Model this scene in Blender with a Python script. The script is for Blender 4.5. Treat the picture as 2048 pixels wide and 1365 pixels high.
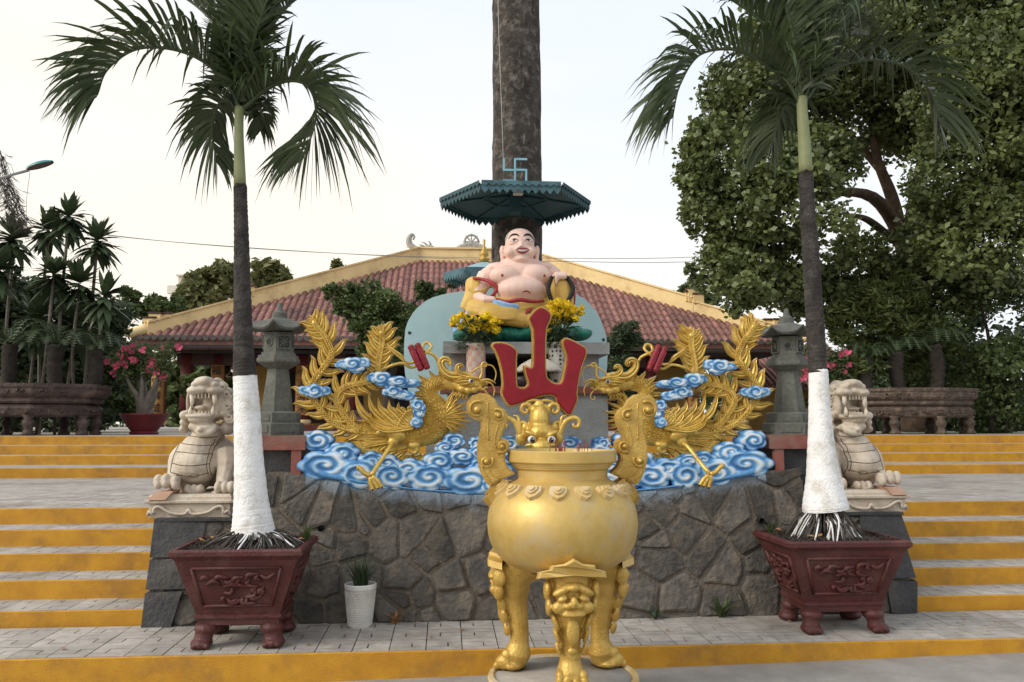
import bpy, bmesh, math, random
from mathutils import Vector, Matrix, Euler
import numpy as np
rad = math.radians
for o in list(bpy.data.objects): bpy.data.objects.remove(o)
random.seed(7); rng = np.random.default_rng(7)
SC = bpy.context.scene
COL = SC.collection
# ------------------------------------------------------------------ camera
FPX, CX, CY, EYE = 1680.0, 1024.0, 682.5, 1.55
YAW, PITCH = rad(4.5), math.atan(165.5/1680.0)
cam = bpy.data.cameras.new('camera'); camo = bpy.data.objects.new('camera', cam); COL.objects.link(camo)
camo.location = (0, 0, EYE); camo.rotation_euler = (math.pi/2+PITCH, 0, -YAW)
cam.sensor_width = 36; cam.lens = 36*FPX/2048; cam.clip_start = .05; cam.clip_end = 3000
SC.camera = camo
# ------------------------------------------------------------------ sky, sun, exposure
SUN_EL, SUN_AZ = rad(34), rad(-112)          # azimuth clockwise from +Y
w = bpy.data.worlds.new('World'); SC.world = w; w.use_nodes = True
nt = w.node_tree; nt.nodes.clear()
out = nt.nodes.new('ShaderNodeOutputWorld'); bg = nt.nodes.new('ShaderNodeBackground')
sky = nt.nodes.new('ShaderNodeTexSky'); sky.sky_type = 'NISHITA'; sky.sun_disc = False
sky.sun_elevation = SUN_EL; sky.sun_rotation = SUN_AZ; sky.dust_density = 4; sky.air_density = 1.2
tc = nt.nodes.new('ShaderNodeTexCoord'); mp = nt.nodes.new('ShaderNodeMapping'); mp.inputs['Scale'].default_value = (1, 1, 3.2)
nz = nt.nodes.new('ShaderNodeTexNoise'); nz.inputs['Scale'].default_value = 1.6; nz.inputs['Detail'].default_value = 5
rp = nt.nodes.new('ShaderNodeValToRGB')
rp.color_ramp.elements[0].position = .30; rp.color_ramp.elements[0].color = (6.6, 7.0, 7.6, 1)
rp.color_ramp.elements[1].position = .70; rp.color_ramp.elements[1].color = (8.1, 7.5, 6.5, 1)
mx = nt.nodes.new('ShaderNodeMixRGB'); mx.inputs[0].default_value = .86
nt.links.new(tc.outputs['Generated'], mp.inputs[0]); nt.links.new(mp.outputs[0], nz.inputs['Vector'])
sx_ = nt.nodes.new('ShaderNodeSeparateXYZ'); nt.links.new(tc.outputs['Generated'], sx_.inputs[0])
ma = nt.nodes.new('ShaderNodeMath'); ma.operation = 'MULTIPLY_ADD'; ma.inputs[1].default_value = -.34; nt.links.new(sx_.outputs['X'], ma.inputs[0]); nt.links.new(nz.outputs[0], ma.inputs[2])   # warmer towards the low sun on the left
mz = nt.nodes.new('ShaderNodeMath'); mz.operation = 'MULTIPLY_ADD'; mz.inputs[1].default_value = -.45; nt.links.new(sx_.outputs['Z'], mz.inputs[0]); nt.links.new(ma.outputs[0], mz.inputs[2])
m2_ = nt.nodes.new('ShaderNodeMath'); m2_.operation = 'ADD'; m2_.inputs[1].default_value = .08; nt.links.new(mz.outputs[0], m2_.inputs[0]); nt.links.new(m2_.outputs[0], rp.inputs[0]); nt.links.new(sky.outputs[0], mx.inputs[1]); nt.links.new(rp.outputs[0], mx.inputs[2])
nt.links.new(mx.outputs[0], bg.inputs[0]); bg.inputs[1].default_value = .1; nt.links.new(bg.outputs[0], out.inputs[0])
sun = bpy.data.lights.new('sun', 'SUN'); sun.energy = 1.5; sun.angle = rad(28); sun.color = (1, .955, .89)
suno = bpy.data.objects.new('sun', sun); COL.objects.link(suno)
sd = Vector((math.sin(SUN_AZ)*math.cos(SUN_EL), math.cos(SUN_AZ)*math.cos(SUN_EL), math.sin(SUN_EL)))
suno.rotation_euler = sd.to_track_quat('Z', 'Y').to_euler()
vs = SC.view_settings; vs.view_transform = 'Standard'; vs.look = 'None'; vs.exposure = 0.62; vs.gamma = 1; vs.use_curve_mapping = False
# ------------------------------------------------------------------ pixel -> place
_f = Vector((math.sin(YAW)*math.cos(PITCH), math.cos(YAW)*math.cos(PITCH), math.sin(PITCH)))
_r = Vector((math.cos(YAW), -math.sin(YAW), 0)); _u = _r.cross(_f)
def ray(px, py): return _f + _r*((px-CX)/FPX) + _u*((CY-py)/FPX)
def atY(px, py, Y):
    d = ray(px, py); t = Y/d.y; return Vector((d.x*t, Y, EYE+d.z*t))
def atZ(px, py, z):
    d = ray(px, py); t = (z-EYE)/d.z; return Vector((d.x*t, d.y*t, z))
X0 = .705                                    # axis of the monument
# ------------------------------------------------------------------ materials
MATS = {}
def M(name, c1, c2=None, scale=6, rough=.75, bump=0, bscale=60, metal=0, rnd=0, detail=5, c3=None, s3=1.2, lo=.35, hi=.65, spec=.4, sheen=0, trans=0):
    m = bpy.data.materials.new(name); m.use_nodes = True; n = m.node_tree; b = n.nodes['Principled BSDF']; L = n.links.new
    b.inputs['Roughness'].default_value = rough; b.inputs['Metallic'].default_value = metal
    b.inputs['Specular IOR Level'].default_value = spec
    if c2 is None: c2 = tuple(x*.78 for x in c1)
    g = n.nodes.new('ShaderNodeNewGeometry')
    t = n.nodes.new('ShaderNodeTexNoise'); t.inputs['Scale'].default_value = scale; t.inputs['Detail'].default_value = detail
    t.inputs['Roughness'].default_value = .62
    L(g.outputs['Position'], t.inputs['Vector'])
    r = n.nodes.new('ShaderNodeValToRGB'); r.color_ramp.elements[0].position = lo; r.color_ramp.elements[1].position = hi
    r.color_ramp.elements[0].color = (*c2, 1); r.color_ramp.elements[1].color = (*c1, 1); L(t.outputs[0], r.inputs[0])
    col = r.outputs[0]
    if c3 is not None:
        t3 = n.nodes.new('ShaderNodeTexNoise'); t3.inputs['Scale'].default_value = s3; t3.inputs['Detail'].default_value = 6; t3.inputs['Roughness'].default_value = .7
        L(g.outputs['Position'], t3.inputs['Vector'])
        r3 = n.nodes.new('ShaderNodeValToRGB'); r3.color_ramp.elements[0].position = .5; r3.color_ramp.elements[1].position = .68
        L(t3.outputs[0], r3.inputs[0]); k = n.nodes.new('ShaderNodeMixRGB'); L(r3.outputs[0], k.inputs[0]); L(col, k.inputs[1]); k.inputs[2].default_value = (*c3, 1); col = k.outputs[0]
    if rnd:
        oi = n.nodes.new('ShaderNodeObjectInfo'); h = n.nodes.new('ShaderNodeHueSaturation'); mr = n.nodes.new('ShaderNodeMapRange')
        mr.inputs[3].default_value = 1-rnd; mr.inputs[4].default_value = 1+rnd; L(oi.outputs['Random'], mr.inputs[0]); L(mr.outputs[0], h.inputs['Value']); L(col, h.inputs['Color']); col = h.outputs[0]
    L(col, b.inputs['Base Color'])
    if bump:
        t2 = n.nodes.new('ShaderNodeTexNoise'); t2.inputs['Scale'].default_value = bscale; t2.inputs['Detail'].default_value = 6
        L(g.outputs['Position'], t2.inputs['Vector']); bp = n.nodes.new('ShaderNodeBump'); bp.inputs['Strength'].default_value = bump; bp.inputs['Distance'].default_value = .02
        L(t2.outputs[0], bp.inputs['Height']); L(bp.outputs[0], b.inputs['Normal'])
    if trans:
        tr = n.nodes.new('ShaderNodeBsdfTranslucent'); ad = n.nodes.new('ShaderNodeMixShader'); ad.inputs[0].default_value = trans
        L(col, tr.inputs[0]); L(b.outputs[0], ad.inputs[1]); L(tr.outputs[0], ad.inputs[2]); L(ad.outputs[0], n.nodes['Material Output'].inputs[0])
    MATS[name] = m; return m
M('gold', (.60, .40, .10), (.44, .275, .055), 9, .42, .3, 80, .35, spec=.5, c3=(.44, .26, .05), s3=5)
M('gold_antique', (.76, .53, .13), (.56, .36, .07), 14, .34, .2, 70, .40, spec=.5, c3=(.46, .28, .06), s3=9)
M('gold_pot', (.62, .44, .15), (.49, .325, .085), 5, .46, .06, 30, .35, spec=.45, c3=(.50, .40, .24), s3=3.4)
M('gold_dusty', (.62, .48, .25), (.55, .38, .13), 9, .55, .3, 60, .1, c3=(.60, .54, .44), s3=4)
M('yellow_paint', (.56, .28, .017), (.46, .215, .014), 7, .62, .35, 140, c3=(.33, .165, .028), s3=3.0)
M('step_concrete', (.40, .37, .33), (.30, .275, .24), 7, .85, .35, 120, c3=(.24, .22, .19), s3=1.4)
M('paver', (.44, .405, .36), (.32, .29, .255), 9, .85, .4, 140, rnd=.12, c3=(.24, .21, .185), s3=1.7)
M('grout', (.10, .09, .08), (.07, .065, .06), 10, .95)
M('ground_concrete', (.34, .32, .29), (.26, .245, .22), 3, .85, .35, 90, c3=(.22, .20, .18), s3=.9)
M('earth', (.12, .10, .07), (.08, .065, .045), 3, .95, .5, 20)
M('mortar', (.175, .144, .112), (.115, .095, .074), 7, .95, .9, 45, c3=(.075, .07, .06), s3=2.5)
M('wall_stone', (.108, .096, .081), (.054, .049, .044), 9, .8, .9, 30, rnd=.42, c3=(.155, .125, .092), s3=6)
M('dark_stone', (.055, .055, .056), (.035, .035, .037), 7, .75, .6, 40, rnd=.1, c3=(.10, .09, .08), s3=3)
M('red_beam', (.26, .085, .065), (.18, .06, .045), 8, .7, .3, 90, c3=(.22, .14, .11), s3=3)
M('lantern_stone', (.135, .14, .12), (.095, .098, .085), 40, .85, .35, 160, c3=(.17, .17, .15), s3=5)
M('lion_stone', (.60, .53, .43), (.49, .41, .32), 7, .7, .3, 90, c3=(.36, .29, .22), s3=5.5, spec=.35)
M('lion_pink', (.62, .40, .29), (.50, .30, .21), 8, .7, .25, 90)
M('lion_line', (.13, .09, .06), (.09, .065, .045), 8, .9)
M('tooth', (.66, .60, .50), (.56, .49, .39), 20, .6)
M('planter_red', (.088, .020, .018), (.060, .016, .015), 9, .5, .35, 70, c3=(.11, .042, .036), s3=4)
M('bowl_red', (.15, .018, .022), (.11, .014, .018), 6, .45)
M('soil', (.06, .045, .032), (.03, .024, .018), 25, .95, 1, 90)
M('root', (.085, .07, .058), (.045, .038, .03), 20, .9, .5, 120)
M('white_paint', (.84, .84, .84), (.76, .76, .75), 10, .7, .4, 70, c3=(.56, .54, .49), s3=8)
M('palm_bark', (.055, .047, .042), (.024, .021, .019), 14, .9, .9, 60, c3=(.085, .078, .07), s3=9)
M('crownshaft', (.24, .265, .125), (.18, .205, .09), 5, .5, .1, 40)
M('palm_leaf', (.070, .098, .036), (.038, .060, .023), 3, .42, 0, trans=.18, spec=.5)
M('leaf_dark', (.066, .096, .042), (.036, .058, .025), 3, .5, 0, trans=.12)
M('leaf_mid', (.115, .155, .05), (.062, .093, .031), 1.5, .5, 0, trans=.22)
M('leaf_tree', (.165, .20, .065), (.078, .105, .035), 1.1, .45, 0, trans=.22, spec=.5)
M('leaf_light', (.14, .17, .05), (.085, .115, .035), 1.2, .5, 0, trans=.25)
M('leaf_far', (.20, .20, .075), (.12, .135, .05), 1, .6, 0, trans=.25)
M('dry_leaf', (.32, .17, .06), (.22, .11, .04), 20, .7)
M('bark', (.15, .10, .065), (.075, .05, .034), 6, .9, .8, 30)
M('big_bark', (.072, .06, .05), (.032, .027, .023), 9, .95, 1, 22, c3=(.17, .15, .13), s3=11)
M('dark_bark', (.05, .04, .03), (.025, .02, .016), 9, .95, .8, 30)
M('stem_grey', (.20, .175, .14), (.12, .105, .085), 9, .9)
M('roof_tile', (.31, .15, .122), (.19, .09, .075), 4, .75, .3, 60, rnd=.2, c3=(.12, .065, .055), s3=.9)
M('roof_trim', (.82, .63, .31), (.74, .55, .26), 2, .7, .1, 40, c3=(.56, .40, .19), s3=1.6)
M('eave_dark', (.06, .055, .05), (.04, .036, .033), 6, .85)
M('eave_tile_end', (.12, .11, .10), (.07, .065, .06), 9, .85, .3, 60)
M('temple_wall', (.62, .40, .12), (.52, .32, .09), 2, .8, .1, 40)
M('temple_red', (.13, .022, .018), (.09, .017, .014), 4, .6)
M('dark_wood', (.07, .025, .018), (.045, .018, .014), 6, .6)
M('board_gold', (.46, .22, .05), (.16, .07, .025), 60, .5, .4, 90, .2)
M('ink', (.014, .012, .011), (.01, .009, .009), 5, .6)
M('ornament_grey', (.42, .41, .38), (.30, .29, .27), 9, .8, .3, 60)
M('skin', (.80, .57, .485), (.76, .53, .445), 5, .5, .06, 60, spec=.35)
M('stubble', (.36, .37, .35), (.30, .31, .30), 12, .7)
M('robe_yellow', (.66, .44, .12), (.55, .34, .07), 6, .5, .15, 60)
M('robe_red', (.36, .025, .035), (.28, .02, .028), 7, .5)
M('cloth_blue', (.27, .47, .72), (.16, .33, .60), 25, .5)
M('rock_green', (.012, .17, .115), (.008, .09, .065), 8, .5, .4, 30, c3=(.02, .26, .18), s3=14)
M('black_bead', (.012, .012, .013), (.009, .009, .01), 5, .45)
M('lip', (.33, .035, .035), (.26, .028, .028), 9, .45)
M('eye_white', (.75, .73, .70), (.7, .68, .65), 5, .35)
M('iris', (.012, .009, .008), (.01, .008, .007), 5, .12, spec=.8)
M('sign_red', (.27, .008, .017), (.20, .007, .014), 8, .42, .15, 150, spec=.3)
M('scroll_red', (.26, .018, .025), (.20, .014, .02), 10, .45)
M('board_blue', (.40, .58, .62), (.34, .51, .55), 2.2, .55, .1, 50, c3=(.43, .60, .62), s3=1.5)
M('canopy_teal', (.032, .085, .098), (.022, .062, .073), 5, .6, .15, 60)
M('canopy_trim', (.085, .19, .225), (.035, .085, .105), 9, .6)
M('symbol_blue', (.24, .50, .60), (.20, .43, .52), 9, .5)
M('canopy_light', (.30, .47, .52), (.24, .39, .44), 6, .55)
M('altar_grey', (.40, .42, .42), (.30, .315, .315), 4, .8, .3, 60, c3=(.23, .235, .23), s3=3)
M('vase_pink', (.66, .36, .30), (.58, .30, .25), 9, .4)
M('vase_cream', (.66, .58, .48), (.58, .5, .4), 9, .4)
M('vase_white', (.62, .60, .55), (.50, .48, .43), 9, .4)
M('pot_white', (.70, .69, .66), (.60, .585, .55), 12, .4, .1, 60, c3=(.52, .49, .44), s3=14)
M('petal_yellow', (.90, .68, .02), (.82, .56, .012), 20, .55, 0, trans=.1)
M('petal_pink', (.72, .11, .20), (.60, .08, .17), 12, .5, 0, trans=.15)
M('stone_dark_carved', (.075, .045, .038), (.04, .026, .022), 8, .65, .9, 28, c3=(.12, .08, .065), s3=7)
M('stone_dark_carved_warm', (.10, .068, .048), (.045, .03, .023), 10, .6, 1, 26, c3=(.18, .13, .095), s3=8)
M('ash', (.33, .31, .29), (.24, .225, .21), 20, .95, .6, 60)
M('incense', (.25, .04, .03), (.2, .03, .025), 9, .8)
M('lamp_green', (.05, .26, .24), (.035, .20, .19), 8, .4)
M('lamp_under', (.10, .075, .06), (.08, .06, .05), 8, .6)
M('steel', (.36, .36, .35), (.28, .28, .27), 8, .5, 0, 50, .5)
M('wire', (.22, .22, .22), None, 5, .7)
M('far_wall', (.74, .68, .58), (.68, .62, .52), .6, .85)
M('far_wall_shade', (.42, .40, .37), (.36, .34, .32), .6, .85)
M('glaze_dark', (.06, .045, .05), (.035, .03, .035), 30, .3, .2, 60, c3=(.20, .09, .09), s3=22)
M('boulder', (.26, .17, .10), (.16, .10, .06), 5, .85, .6, 20)
M('car_paint', (.02, .022, .025), None, 5, .25); M('car_glass', (.03, .035, .04), None, 5, .08)
M('claw_black', (.012, .012, .013), None, 5, .3)
M('pipe_dark', (.02, .018, .016), None, 8, .8)
M('cream_stone', (.66, .60, .50), (.54, .48, .39), 8, .7, .2, 60)
# painted clouds: airbrushed blue and white follow the carved swirl (attribute 'paint')
def cloud_material():
    m = M('cloud_paint', (.5, .6, .75)); n = m.node_tree; b = n.nodes['Principled BSDF']; L = n.links.new
    a = n.nodes.new('ShaderNodeAttribute'); a.attribute_name = 'paint'
    g = n.nodes.new('ShaderNodeNewGeometry'); t = n.nodes.new('ShaderNodeTexNoise'); t.inputs['Scale'].default_value = 26; L(g.outputs['Position'], t.inputs['Vector'])
    ad = n.nodes.new('ShaderNodeMath'); ad.operation = 'MULTIPLY_ADD'; L(t.outputs[0], ad.inputs[0]); ad.inputs[1].default_value = .36; L(a.outputs['Fac'], ad.inputs[2])
    sb = n.nodes.new('ShaderNodeMath'); sb.operation = 'SUBTRACT'; L(ad.outputs[0], sb.inputs[0]); sb.inputs[1].default_value = .28
    r = n.nodes.new('ShaderNodeValToRGB'); e = r.color_ramp.elements
    e[0].position = .05; e[0].color = (.045, .155, .36, 1); e[1].position = .82; e[1].color = (.70, .74, .77, 1)
    k = e.new(.32); k.color = (.095, .28, .54, 1); k = e.new(.55); k.color = (.33, .51, .68, 1)
    L(sb.outputs[0], r.inputs[0]); L(r.outputs[0], b.inputs['Base Color']); b.inputs['Roughness'].default_value = .5
cloud_material()
# blue paint mist that drifted onto the stones along the foot of the cloud carving
def overspray(name):
    n = MATS[name].node_tree; b = n.nodes['Principled BSDF']; L = n.links.new; src = b.inputs['Base Color'].links[0].from_socket
    def mth(op, a, b_=None, c_=None):
        k = n.nodes.new('ShaderNodeMath'); k.operation = op
        for i, v in enumerate((a, b_, c_)):
            if v is None: continue
            if isinstance(v, (int, float)): k.inputs[i].default_value = v
            else: L(v, k.inputs[i])
        return k.outputs[0]
    g = n.nodes.new('ShaderNodeNewGeometry'); sp_ = n.nodes.new('ShaderNodeSeparateXYZ'); L(g.outputs['Position'], sp_.inputs[0])
    u = mth('DIVIDE', mth('SUBTRACT', sp_.outputs['X'], X0), 1.75); edge = mth('MULTIPLY_ADD', mth('MULTIPLY', u, u), .17, .93)
    t = n.nodes.new('ShaderNodeTexNoise'); t.inputs['Scale'].default_value = 9; t.inputs['Detail'].default_value = 6; L(g.outputs['Position'], t.inputs['Vector'])
    f = mth('DIVIDE', mth('SUBTRACT', mth('MULTIPLY_ADD', t.outputs[0], .16, sp_.outputs['Z']), mth('ADD', edge, .06)), .13)
    cl = n.nodes.new('ShaderNodeClamp'); L(f, cl.inputs[0]); on = mth('MULTIPLY', cl.outputs[0], mth('LESS_THAN', mth('ABSOLUTE', u), .98)); k = n.nodes.new('ShaderNodeMixRGB'); L(mth('MULTIPLY', on, .75), k.inputs[0]); L(src, k.inputs[1]); k.inputs[2].default_value = (.27, .36, .45, 1); L(k.outputs[0], b.inputs['Base Color'])
overspray('wall_stone'); overspray('mortar')
# ------------------------------------------------------------------ builders
def link(o, parent=None):
    COL.objects.link(o)
    if parent is not None: o.parent = parent
    return o
def wl(o):
    v = Vector(o.location)
    while o.parent is not None: o = o.parent; v = v+Vector(o.location)
    return v
def tag(o, label=None, cat=None, group=None, kind=None):
    if label: o['label'] = label
    if cat: o['category'] = cat
    if group: o['group'] = group
    if kind: o['kind'] = kind
    return o
def thing(name, loc, label, cat, group=None):
    o = bpy.data.objects.new(name, None); o.location = loc; o.empty_display_size = .1; link(o); return tag(o, label, cat, group)
class MB:
    def __init__(s): s.v = []; s.f = []; s.a = []
    def add(s, vs, fs, at=None):
        b = len(s.v); s.v += [tuple(v) for v in vs]; s.f += [tuple(i+b for i in f) for f in fs]
        if at is not None: s.a += list(at)
        return s
    def box(s, lo, hi, mat=None):
        x0, y0, z0 = lo; x1, y1, z1 = hi
        vs = [Vector(p) for p in ((x0,y0,z0),(x1,y0,z0),(x1,y1,z0),(x0,y1,z0),(x0,y0,z1),(x1,y0,z1),(x1,y1,z1),(x0,y1,z1))]
        if mat is not None: vs = [mat @ v for v in vs]
        return s.add(vs, [(0,3,2,1),(4,5,6,7),(0,1,5,4),(1,2,6,5),(2,3,7,6),(3,0,4,7)])
    def tube(s, pts, r, n=8, cap=True, flat=1.0):
        pts = [Vector(p) for p in pts]; k = len(pts); rs = r if isinstance(r, (list, tuple)) else [r]*k
        vs = []; fs = []; up = Vector((0, 1, 0)); prev = None
        for i, p in enumerate(pts):
            t = (pts[min(i+1, k-1)]-pts[max(i-1, 0)]).normalized()
            if prev is None:
                a = t.cross(Vector((0, 0, 1)) if abs(t.z) < .9 else Vector((0, 1, 0))).normalized()
            else:
                a = prev - t*prev.dot(t)
                a = a.normalized() if a.length > 1e-6 else t.orthogonal().normalized()
            prev = a; c = t.cross(a)
            for j in range(n):
                q = 2*math.pi*j/n; vs.append(p+(a*math.cos(q)+c*math.sin(q)*flat)*rs[i])
        for i in range(k-1):
            for j in range(n):
                fs.append((i*n+j, i*n+(j+1) % n, (i+1)*n+(j+1) % n, (i+1)*n+j))
        if cap: fs.append(tuple(range(n-1, -1, -1))); fs.append(tuple((k-1)*n+j for j in range(n)))
        return s.add(vs, fs)
    def lathe(s, prof, n=32, c=(0, 0, 0), rot=0, sx=1, sy=1, fn=None, closed=False):
        c = Vector(c); vs = []; fs = []; k = len(prof)
        for i, (r, z) in enumerate(prof):
            for j in range(n):
                q = rot+2*math.pi*j/n; p = Vector((r*math.cos(q)*sx, r*math.sin(q)*sy, z))
                if fn: p = fn(p, q, i)
                vs.append(c+p)
        for i in range(k-1):
            for j in range(n): fs.append((i*n+j, i*n+(j+1) % n, (i+1)*n+(j+1) % n, (i+1)*n+j))
        if not closed:
            fs.append(tuple(range(n-1, -1, -1))); fs.append(tuple((k-1)*n+j for j in range(n)))
        return s.add(vs, fs)
    def ell(s, c, r, n=12, m=8, rot=None):
        c = Vector(c); r = (r, r, r) if not isinstance(r, (tuple, list)) else r; vs = []; fs = []
        R = Euler(rot).to_matrix() if rot else None
        def P(x, y, z):
            p = Vector((x*r[0], y*r[1], z*r[2])); return c+(R @ p if R else p)
        vs.append(P(0, 0, -1))
        for i in range(1, m):
            a = -math.pi/2+math.pi*i/m
            for j in range(n): q = 2*math.pi*j/n; vs.append(P(math.cos(a)*math.cos(q), math.cos(a)*math.sin(q), math.sin(a)))
        vs.append(P(0, 0, 1)); T = len(vs)-1
        for j in range(n): fs.append((0, 1+(j+1) % n, 1+j)); fs.append((T, 1+(m-2)*n+j, 1+(m-2)*n+(j+1) % n))
        for i in range(m-2):
            for j in range(n): fs.append((1+i*n+j, 1+i*n+(j+1) % n, 1+(i+1)*n+(j+1) % n, 1+(i+1)*n+j))
        return s.add(vs, fs)
    def cone(s, p0, p1, r0, r1=0.001, n=8): return s.tube([p0, p1], [r0, r1], n)
    def build(s, name, mat, parent=None, smooth=True, origin=None, auto=None):
        me = bpy.data.meshes.new(name); og = Vector(origin) if origin is not None else (wl(parent) if parent is not None else Vector((0, 0, 0)))
        me.from_pydata([tuple(Vector(v)-og) for v in s.v], [], s.f); me.materials.append(MATS[mat] if isinstance(mat, str) else mat)
        if s.a and len(s.a) == len(s.v):
            at = me.attributes.new('paint', 'FLOAT', 'POINT'); at.data.foreach_set('value', [float(x) for x in s.a])
        if smooth: me.polygons.foreach_set('use_smooth', [True]*len(me.polygons))
        me.update()
        if smooth and auto is not None: me.set_sharp_from_angle(angle=rad(auto))
        o = bpy.data.objects.new(name, me)
        if parent is None and origin is not None: o.location = og
        return link(o, parent)
def blob(mb, name, mat, parent, voxel=.012, smooth=6, factor=.5, noise=None):
    """fuse the shapes into one continuous surface"""
    o = mb.build(name, mat, parent, smooth=True); return fuse(o, voxel, smooth, factor)
def fuse(o, voxel, smooth=6, factor=.5):
    name = o.name; mat = o.data.materials[0]
    r = o.modifiers.new('r', 'REMESH'); r.mode = 'VOXEL'; r.voxel_size = voxel; r.use_smooth_shade = True
    if smooth: sm = o.modifiers.new('s', 'SMOOTH'); sm.factor = factor; sm.iterations = smooth
    dg = bpy.context.evaluated_depsgraph_get(); e = o.evaluated_get(dg)
    me = bpy.data.meshes.new_from_object(e); o.modifiers.clear(); old = o.data; o.data = me; bpy.data.meshes.remove(old); me.name = name
    if not me.materials: me.materials.append(mat)
    me.polygons.foreach_set('use_smooth', [True]*len(me.polygons)); me.update()
    return o
def copy_tree(o, parent=None, **kw):
    c = o.copy(); COL.objects.link(c); c.parent = parent
    for ch in list(o.children): copy_tree(ch, c)
    return c
def spline(pts, n):
    """Catmull-Rom through the points"""
    P = [Vector(p) for p in pts]; P = [P[0]*2-P[1]]+P+[P[-1]*2-P[-2]]; out = []; k = len(P)-3
    for i in range(n+1):
        u = i/n*k; j = min(int(u), k-1); t = u-j; a, b, c, d = P[j:j+4]
        out.append(.5*((2*b)+(c-a)*t+(2*a-5*b+4*c-d)*t*t+(3*b-a-3*c+d)*t**3))
    return out
def prism_xz(mb, outline, y0, y1, bevel=0):
    """outline [(x,z)..] counter-clockwise seen from the front (-Y); closed solid from y0 (front) to y1 (back)"""
    n = len(outline); vs = [(x, y0, z) for x, z in outline]+[(x, y1, z) for x, z in outline]
    fs = [tuple(range(n)), tuple(range(2*n-1, n-1, -1))]+[(i, n+i, n+(i+1) % n, (i+1) % n) for i in range(n)]
    return mb.add(vs, fs)
def clip(poly, nx, nz, d):
    """keep nx*x+nz*z <= d"""
    out = []
    for i, p in enumerate(poly):
        q = poly[(i+1) % len(poly)]; a = nx*p[0]+nz*p[1]-d; b = nx*q[0]+nz*q[1]-d
        if a <= 0: out.append(p)
        if (a < 0 < b) or (b < 0 < a): t = a/(a-b); out.append((p[0]+(q[0]-p[0])*t, p[1]+(q[1]-p[1])*t))
    return out
from mathutils.bvhtree import BVHTree
def bvh_of(o): me = o.data; return BVHTree.FromPolygons([v.co+wl(o) for v in me.vertices], [tuple(p.vertices) for p in me.polygons])
def drape(bv, pts, off=.0, n=24):
    out_ = []
    for p in spline(pts, n):
        h = bv.ray_cast(Vector((p.x, p.y-1.2, p.z)), Vector((0, 1, 0)))
        if h[0] is not None: out_.append(h[0]+Vector((0, -off, 0)))
    return out_
# ================================================================== ground, steps, plaza
PZ, S, Y1, TR = .17, .136, 6.13, .39
YA = 5.32
def riser(a, b, y, z0, z1, parent, thick=.012):
    """painted riser face with a slightly worn, uneven top edge"""
    n = max(2, int((min(b, 7)-max(a, -7))/.06)); xs_ = [a]+[max(a, -7)+(min(b, 7)-max(a, -7))*i/n for i in range(1, n)]+[b]; vs = []
    for x in xs_:
        e = -abs(random.gauss(0, .0016))-(.006 if random.random() < .03 else 0); f_ = random.gauss(0, .0006); vs += [(x, y+f_, z0), (x, y+f_, z1-.006+e), (x, y+.004, z1+e*.6-.0008), (x, y+thick, z1-.0008)]
    m = MB(); m.add(vs, [(i*4+k, i*4+4+k, i*4+5+k, i*4+1+k) for i in range(len(xs_)-1) for k in range(3)]); return m.build('riser_paint', 'yellow_paint', parent, False)
gm = MB(); xs = [-400, -60, -12, -6, -3, 0, 3, 6, 12, 60, 400]
def gz(x): return .012+.0185*max(-6, min(6, x))
prof = [(-120, None), (2, None), (YA+.06, None), (YA+.3, -.3), (11.8, .6), (14.2, 1.2), (60, 1.24), (900, 1.24)]
vs = [(x, y, gz(x) if z is None else z) for (y, z) in prof for x in xs]; nx = len(xs)
fs = [(i*nx+j, i*nx+j+1, (i+1)*nx+j+1, (i+1)*nx+j) for i in range(len(prof)-1) for j in range(nx-1)]
gm.add(vs, fs); tag(gm.build('ground', 'ground_concrete', None, False), kind='structure')
XL, XR = -16, 17
# lowest platform: yellow riser, grout bed, patterned pavers
plat = MB().box((XL, YA+.012, -.25), (XR, 6.5, PZ-.012)).build('platform', 'grout', None, False); tag(plat, kind='structure')
riser(XL, XR, YA, -.25, PZ, plat)
up = [(-.485,-.16),(.09,-.16),(.09,.2),(.485,.2),(.485,.485),(-.485,.485)]
lo = [(-.485,-.485),(.485,-.485),(.485,.16),(.13,.16),(.13,-.2),(-.485,-.2)]
def paver_mesh(sx, sy, flip):
    m = MB()
    for poly in (up, lo):
        p = [((-x if flip else x)*sx, y*sy) for x, y in poly]
        if flip: p = p[::-1]
        n = len(p); vs = [(x, y, 0) for x, y in p]+[(x, y, -.012) for x, y in p]
        m.add(vs, [tuple(range(n))]+[(i, n+i, n+(i+1) % n, (i+1) % n) for i in range(n)])
    o = m.build('paver', 'paver', None, False); me = o.data; bpy.data.objects.remove(o); return me
PM = {}
def pavers(parent, x0, x1, y0, y1, z, s=.225):
    ny = max(1, round((y1-y0)/s)); sy = (y1-y0)/ny; nx = max(1, round((x1-x0)/s)); sx = (x1-x0)/nx; og = wl(parent)
    for j in range(ny):
        for i in range(nx):
            fl = random.random() < .5; key = (round(sx, 3), round(sy, 3), fl)
            if key not in PM: PM[key] = paver_mesh(sx, sy, fl)
            o = bpy.data.objects.new('paver', PM[key]); o.location = Vector((x0+(i+.5)*sx, y0+(j+.5)*sy, z+random.uniform(-.0012, .0012)))-og
            o.rotation_euler = (random.uniform(-.004, .004), random.uniform(-.004, .004), math.pi*random.randint(0, 1)); link(o, parent)
pavers(plat, -3.7, 4.6, YA+.014, 6.11, PZ)
for (a, b) in ((XL, -3.7), (4.6, XR)): MB().box((a, YA+.014, PZ-.012), (b, 6.12, PZ)).build('paving_slab', 'paver', plat, False)
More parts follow.
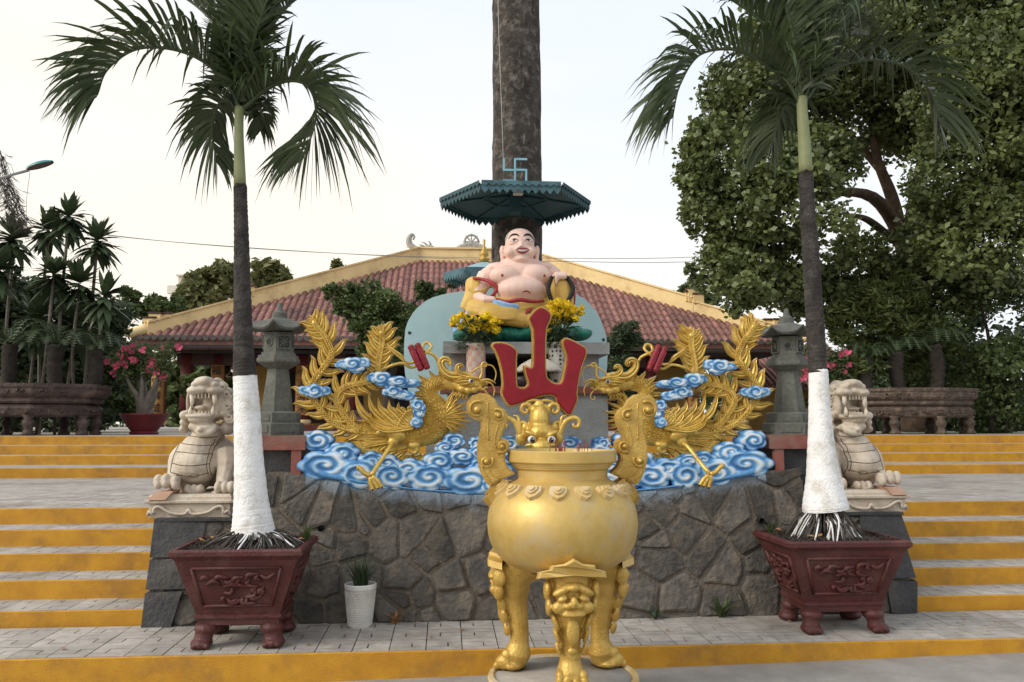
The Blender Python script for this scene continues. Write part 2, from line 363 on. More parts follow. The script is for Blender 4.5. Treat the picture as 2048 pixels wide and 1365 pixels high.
# lower flight: left and right of the monument
BL, BR = X0-2.745, X0+2.745
zt = PZ
LAND = PZ+.107+4*S
for k in range(5):
    h = .107 if k == 0 else S; y0 = Y1+k*TR; y1 = Y1+(k+1)*TR if k < 4 else 11.9; z1 = zt+h
    for side, (a, b, va, vb) in enumerate(((XL, BL+.22, -4.4, BL+.12), (BR-.22, XR, BR-.12, 5.6))):
        st = MB().box((a, y0+.012, zt-.1), (b, y1+.1, z1-.012)).build('step', 'grout', None, False); tag(st, kind='structure')
        riser(a, b, y0, zt-.02, z1, st)
        yy = y1+.012 if k < 4 else y0+.014+.225*7
        pavers(st, va, vb, y0+.014, yy, z1, .235)
        for (c, d) in ((a, va), (vb, b)):
            if d-c > .02: MB().box((c, y0+.014, z1-.012), (d, yy, z1)).build('paving_slab', 'paver', st, False)
        if k == 4: MB().box((a, yy+.002, z1-.012), (b, 12.0, z1)).build('paving_slab', 'paver', st, False)
    zt = z1
# upper flight, full width, then the plaza
ys = [11.9, 12.75, 13.1, 13.4]
for k, y0 in enumerate(ys):
    z1 = zt+S; y1 = ys[k+1]+.1 if k < 3 else 60
    st = MB().box((-40, y0+.012, zt-.1), (42, y1, z1)).build('step' if k < 3 else 'plaza', 'step_concrete', None, False); tag(st, kind='structure')
    riser(-40, 42, y0, zt-.02, z1-.001, st)
    zt = z1
PLAZA = zt
core = MB().box((BL+.2, 6.5, .1), (BR-.2, 11.9, .835)).build('terrace_floor', 'step_concrete', None, False); tag(core, kind='structure')
# ================================================================== stone retaining wall
TILT = .2
def wy(z): return 6.08+TILT*(z-PZ)
def wtop(x):
    u = abs(x-X0)
    if u > 2.02: return .86
    return 1.03+.17*(min(u, 1.75)/1.75)**2
wall = thing('stone_retaining_wall', (X0, 6.08, PZ), 'dark rubble stone retaining wall with brown mortar below the blue clouds', 'wall')
wm = MB(); xs = [BL, BL+.02]+[X0-2.0, X0-1.99]+[X0-1.9+i*.1 for i in range(39)]+[X0+1.99, X0+2.0, BR-.02, BR]
def lean(x, z):
    u = (z-PZ)/.69; return x+(.012*u if x < X0-2.62 else (-.012*u if x > X0+2.62 else 0))
rows = []
for x in xs:
    zt_ = wtop(x if abs(x-X0) != 2.0 else x+.05*(1 if x > X0 else -1)); rows.append((x, zt_))
vs = []
for x, z in rows: vs += [(x, wy(PZ)-0, PZ-.05), (lean(x, z), wy(z), z), (lean(x, z), 6.85, z), (x, 6.85, PZ-.05)]
n = len(rows); fs = []
for i in range(n-1):
    a, b = i*4, (i+1)*4; fs += [(a, b, b+1, a+1), (a+1, b+1, b+2, a+2)]
fs += [(0, 1, 2, 3), tuple((n-1)*4+k for k in (3, 2, 1, 0))]
wm.add(vs, fs); wm.build('mortar', 'mortar', wall, False)
pts = []
gx, gz_ = .27, .225
for j in range(-1, 6):
    for i in range(-1, 23):
        pts.append((BL+(i+.5*(j % 2)+random.uniform(-.36, .36))*gx, PZ+(j+.4+random.uniform(-.38, .38))*gz_))
pts = [p for p in pts if random.random() > .24]+[(random.uniform(BL, BR), random.uniform(PZ, 1.15)) for _ in range(34)]
for i, p in enumerate(pts):
    x, z = p
    if not (BL-.05 < x < BR+.05) or z > wtop(x)+.12 or z < PZ-.1: continue
    poly = [(x-.5, z-.5), (x+.5, z-.5), (x+.5, z+.5), (x-.5, z+.5)]
    gap = random.uniform(.009, .020)
    for q in sorted(pts, key=lambda q: (q[0]-x)**2+(q[1]-z)**2)[1:15]:
        dx, dz = q[0]-x, q[1]-z; L = math.hypot(dx, dz); nx_, nz_ = dx/L, dz/L
        poly = clip(poly, nx_, nz_, nx_*(x+q[0])/2+nz_*(z+q[1])/2-gap)
        if len(poly) < 3: break
    if len(poly) < 3: continue
    poly = clip(poly, 0, -1, -(PZ+.0)); poly = clip(poly, -1, 0, -(BL+.012)); poly = clip(poly, 1, 0, BR-.012)
    if len(poly) < 3: continue
    mid = sum(q[0] for q in poly)/len(poly); u = mid-X0
    if abs(u) > 2.0: poly = clip(poly, 0, 1, .855)
    else:
        poly = clip(poly, 1, 0, X0+2.0); poly = clip(poly, -1, 0, 2.0-X0)
        uu = max(-1.75, min(1.75, u)); sl = 2*.17*uu/1.75**2; L = math.hypot(sl, 1); poly = clip(poly, -sl/L, 1/L, (wtop(mid)-.012-sl*mid)/L)
    if len(poly) < 3: continue
    # soften corners
    pp = []
    for k2 in range(len(poly)):
        a, b = Vector(poly[k2]), Vector(poly[(k2+1) % len(poly)])
        if (b-a).length < .015: pp.append((a+b)/2); continue
        pp += [a.lerp(b, .07)+Vector((random.uniform(-.005, .005), random.uniform(-.005, .005))), a.lerp(b, .5)+Vector((random.uniform(-.008, .008), random.uniform(-.008, .008))), a.lerp(b, .93)]
    area = .5*abs(sum(pp[k2][0]*pp[(k2+1) % len(pp)][1]-pp[(k2+1) % len(pp)][0]*pp[k2][1] for k2 in range(len(pp))))
    if area < .0025: continue
    c = sum(pp, Vector((0, 0)))/len(pp); h = random.uniform(.006, .024); tx, tz = random.uniform(-.06, .06), random.uniform(-.06, .06); nn = len(pp); vs = []
    for q in pp: vs.append((lean(q[0], q[1]), wy(q[1])+.012, q[1]))
    for q in pp: vs.append((lean(q[0], q[1]), wy(q[1])-h*.55, q[1]))
    for q in pp:
        e = c.lerp(q, .86); vs.append((lean(e[0], e[1]), wy(e[1])-h-tx*(e[0]-c[0])-tz*(e[1]-c[1])+random.uniform(-.003, .003), e[1]))
    vs.append((lean(c[0], c[1]), wy(c[1])-h*1.05, c[1]))
    fs = [(k2, (k2+1) % nn, nn+(k2+1) % nn, nn+k2) for k2 in range(nn)]+[(nn+k2, nn+(k2+1) % nn, 2*nn+(k2+1) % nn, 2*nn+k2) for k2 in range(nn)]+[(2*nn+k2, 2*nn+(k2+1) % nn, 3*nn) for k2 in range(nn)]
    m = MB().add(vs, fs); m.build('stone', 'wall_stone', wall, False)
for s_ in (-1, 1):   # dressed corner stones at the ends of the wall
    x = BL if s_ < 0 else BR
    for z0, z1, wd in ((PZ, .40, .20), (.415, .62, .26), (.635, .866, .34)):
        xa, xb = (x-.012, x+wd) if s_ < 0 else (x-wd, x+.012)
        m = MB(); vs = [(lean(xa, z0), wy(z0)-.03, z0), (xb, wy(z0)-.028, z0), (xb+random.uniform(-.02, .02), wy(z1)-.03, z1), (lean(xa, z1), wy(z1)-.03, z1),
            (lean(xa, z0), wy(z0)+.3, z0), (xb, wy(z0)+.01, z0), (xb, wy(z1)+.01, z1), (lean(xa, z1), wy(z1)+.3, z1)]
        vs = [(a+random.uniform(-.025, .025)*(k2 in (1, 2, 5, 6)), b+random.uniform(-.012, .008)*(k2 < 4), c2+random.uniform(-.012, .006)*(k2 in (0, 1, 4, 5) or z1 < .8)) for k2, (a, b, c2) in enumerate(vs)]
        m.add(vs, [(0, 1, 2, 3), (4, 7, 6, 5), (0, 4, 5, 1), (1, 5, 6, 2), (2, 6, 7, 3), (3, 7, 4, 0)]); m.build('corner_stone', 'dark_stone', wall, False)
    # ledge slab under the lion
    c = X0+s_*2.36
    MB().box((c-.385, wy(.86)-.035, .866), (c+.385, 7.1, .884)).build('ledge_slab', 'dark_stone', wall, False)
    pz = .62; px_ = atY(643, 1056, wy(.75)).x; px_ = px_ if s_ < 0 else atY(1519, 1041, wy(.78)).x
    pz = atY(643, 1056, wy(.75)).z if s_ < 0 else atY(1519, 1041, wy(.78)).z
    m = MB().lathe([(.022, 0), (.022, .07), (.017, .07), (.017, .005)], 14, closed=True)
    m.v = [(px_+a, wy(pz)-.06+c_, pz+b) for a, b, c_ in m.v]
    pp = thing('drain_pipe', (px_, wy(pz), pz), 'short dark drain pipe poking out of the wall '+('behind the left planter' if s_ < 0 else 'behind the right planter'), 'pipe', 'drain pipes')
    m.build('pipe_ring', 'pipe_dark', pp); mm = MB().lathe([(.001, 0), (.017, 0)], 14, closed=True); mm.v = [(px_+a, wy(pz)-.015, pz+b) for a, b, c_ in mm.v]; mm.build('pipe_bore', 'claw_black', pp)
# ================================================================== incense burner
BX, BY = .655, 4.74
bur = thing('incense_burner', (BX, BY, .02), 'big round gold incense burner on three beast legs in front of the wall', 'incense burner')
C0 = (BX, BY, 0)
dz = gz(BX)
MB().lathe([(.425, dz-.03), (.43, .05), (.43, .10), (.405, .115), (.405, .15), (.415, .165), (.41, .182), (.385, .184), (.378, .170), (.001, .170)], 56, C0, closed=True).build('base_disc', 'gold_dusty', bur, auto=40)
MB().lathe([(.374, .171), (.374, .1735), (.001, .1745)], 48, C0, closed=True).build('disc_top', 'step_concrete', bur)
body = [(.262, 1.33), (.28, 1.395), (.288, 1.404), (.300, 1.404), (.306, 1.398), (.306, 1.342), (.300, 1.336), (.288, 1.334), (.288, 1.326), (.280, 1.324), (.280, 1.316), (.272, 1.314), (.272, 1.306), (.262, 1.303),
 (.255, 1.295), (.254, 1.25), (.262, 1.243), (.30, 1.224), (.345, 1.19), (.38, 1.15), (.404, 1.10), (.416, 1.05), (.42, 1.0), (.416, .95), (.404, .90), (.38, .85), (.345, .81), (.30, .778), (.24, .755), (.16, .74), (.001, .735)]
MB().lathe(body[::-1], 72, C0, closed=True).build('bowl', 'gold_pot', bur, auto=35)
MB().lathe([(.001, 1.372), (.15, 1.368), (.275, 1.36)], 40, C0, closed=True).build('ash_bed', 'ash', bur)
# lotus petals round the shoulder
pet = [(-.046, .045), (-.052, .005), (-.03, -.032), (0, -.048), (.03, -.032), (.052, .005), (.046, .045)]
def petal(a, r, z, tilt, sc=1.0, name='petal', mat='gold_dusty'):
    m = MB()
    for k, (s_, h0, h1) in enumerate(((1, -.02, .014), (.62, .0, .027), (.34, .0, .036))):
        pl = [(x*s_*sc, y*s_*sc+(.006 if k else 0)) for x, y in pet]; n = len(pl); e = [(x*.9, y*.9) for x, y in pl]
        vs = [(x, y, h0) for x, y in pl]+[(x, y, h1*sc) for x, y in e]
        m.add(vs, [tuple(range(n, 2*n))]+[(i, (i+1) % n, n+(i+1) % n, n+i) for i in range(n)])
    T = Matrix.Translation(Vector((BX, BY, 0))) @ Matrix.Rotation(a, 4, 'Z') @ Matrix.Translation(Vector((0, -r, z))) @ Matrix.Rotation(tilt, 4, 'X')
    m.v = [tuple(T @ Vector(v)) for v in m.v]; return m.build(name, mat, bur, False)
for i in range(16): petal(2*math.pi*(i+.5)/16, .352, 1.186, rad(42))
# beast legs
def leg(a):
    b = MB()
    sp = [(.20, .80, .135), (.27, .74, .122), (.300, .66, .098), (.296, .57, .078), (.278, .48, .062), (.266, .40, .054), (.265, .33, .055), (.274, .27, .076), (.288, .232, .068)]
    b.tube([(0, -r, z) for r, z, q in sp], [q for *_, q in sp], 16)
    for x in (-.068, -.024, .024, .068):     # toes
        b.ell((x, -.335-.012*(abs(x) < .04), .222), (.025, .05, .038)); b.ell((x*1.05, -.375-.012*(abs(x) < .04), .200), (.021, .022, .024)); b.ell((x*.9, -.315, .262), (.024, .035, .035))
    b.ell((0, -.29, .205), (.095, .06, .03))
    for s_ in (-1, 1):
        b.ell((s_*.052, -.395, .712), (.062, .035, .022), rot=(0, s_*.45, 0))      # brows
        b.ell((s_*.055, -.402, .668), (.030, .022, .016), rot=(0, s_*.35, 0))       # eyes
        b.ell((s_*.07, -.385, .622), (.040, .03, .034))                           # cheeks
        b.ell((s_*.028, -.412, .634), (.022, .022, .017))                         # nostril
        b.ell((s_*.125, -.33, .70), (.022, .045, .055)); b.ell((s_*.118, -.34, .62), (.02, .035, .05))
        for k, (zz, rr) in enumerate(((.54, .03), (.47, .026), (.40, .022))):
            b.ell((s_*(.085-.008*k), -.335+.012*k, zz), (rr*.55, rr, rr*1.7), rot=(0, s_*.35, 0))
    b.ell((0, -.418, .652), (.020, .026, .032)); b.ell((0, -.40, .588), (.066, .026, .013)); b.ell((0, -.40, .603), (.055, .02, .010))
    b.ell((0, -.375, .50), (.036, .022, .072)); b.ell((0, -.362, .442), (.022, .022, .024)); b.ell((0, -.345, .395), (.026, .016, .02)); b.ell((0, -.425, .726), (.03, .02, .02))
    T = Matrix.Translation(Vector((BX, BY, -.004))) @ Matrix.Rotation(a, 4, 'Z'); b.v = [tuple(T @ Vector(v)) for v in b.v]
    L = blob(b, 'leg', 'gold', bur, .0065, 1)
    o = [(x_*1.32, z_) for x_, z_ in [(-.135, .765), (-.13, .80), (-.088, .815), (-.085, .835), (-.035, .845), (0, .872), (.035, .845), (.085, .835), (.088, .815), (.13, .80), (.135, .765), (.07, .775), (0, .785), (-.07, .775)]]
    m = MB()
    def cur(x): return -math.sqrt(max(.0, .39**2-x*x))
    n = len(o); e = [(x*.93, .80+(z-.80)*.8) for x, z in o]
    vs = [(x, cur(x)+.06, z-.015) for x, z in o]+[(x, cur(x)-.025, z) for x, z in o]+[(x, cur(x)-.032, z) for x, z in e]
    fs = [(i, n+i, n+(i+1) % n, (i+1) % n) for i in range(n)]+[(n+i, 2*n+i, 2*n+(i+1) % n, n+(i+1) % n) for i in range(n)]
    for i in range(n//2-1): fs.append((2*n+i, 2*n+i+1, 2*n+n-2-i+0, 2*n+n-1-i)) if n-2-i > i+1 else None
    m.add(vs, fs); T2 = T; m.v = [tuple(T2 @ Vector(v)) for v in m.v]; m.build('leg_arch', 'gold_pot', bur, False)
for k in range(3): leg(2*math.pi*k/3)
# scroll handles
def Q4(cx, cy, Y): return atY(900+cx/3.414, 600+cy/3.414, Y)
ho = [(112,745),(118,700),(150,655),(205,638),(262,645),(305,680),(332,728),(372,752),(393,790),(388,840),(362,900),(345,950),(378,948),(402,975),(400,1015),(376,1052),(372,1095),(392,1140),(440,1185),(380,1215),(320,1240),(268,1270),(238,1240),(205,1170),(186,1085),(186,1000),(198,930),(212,880),(210,828),(165,818),(128,790)]
def spiral(mb, c, r, y, turns=1.6, w=.010, s=1, a0=0):
    pts = []; rs = []
    for i in range(30):
        t = i/29; q = a0+s*turns*2*math.pi*t; k = r*(1-t*.82); pts.append((c.x+k*math.cos(q), y-.004*t, c.z+k*math.sin(q))); rs.append(w*(1-.35*t))
    mb.tube(pts, rs, 6)
def handle(side):
    Y = BY-.02; rel = [Q4(cx, cy, Y) for cx, cy in ho]; ax = BX
    out_ = [((v.x if side < 0 else 2*ax-v.x), v.z) for v in rel]
    if side > 0: out_ = out_[::-1]
    out_ = out_[::-1]
    bm = bmesh.new(); f = bm.faces.new([bm.verts.new((x, Y-.045, z)) for x, z in out_])
    if f.normal.y > 0: f.normal_flip()
    f.normal_update(); r = bmesh.ops.extrude_face_region(bm, geom=[f]); vv = [g for g in r['geom'] if isinstance(g, bmesh.types.BMVert)]
    bmesh.ops.translate(bm, verts=vv, vec=(0, .11, 0)); bmesh.ops.recalc_face_normals(bm, faces=bm.faces)
    bmesh.ops.bevel(bm, geom=[e for e in bm.edges if abs((e.verts[0].co-e.verts[1].co).y) < 1e-5], offset=.009, segments=2, affect='EDGES')
    bmesh.ops.triangulate(bm, faces=[q for q in bm.faces if len(q.verts) > 4])
    me = bpy.data.meshes.new('handle'); bm.to_mesh(me); bm.free(); me.transform(Matrix.Translation(-wl(bur))); me.materials.append(MATS['gold'])
    me.polygons.foreach_set('use_smooth', [True]*len(me.polygons)); me.set_sharp_from_angle(angle=rad(35)); h = link(bpy.data.objects.new('handle', me), bur)
    m = MB()
    for (cx, cy, rr, s_, a0) in ((183, 752, 62, 1, 1.0), (325, 790, 44, -1, 2.2), (350, 1000, 42, 1, -2.2), (245, 1100, 46, -1, .6)):
        c = Q4(cx, cy, Y); k = rr/3.414*Y/FPX
        if side > 0: c.x = 2*ax-c.x; s_ = -s_; a0 = math.pi-a0
        spiral(m, c, k, Y-.05, 1.35, .0085, s_, a0); m.ell((c.x, Y-.052, c.z), (k*.42, .028, k*.42), 12, 8)
    for path in (((255, 700), (262, 800), (258, 900), (262, 960)), ((262, 1140), (290, 1195), (340, 1222)), ((215, 1130), (240, 1190), (280, 1245)), ((330, 850), (310, 920), (305, 990), (335, 1060))):
        pts = []
        for cx, cy in path:
            v = Q4(cx, cy, Y-.046)
            if side > 0: v.x = 2*ax-v.x
            pts.append(v)
        m.tube(spline(pts, 10), .0045, 5)
    m.build('scroll', 'gold', h)
    # leaf plate at the foot of the handle
    m = MB(); a = rad(90)*side
    for s_, h1 in ((1.25, .03), (.8, .045)):
        pl = [(x*1.15*s_, y*1.5*s_) for x, y in pet]; n = len(pl); m.add([(x, y, -.03) for x, y in pl]+[(x*.93, y*.93, h1) for x, y in pl], [tuple(range(n, 2*n))]+[(i, (i+1) % n, n+(i+1) % n, n+i) for i in range(n)])
    T = Matrix.Translation(Vector((BX, BY, 0))) @ Matrix.Rotation(a, 4, 'Z') @ Matrix.Translation(Vector((0, -.368, 1.17))) @ Matrix.Rotation(rad(48), 4, 'X')
    m.v = [tuple(T @ Vector(v)) for v in m.v]; m.build('handle_foot', 'gold', bur, False)
handle(-1); handle(1)
for i in range(22):
    a, r = random.uniform(0, 6.28), random.uniform(.02, .2); x, y = BX+r*math.cos(a), BY+r*math.sin(a)*.8; h = random.uniform(.045, .085)
    o = MB().tube([(x, y, 1.36), (x+random.uniform(-.006, .006), y, 1.372+h)], .0022, 5).build('incense_stick', 'incense', None, origin=(x, y, 1.36))
    tag(o, 'thin red burnt-down incense stick standing in the ash of the gold burner', 'incense stick', 'incense sticks in the burner')
# ================================================================== painted cloud band
def swirl(mb, c, rx, rz, y, h=.05, turns=2.1, d=1, a0=0, lob=6, depth=.10, nr=15, ntt=54, seed=0):
    """a carved cloud curl: scalloped dome with a spiral ridge, solid to the back"""
    rr = random.Random(seed); ph = rr.uniform(0, 6.28); vs = []; at = []; fs = []
    ox, oz = rr.uniform(-.12, .12), rr.uniform(-.05, .12)
    for i in range(nr+1):
        r = i/nr
        for j in range(ntt):
            q = 2*math.pi*j/ntt; lobe = abs(math.sin(lob*.5*q+ph)); R = 1+.18*(lobe**.7-.55)*r**2
            s = r*turns-d*(q-a0)/(2*math.pi); g = .5+.5*math.cos(2*math.pi*s); k = max(0, min(1, (.86-r)/.16)); core_ = max(0, 1-r*turns*1.9)
            ridge = max(g, core_)*k+(1-k)*lobe**.8
            hh = .72*h*(.50*math.sqrt(max(0, 1-r**3.5))+.45*(ridge**.8)*(1-r**6))
            e = (1-r)*1.0
            vs.append((c[0]+rx*(R*r*math.cos(q)+ox*e), y-hh, c[1]+rz*(R*r*math.sin(q)+oz*e)))
            p = .16+.66*ridge**1.1+.22*math.sin(q*1.0+ph)*(1-r*.5)+.12*core_
            if r > .86: p = p*(1-(r-.86)/.14*.5)
            at.append(max(0, min(1, p)))
    for j in range(ntt):
        b = vs[nr*ntt+j]; vs.append((b[0], y+depth, b[2])); at.append(.2)
    for i in range(nr+1):
        for j in range(ntt): fs.append((i*ntt+j, (i+1)*ntt+j, (i+1)*ntt+(j+1) % ntt, i*ntt+(j+1) % ntt))
    mb.add(vs, fs, at)
def puff(mb, c, rx, rz, y, h=.03, depth=.08, seed=0, lob=4):
    swirl(mb, c, rx, rz, y, h, .9, 1, seed, lob, depth, 9, 36, seed)
K1 = 3.25
def Q1(cx, cy, Y=6.3): return atY(560+cx/K1, 580+cy/K1, Y)
YC = 6.21
band = thing('cloud_band', (X0, YC, 1.03), 'curved band of blue and white carved swirling clouds along the wall top', 'cloud carving')
lobes = [(230,985,92,62),(285,1145,160,88),(395,1065,105,64),(515,1200,128,88),(590,1120,86,60),(725,1220,108,78),(690,1130,80,50),(845,1170,100,64),(965,1225,132,80),(1035,1120,100,62),(1225,1245,160,86),(1185,1090,92,50),(1130,985,72,46),(1075,1030,66,40),(1310,1165,80,60),(1300,1060,70,48),(1400,1275,90,60),(1280,1000,50,40),(1420,1180,90,60),(1500,1090,80,50),(1500,1000,72,44)]
sd_ = 0
for i, (cx, cy, a, b) in enumerate(lobes):
    y = YC+.012*((i*7) % 5)-(.03 if cy > 1190 else 0)+(.05 if cy < 1110 and cx > 900 else 0); p = Q1(cx, cy, YC); rx, rz = a/K1*YC/FPX*1.04, b/K1*YC/FPX*1.06
    y = max(y, wy(p.z)-.02)
    for s_ in (-1, 1):
        sd_ += 1; m = MB(); x = p.x if s_ < 0 else 2*X0-p.x
        jit = 1 if s_ < 0 else random.uniform(.92, 1.08)
        swirl(m, (x, p.z), rx*jit, rz/jit, y, .034+.25*rz*.3, 1.5+.5*min(1, a/150), 1 if (i+(s_ > 0)) % 2 else -1, random.uniform(0, 6), 5+i % 3, .14, seed=sd_)
        m.build('cloud_swirl', 'cloud_paint', band)
m = MB()   # backing that ties the curls together
xs = [X0-1.62+i*.081 for i in range(41)]
def btop(x): u = abs(x-X0)/1.72; return 1.05+.20*u**3
def bbot(x): u = abs(x-X0)/1.72; return 1.025+.16*u**2
vs = []
for x in xs: vs += [(x, YC+.03, bbot(x)), (x, YC+.03, btop(x)), (x, YC+.13, btop(x)), (x, YC+.13, bbot(x))]
fs = []
for i in range(40):
    a, b = i*4, i*4+4; fs += [(a, b, b+1, a+1), (a+1, b+1, b+2, a+2), (a+2, b+2, b+3, a+3), (a+3, b+3, b, a)]
m.add(vs, fs, [.4]*len(vs)); m.build('cloud_backing', 'cloud_paint', band)
# ================================================================== phoenix
YP = 6.37; U = YP/FPX/K1       # metres per crop pixel
def P2(cx, cy): v = Q1(cx, cy, YP); return Vector((v.x, v.z))
def stroke(mb, pts, wid, h=.02, y=0, n=12, groove=True, back=.03):
    """carved leaf: tapered ridge with an incised vein, solid to the back. pts crop px, wid fn(t)->half width crop px"""
    C = spline([P2(*p).to_3d() for p in pts], n); vs = []; fs = []
    cs = [(-1, .15), (-.82, -.55), (-.45, -1), (-.1, -.86), (0, -.38), (.1, -.86), (.45, -1), (.82, -.55), (1, .15)] if groove else [(-1, .15), (-.8, -.6), (-.4, -.95), (0, -1.05), (.4, -.95), (.8, -.6), (1, .15)]
    k = len(cs)
    for i, c in enumerate(C):
        t = (C[min(i+1, n)]-C[max(i-1, 0)]); t = Vector((t.x, t.y)).normalized(); nn = Vector((-t.y, t.x)); w_ = max(.6, wid(i/n))*U; hh = h*(.35+.65*min(1, w_/(.012)))
        for a, b in cs: vs.append((c.x+nn.x*a*w_, YP+y+b*hh, c.y+nn.y*a*w_))
        for a in (1, -1): vs.append((c.x+nn.x*a*w_*.96, YP+y+back, c.y+nn.y*a*w_*.96))
    kk = k+2
    for i in range(n):
        for j in range(kk): fs.append((i*kk+j, i*kk+(j+1) % kk, (i+1)*kk+(j+1) % kk, (i+1)*kk+j))
    fs.append(tuple(range(kk-1, -1, -1))); fs.append(tuple(n*kk+j for j in range(kk)))
    mb.add(vs, fs)
def taper(w0, w1=None, pk=.3):
    w1 = w0*.75 if w1 is None else w1
    return lambda t: (w1+(w0-w1)*t/pk if t < pk else w0*max(0, (1-t)/(1-pk))**.75)
def flame(mb, p, ang, L, W, y=0, bend=.5, h=.02, n=9):
    """flame-shaped leaflet: starts at p (crop px), heads along ang, curls"""
    a = ang; q = Vector(p); pts = [tuple(q)]
    for k, (st, db) in enumerate(((.30, 0), (.28, bend*.55), (.26, bend*.35), (.24, -bend*1.0))):
        a += db; q = q+Vector((math.cos(a), math.sin(a)))*L*st; pts.append(tuple(q))
    stroke(mb, pts, taper(W, W*.95, .3), h, y, n)
def plume(name, spine, n, L, W, y, root, half=25, eye=True):
    mb = MB(); stroke(mb, spine, lambda t: half*(1-.45*t), .026, y, 40)
    C = spline([Vector((*p, 0)) for p in spine], 200)
    for i in range(n):
        u = (i+.5)/n; j = int(u*200); p = C[j]; t = C[min(j+3, 200)]-C[max(j-3, 0)]; a = math.atan2(t.y, t.x)
        for s_ in (-1, 1):
            off = int(200/n*.5) if s_ > 0 else 0; j2 = min(199, j+off); p = C[j2]; t = C[min(j2+3, 200)]-C[max(j2-3, 0)]; a = math.atan2(t.y, t.x)
            l = L*random.uniform(.88, 1.12)*(.74+.36*math.sin(math.pi*min(1, u*1.05)))
            flame(mb, (p.x, p.y), a+s_*1.12, l*1.06, W*1.12*random.uniform(.9, 1.1), y+.004+random.uniform(-.006, .006), -s_*.55, .024)
    # herringbone cuts on the spine
    for i in range(n*5):
        j = int((i+.5)/(n*5)*200); p = C[j]; t = C[min(j+3, 200)]-C[max(j-3, 0)]; a = math.atan2(t.y, t.x)
        for s_ in (-1, 1): stroke(mb, [(p.x, p.y), (p.x+math.cos(a+s_*.7)*half*.8, p.y+math.sin(a+s_*.7)*half*.8), (p.x+math.cos(a+s_*.5)*half*1.45, p.y+math.sin(a+s_*.5)*half*1.45)], lambda t: 4.2*(1-.5*t), .010, y-.024, 3, False, .02)
    if eye:
        p = C[200]; t = C[200]-C[192]; a = math.atan2(t.y, t.x); b = (p.x-math.cos(a)*22, p.y-math.sin(a)*22)
        for da, l in ((0, 62), (.5, 58), (-.5, 58), (1.0, 64), (-1.0, 64)): flame(mb, b, a+da, l, 19, y, -da*.4, .022)
        v = P2(*b); mb.ell((v.x, YP+y-.022, v.y), (.022, .014, .026), 10, 6)
    return mb.build(name, 'gold_antique', root, auto=50)
def make_phoenix():
    o = P2(820, 1010); root = thing('phoenix_carving', (o.x, YP, o.y), 'gold carved phoenix with flame-like tail plumes facing the red character from the left', 'phoenix', 'pair of gold phoenix carvings')
    plume('tail_plume', [(560,925),(430,900),(330,850),(250,760),(190,665),(215,600),(290,500),(335,420),(300,320),(255,260),(215,200)], 14, 122, 25, .0, root)
    plume('tail_plume', [(520,915),(440,840),(375,740),(385,670),(450,625),(540,605),(620,585)], 9, 105, 23, -.012, root, eye=False)
    plume('tail_plume', [(650,560),(640,500),(650,420),(662,350),(662,262)], 6, 118, 25, .0, root)
    plume('tail_plume', [(500,985),(540,1040),(640,1060),(740,1100),(850,1125),(930,1120)], 9, 80, 19, .01, root)
    # hair-like tail strands
    mb = MB()
    for k in range(26):
        u = k/25; x0, y0 = 780-u*60, 900+u*90; x1, y1 = 400+60*abs(u-.4)+random.uniform(-30, 50), 860+u*170+random.uniform(-15, 15)
        stroke(mb, [(x0, y0), (.62*x0+.38*x1, y0+(y1-y0)*.2+18*math.sin(u*9)), (.3*x0+.7*x1, y0+(y1-y0)*.7-14*math.sin(u*9+1)), (x1, y1)], taper(15, 12, .4), .016, .006+random.uniform(-.012, .006), 14)
    for k in range(9):
        u = k/8; stroke(mb, [(900-u*200, 985), (820-u*170, 1020+u*10), (740-u*160, 1040-10*u), (690-u*190, 1075-u*70)], taper(17, 12, .4), .016, .012, 12)
    mb.build('tail_strands', 'gold_antique', root, auto=50)
    # body and neck: one continuous surface
    b = MB()
    path = [(610,925,26,.03),(700,935,52,.05),(800,935,74,.075),(900,925,92,.09),(985,890,104,.10),(1030,830,92,.095),(1022,770,70,.08),(985,715,56,.07),(962,665,52,.065),(985,622,50,.06),(1040,602,46,.058),(1110,606,44,.055),(1170,622,46,.056)]
    C = spline([Vector((x, y, 0)) for x, y, *_ in path], 36); R = spline([Vector((r, d*1000, 0)) for *_, r, d in path], 36)
    vs = []; N = 16
    for i, c in enumerate(C):
        t = C[min(i+1, 36)]-C[max(i-1, 0)]; a = math.atan2(t.y, t.x); v = P2(c.x, c.y); tx = Vector((math.cos(a), -math.sin(a))); nn = Vector((-tx.y, tx.x)); r = R[i].x*U; dd = R[i].y/1000
        for j in range(N): q = 2*math.pi*j/N; vs.append((v.x+nn.x*r*math.cos(q), YP+.015-dd*.62*math.sin(q), v.y+nn.y*r*math.cos(q)))
    fs = [(i*N+j, i*N+(j+1) % N, (i+1)*N+(j+1) % N, (i+1)*N+j) for i in range(36) for j in range(N)]+[tuple(range(N)), tuple(36*N+j for j in range(N-1, -1, -1))]
    b.add(vs, fs)
    def E(cx, cy, rx, rz, ry, y=0, rot=0): v = P2(cx, cy); b.ell((v.x, YP+y, v.y), (rx*U, ry, rz*U), 14, 10, (0, rot, 0))
    E(1185, 618, 58, 50, .06); E(1240, 605, 52, 44, .058); E(1285, 612, 44, 36, .05); E(1320, 612, 34, 22, .04)      # skull, brow, snout
    E(1180, 645, 30, 27, .035, -.045); E(1222, 655, 27, 26, .032, -.05); E(1262, 650, 25, 25, .03, -.045); E(1296, 640, 20, 18, .026, -.04)
    E(1245, 573, 50, 13, .04, -.06, .15); E(1310, 598, 26, 18, .03, -.03)
    E(760, 940, 66, 48, .05, -.045, .35); E(700, 915, 80, 30, .04, -.04, -.25); E(740, 985, 36, 40, .04, -.05, .6); E(870, 1010, 46, 30, .04, -.02)
    blob(b, 'body', 'gold_antique', root, .006, 3)
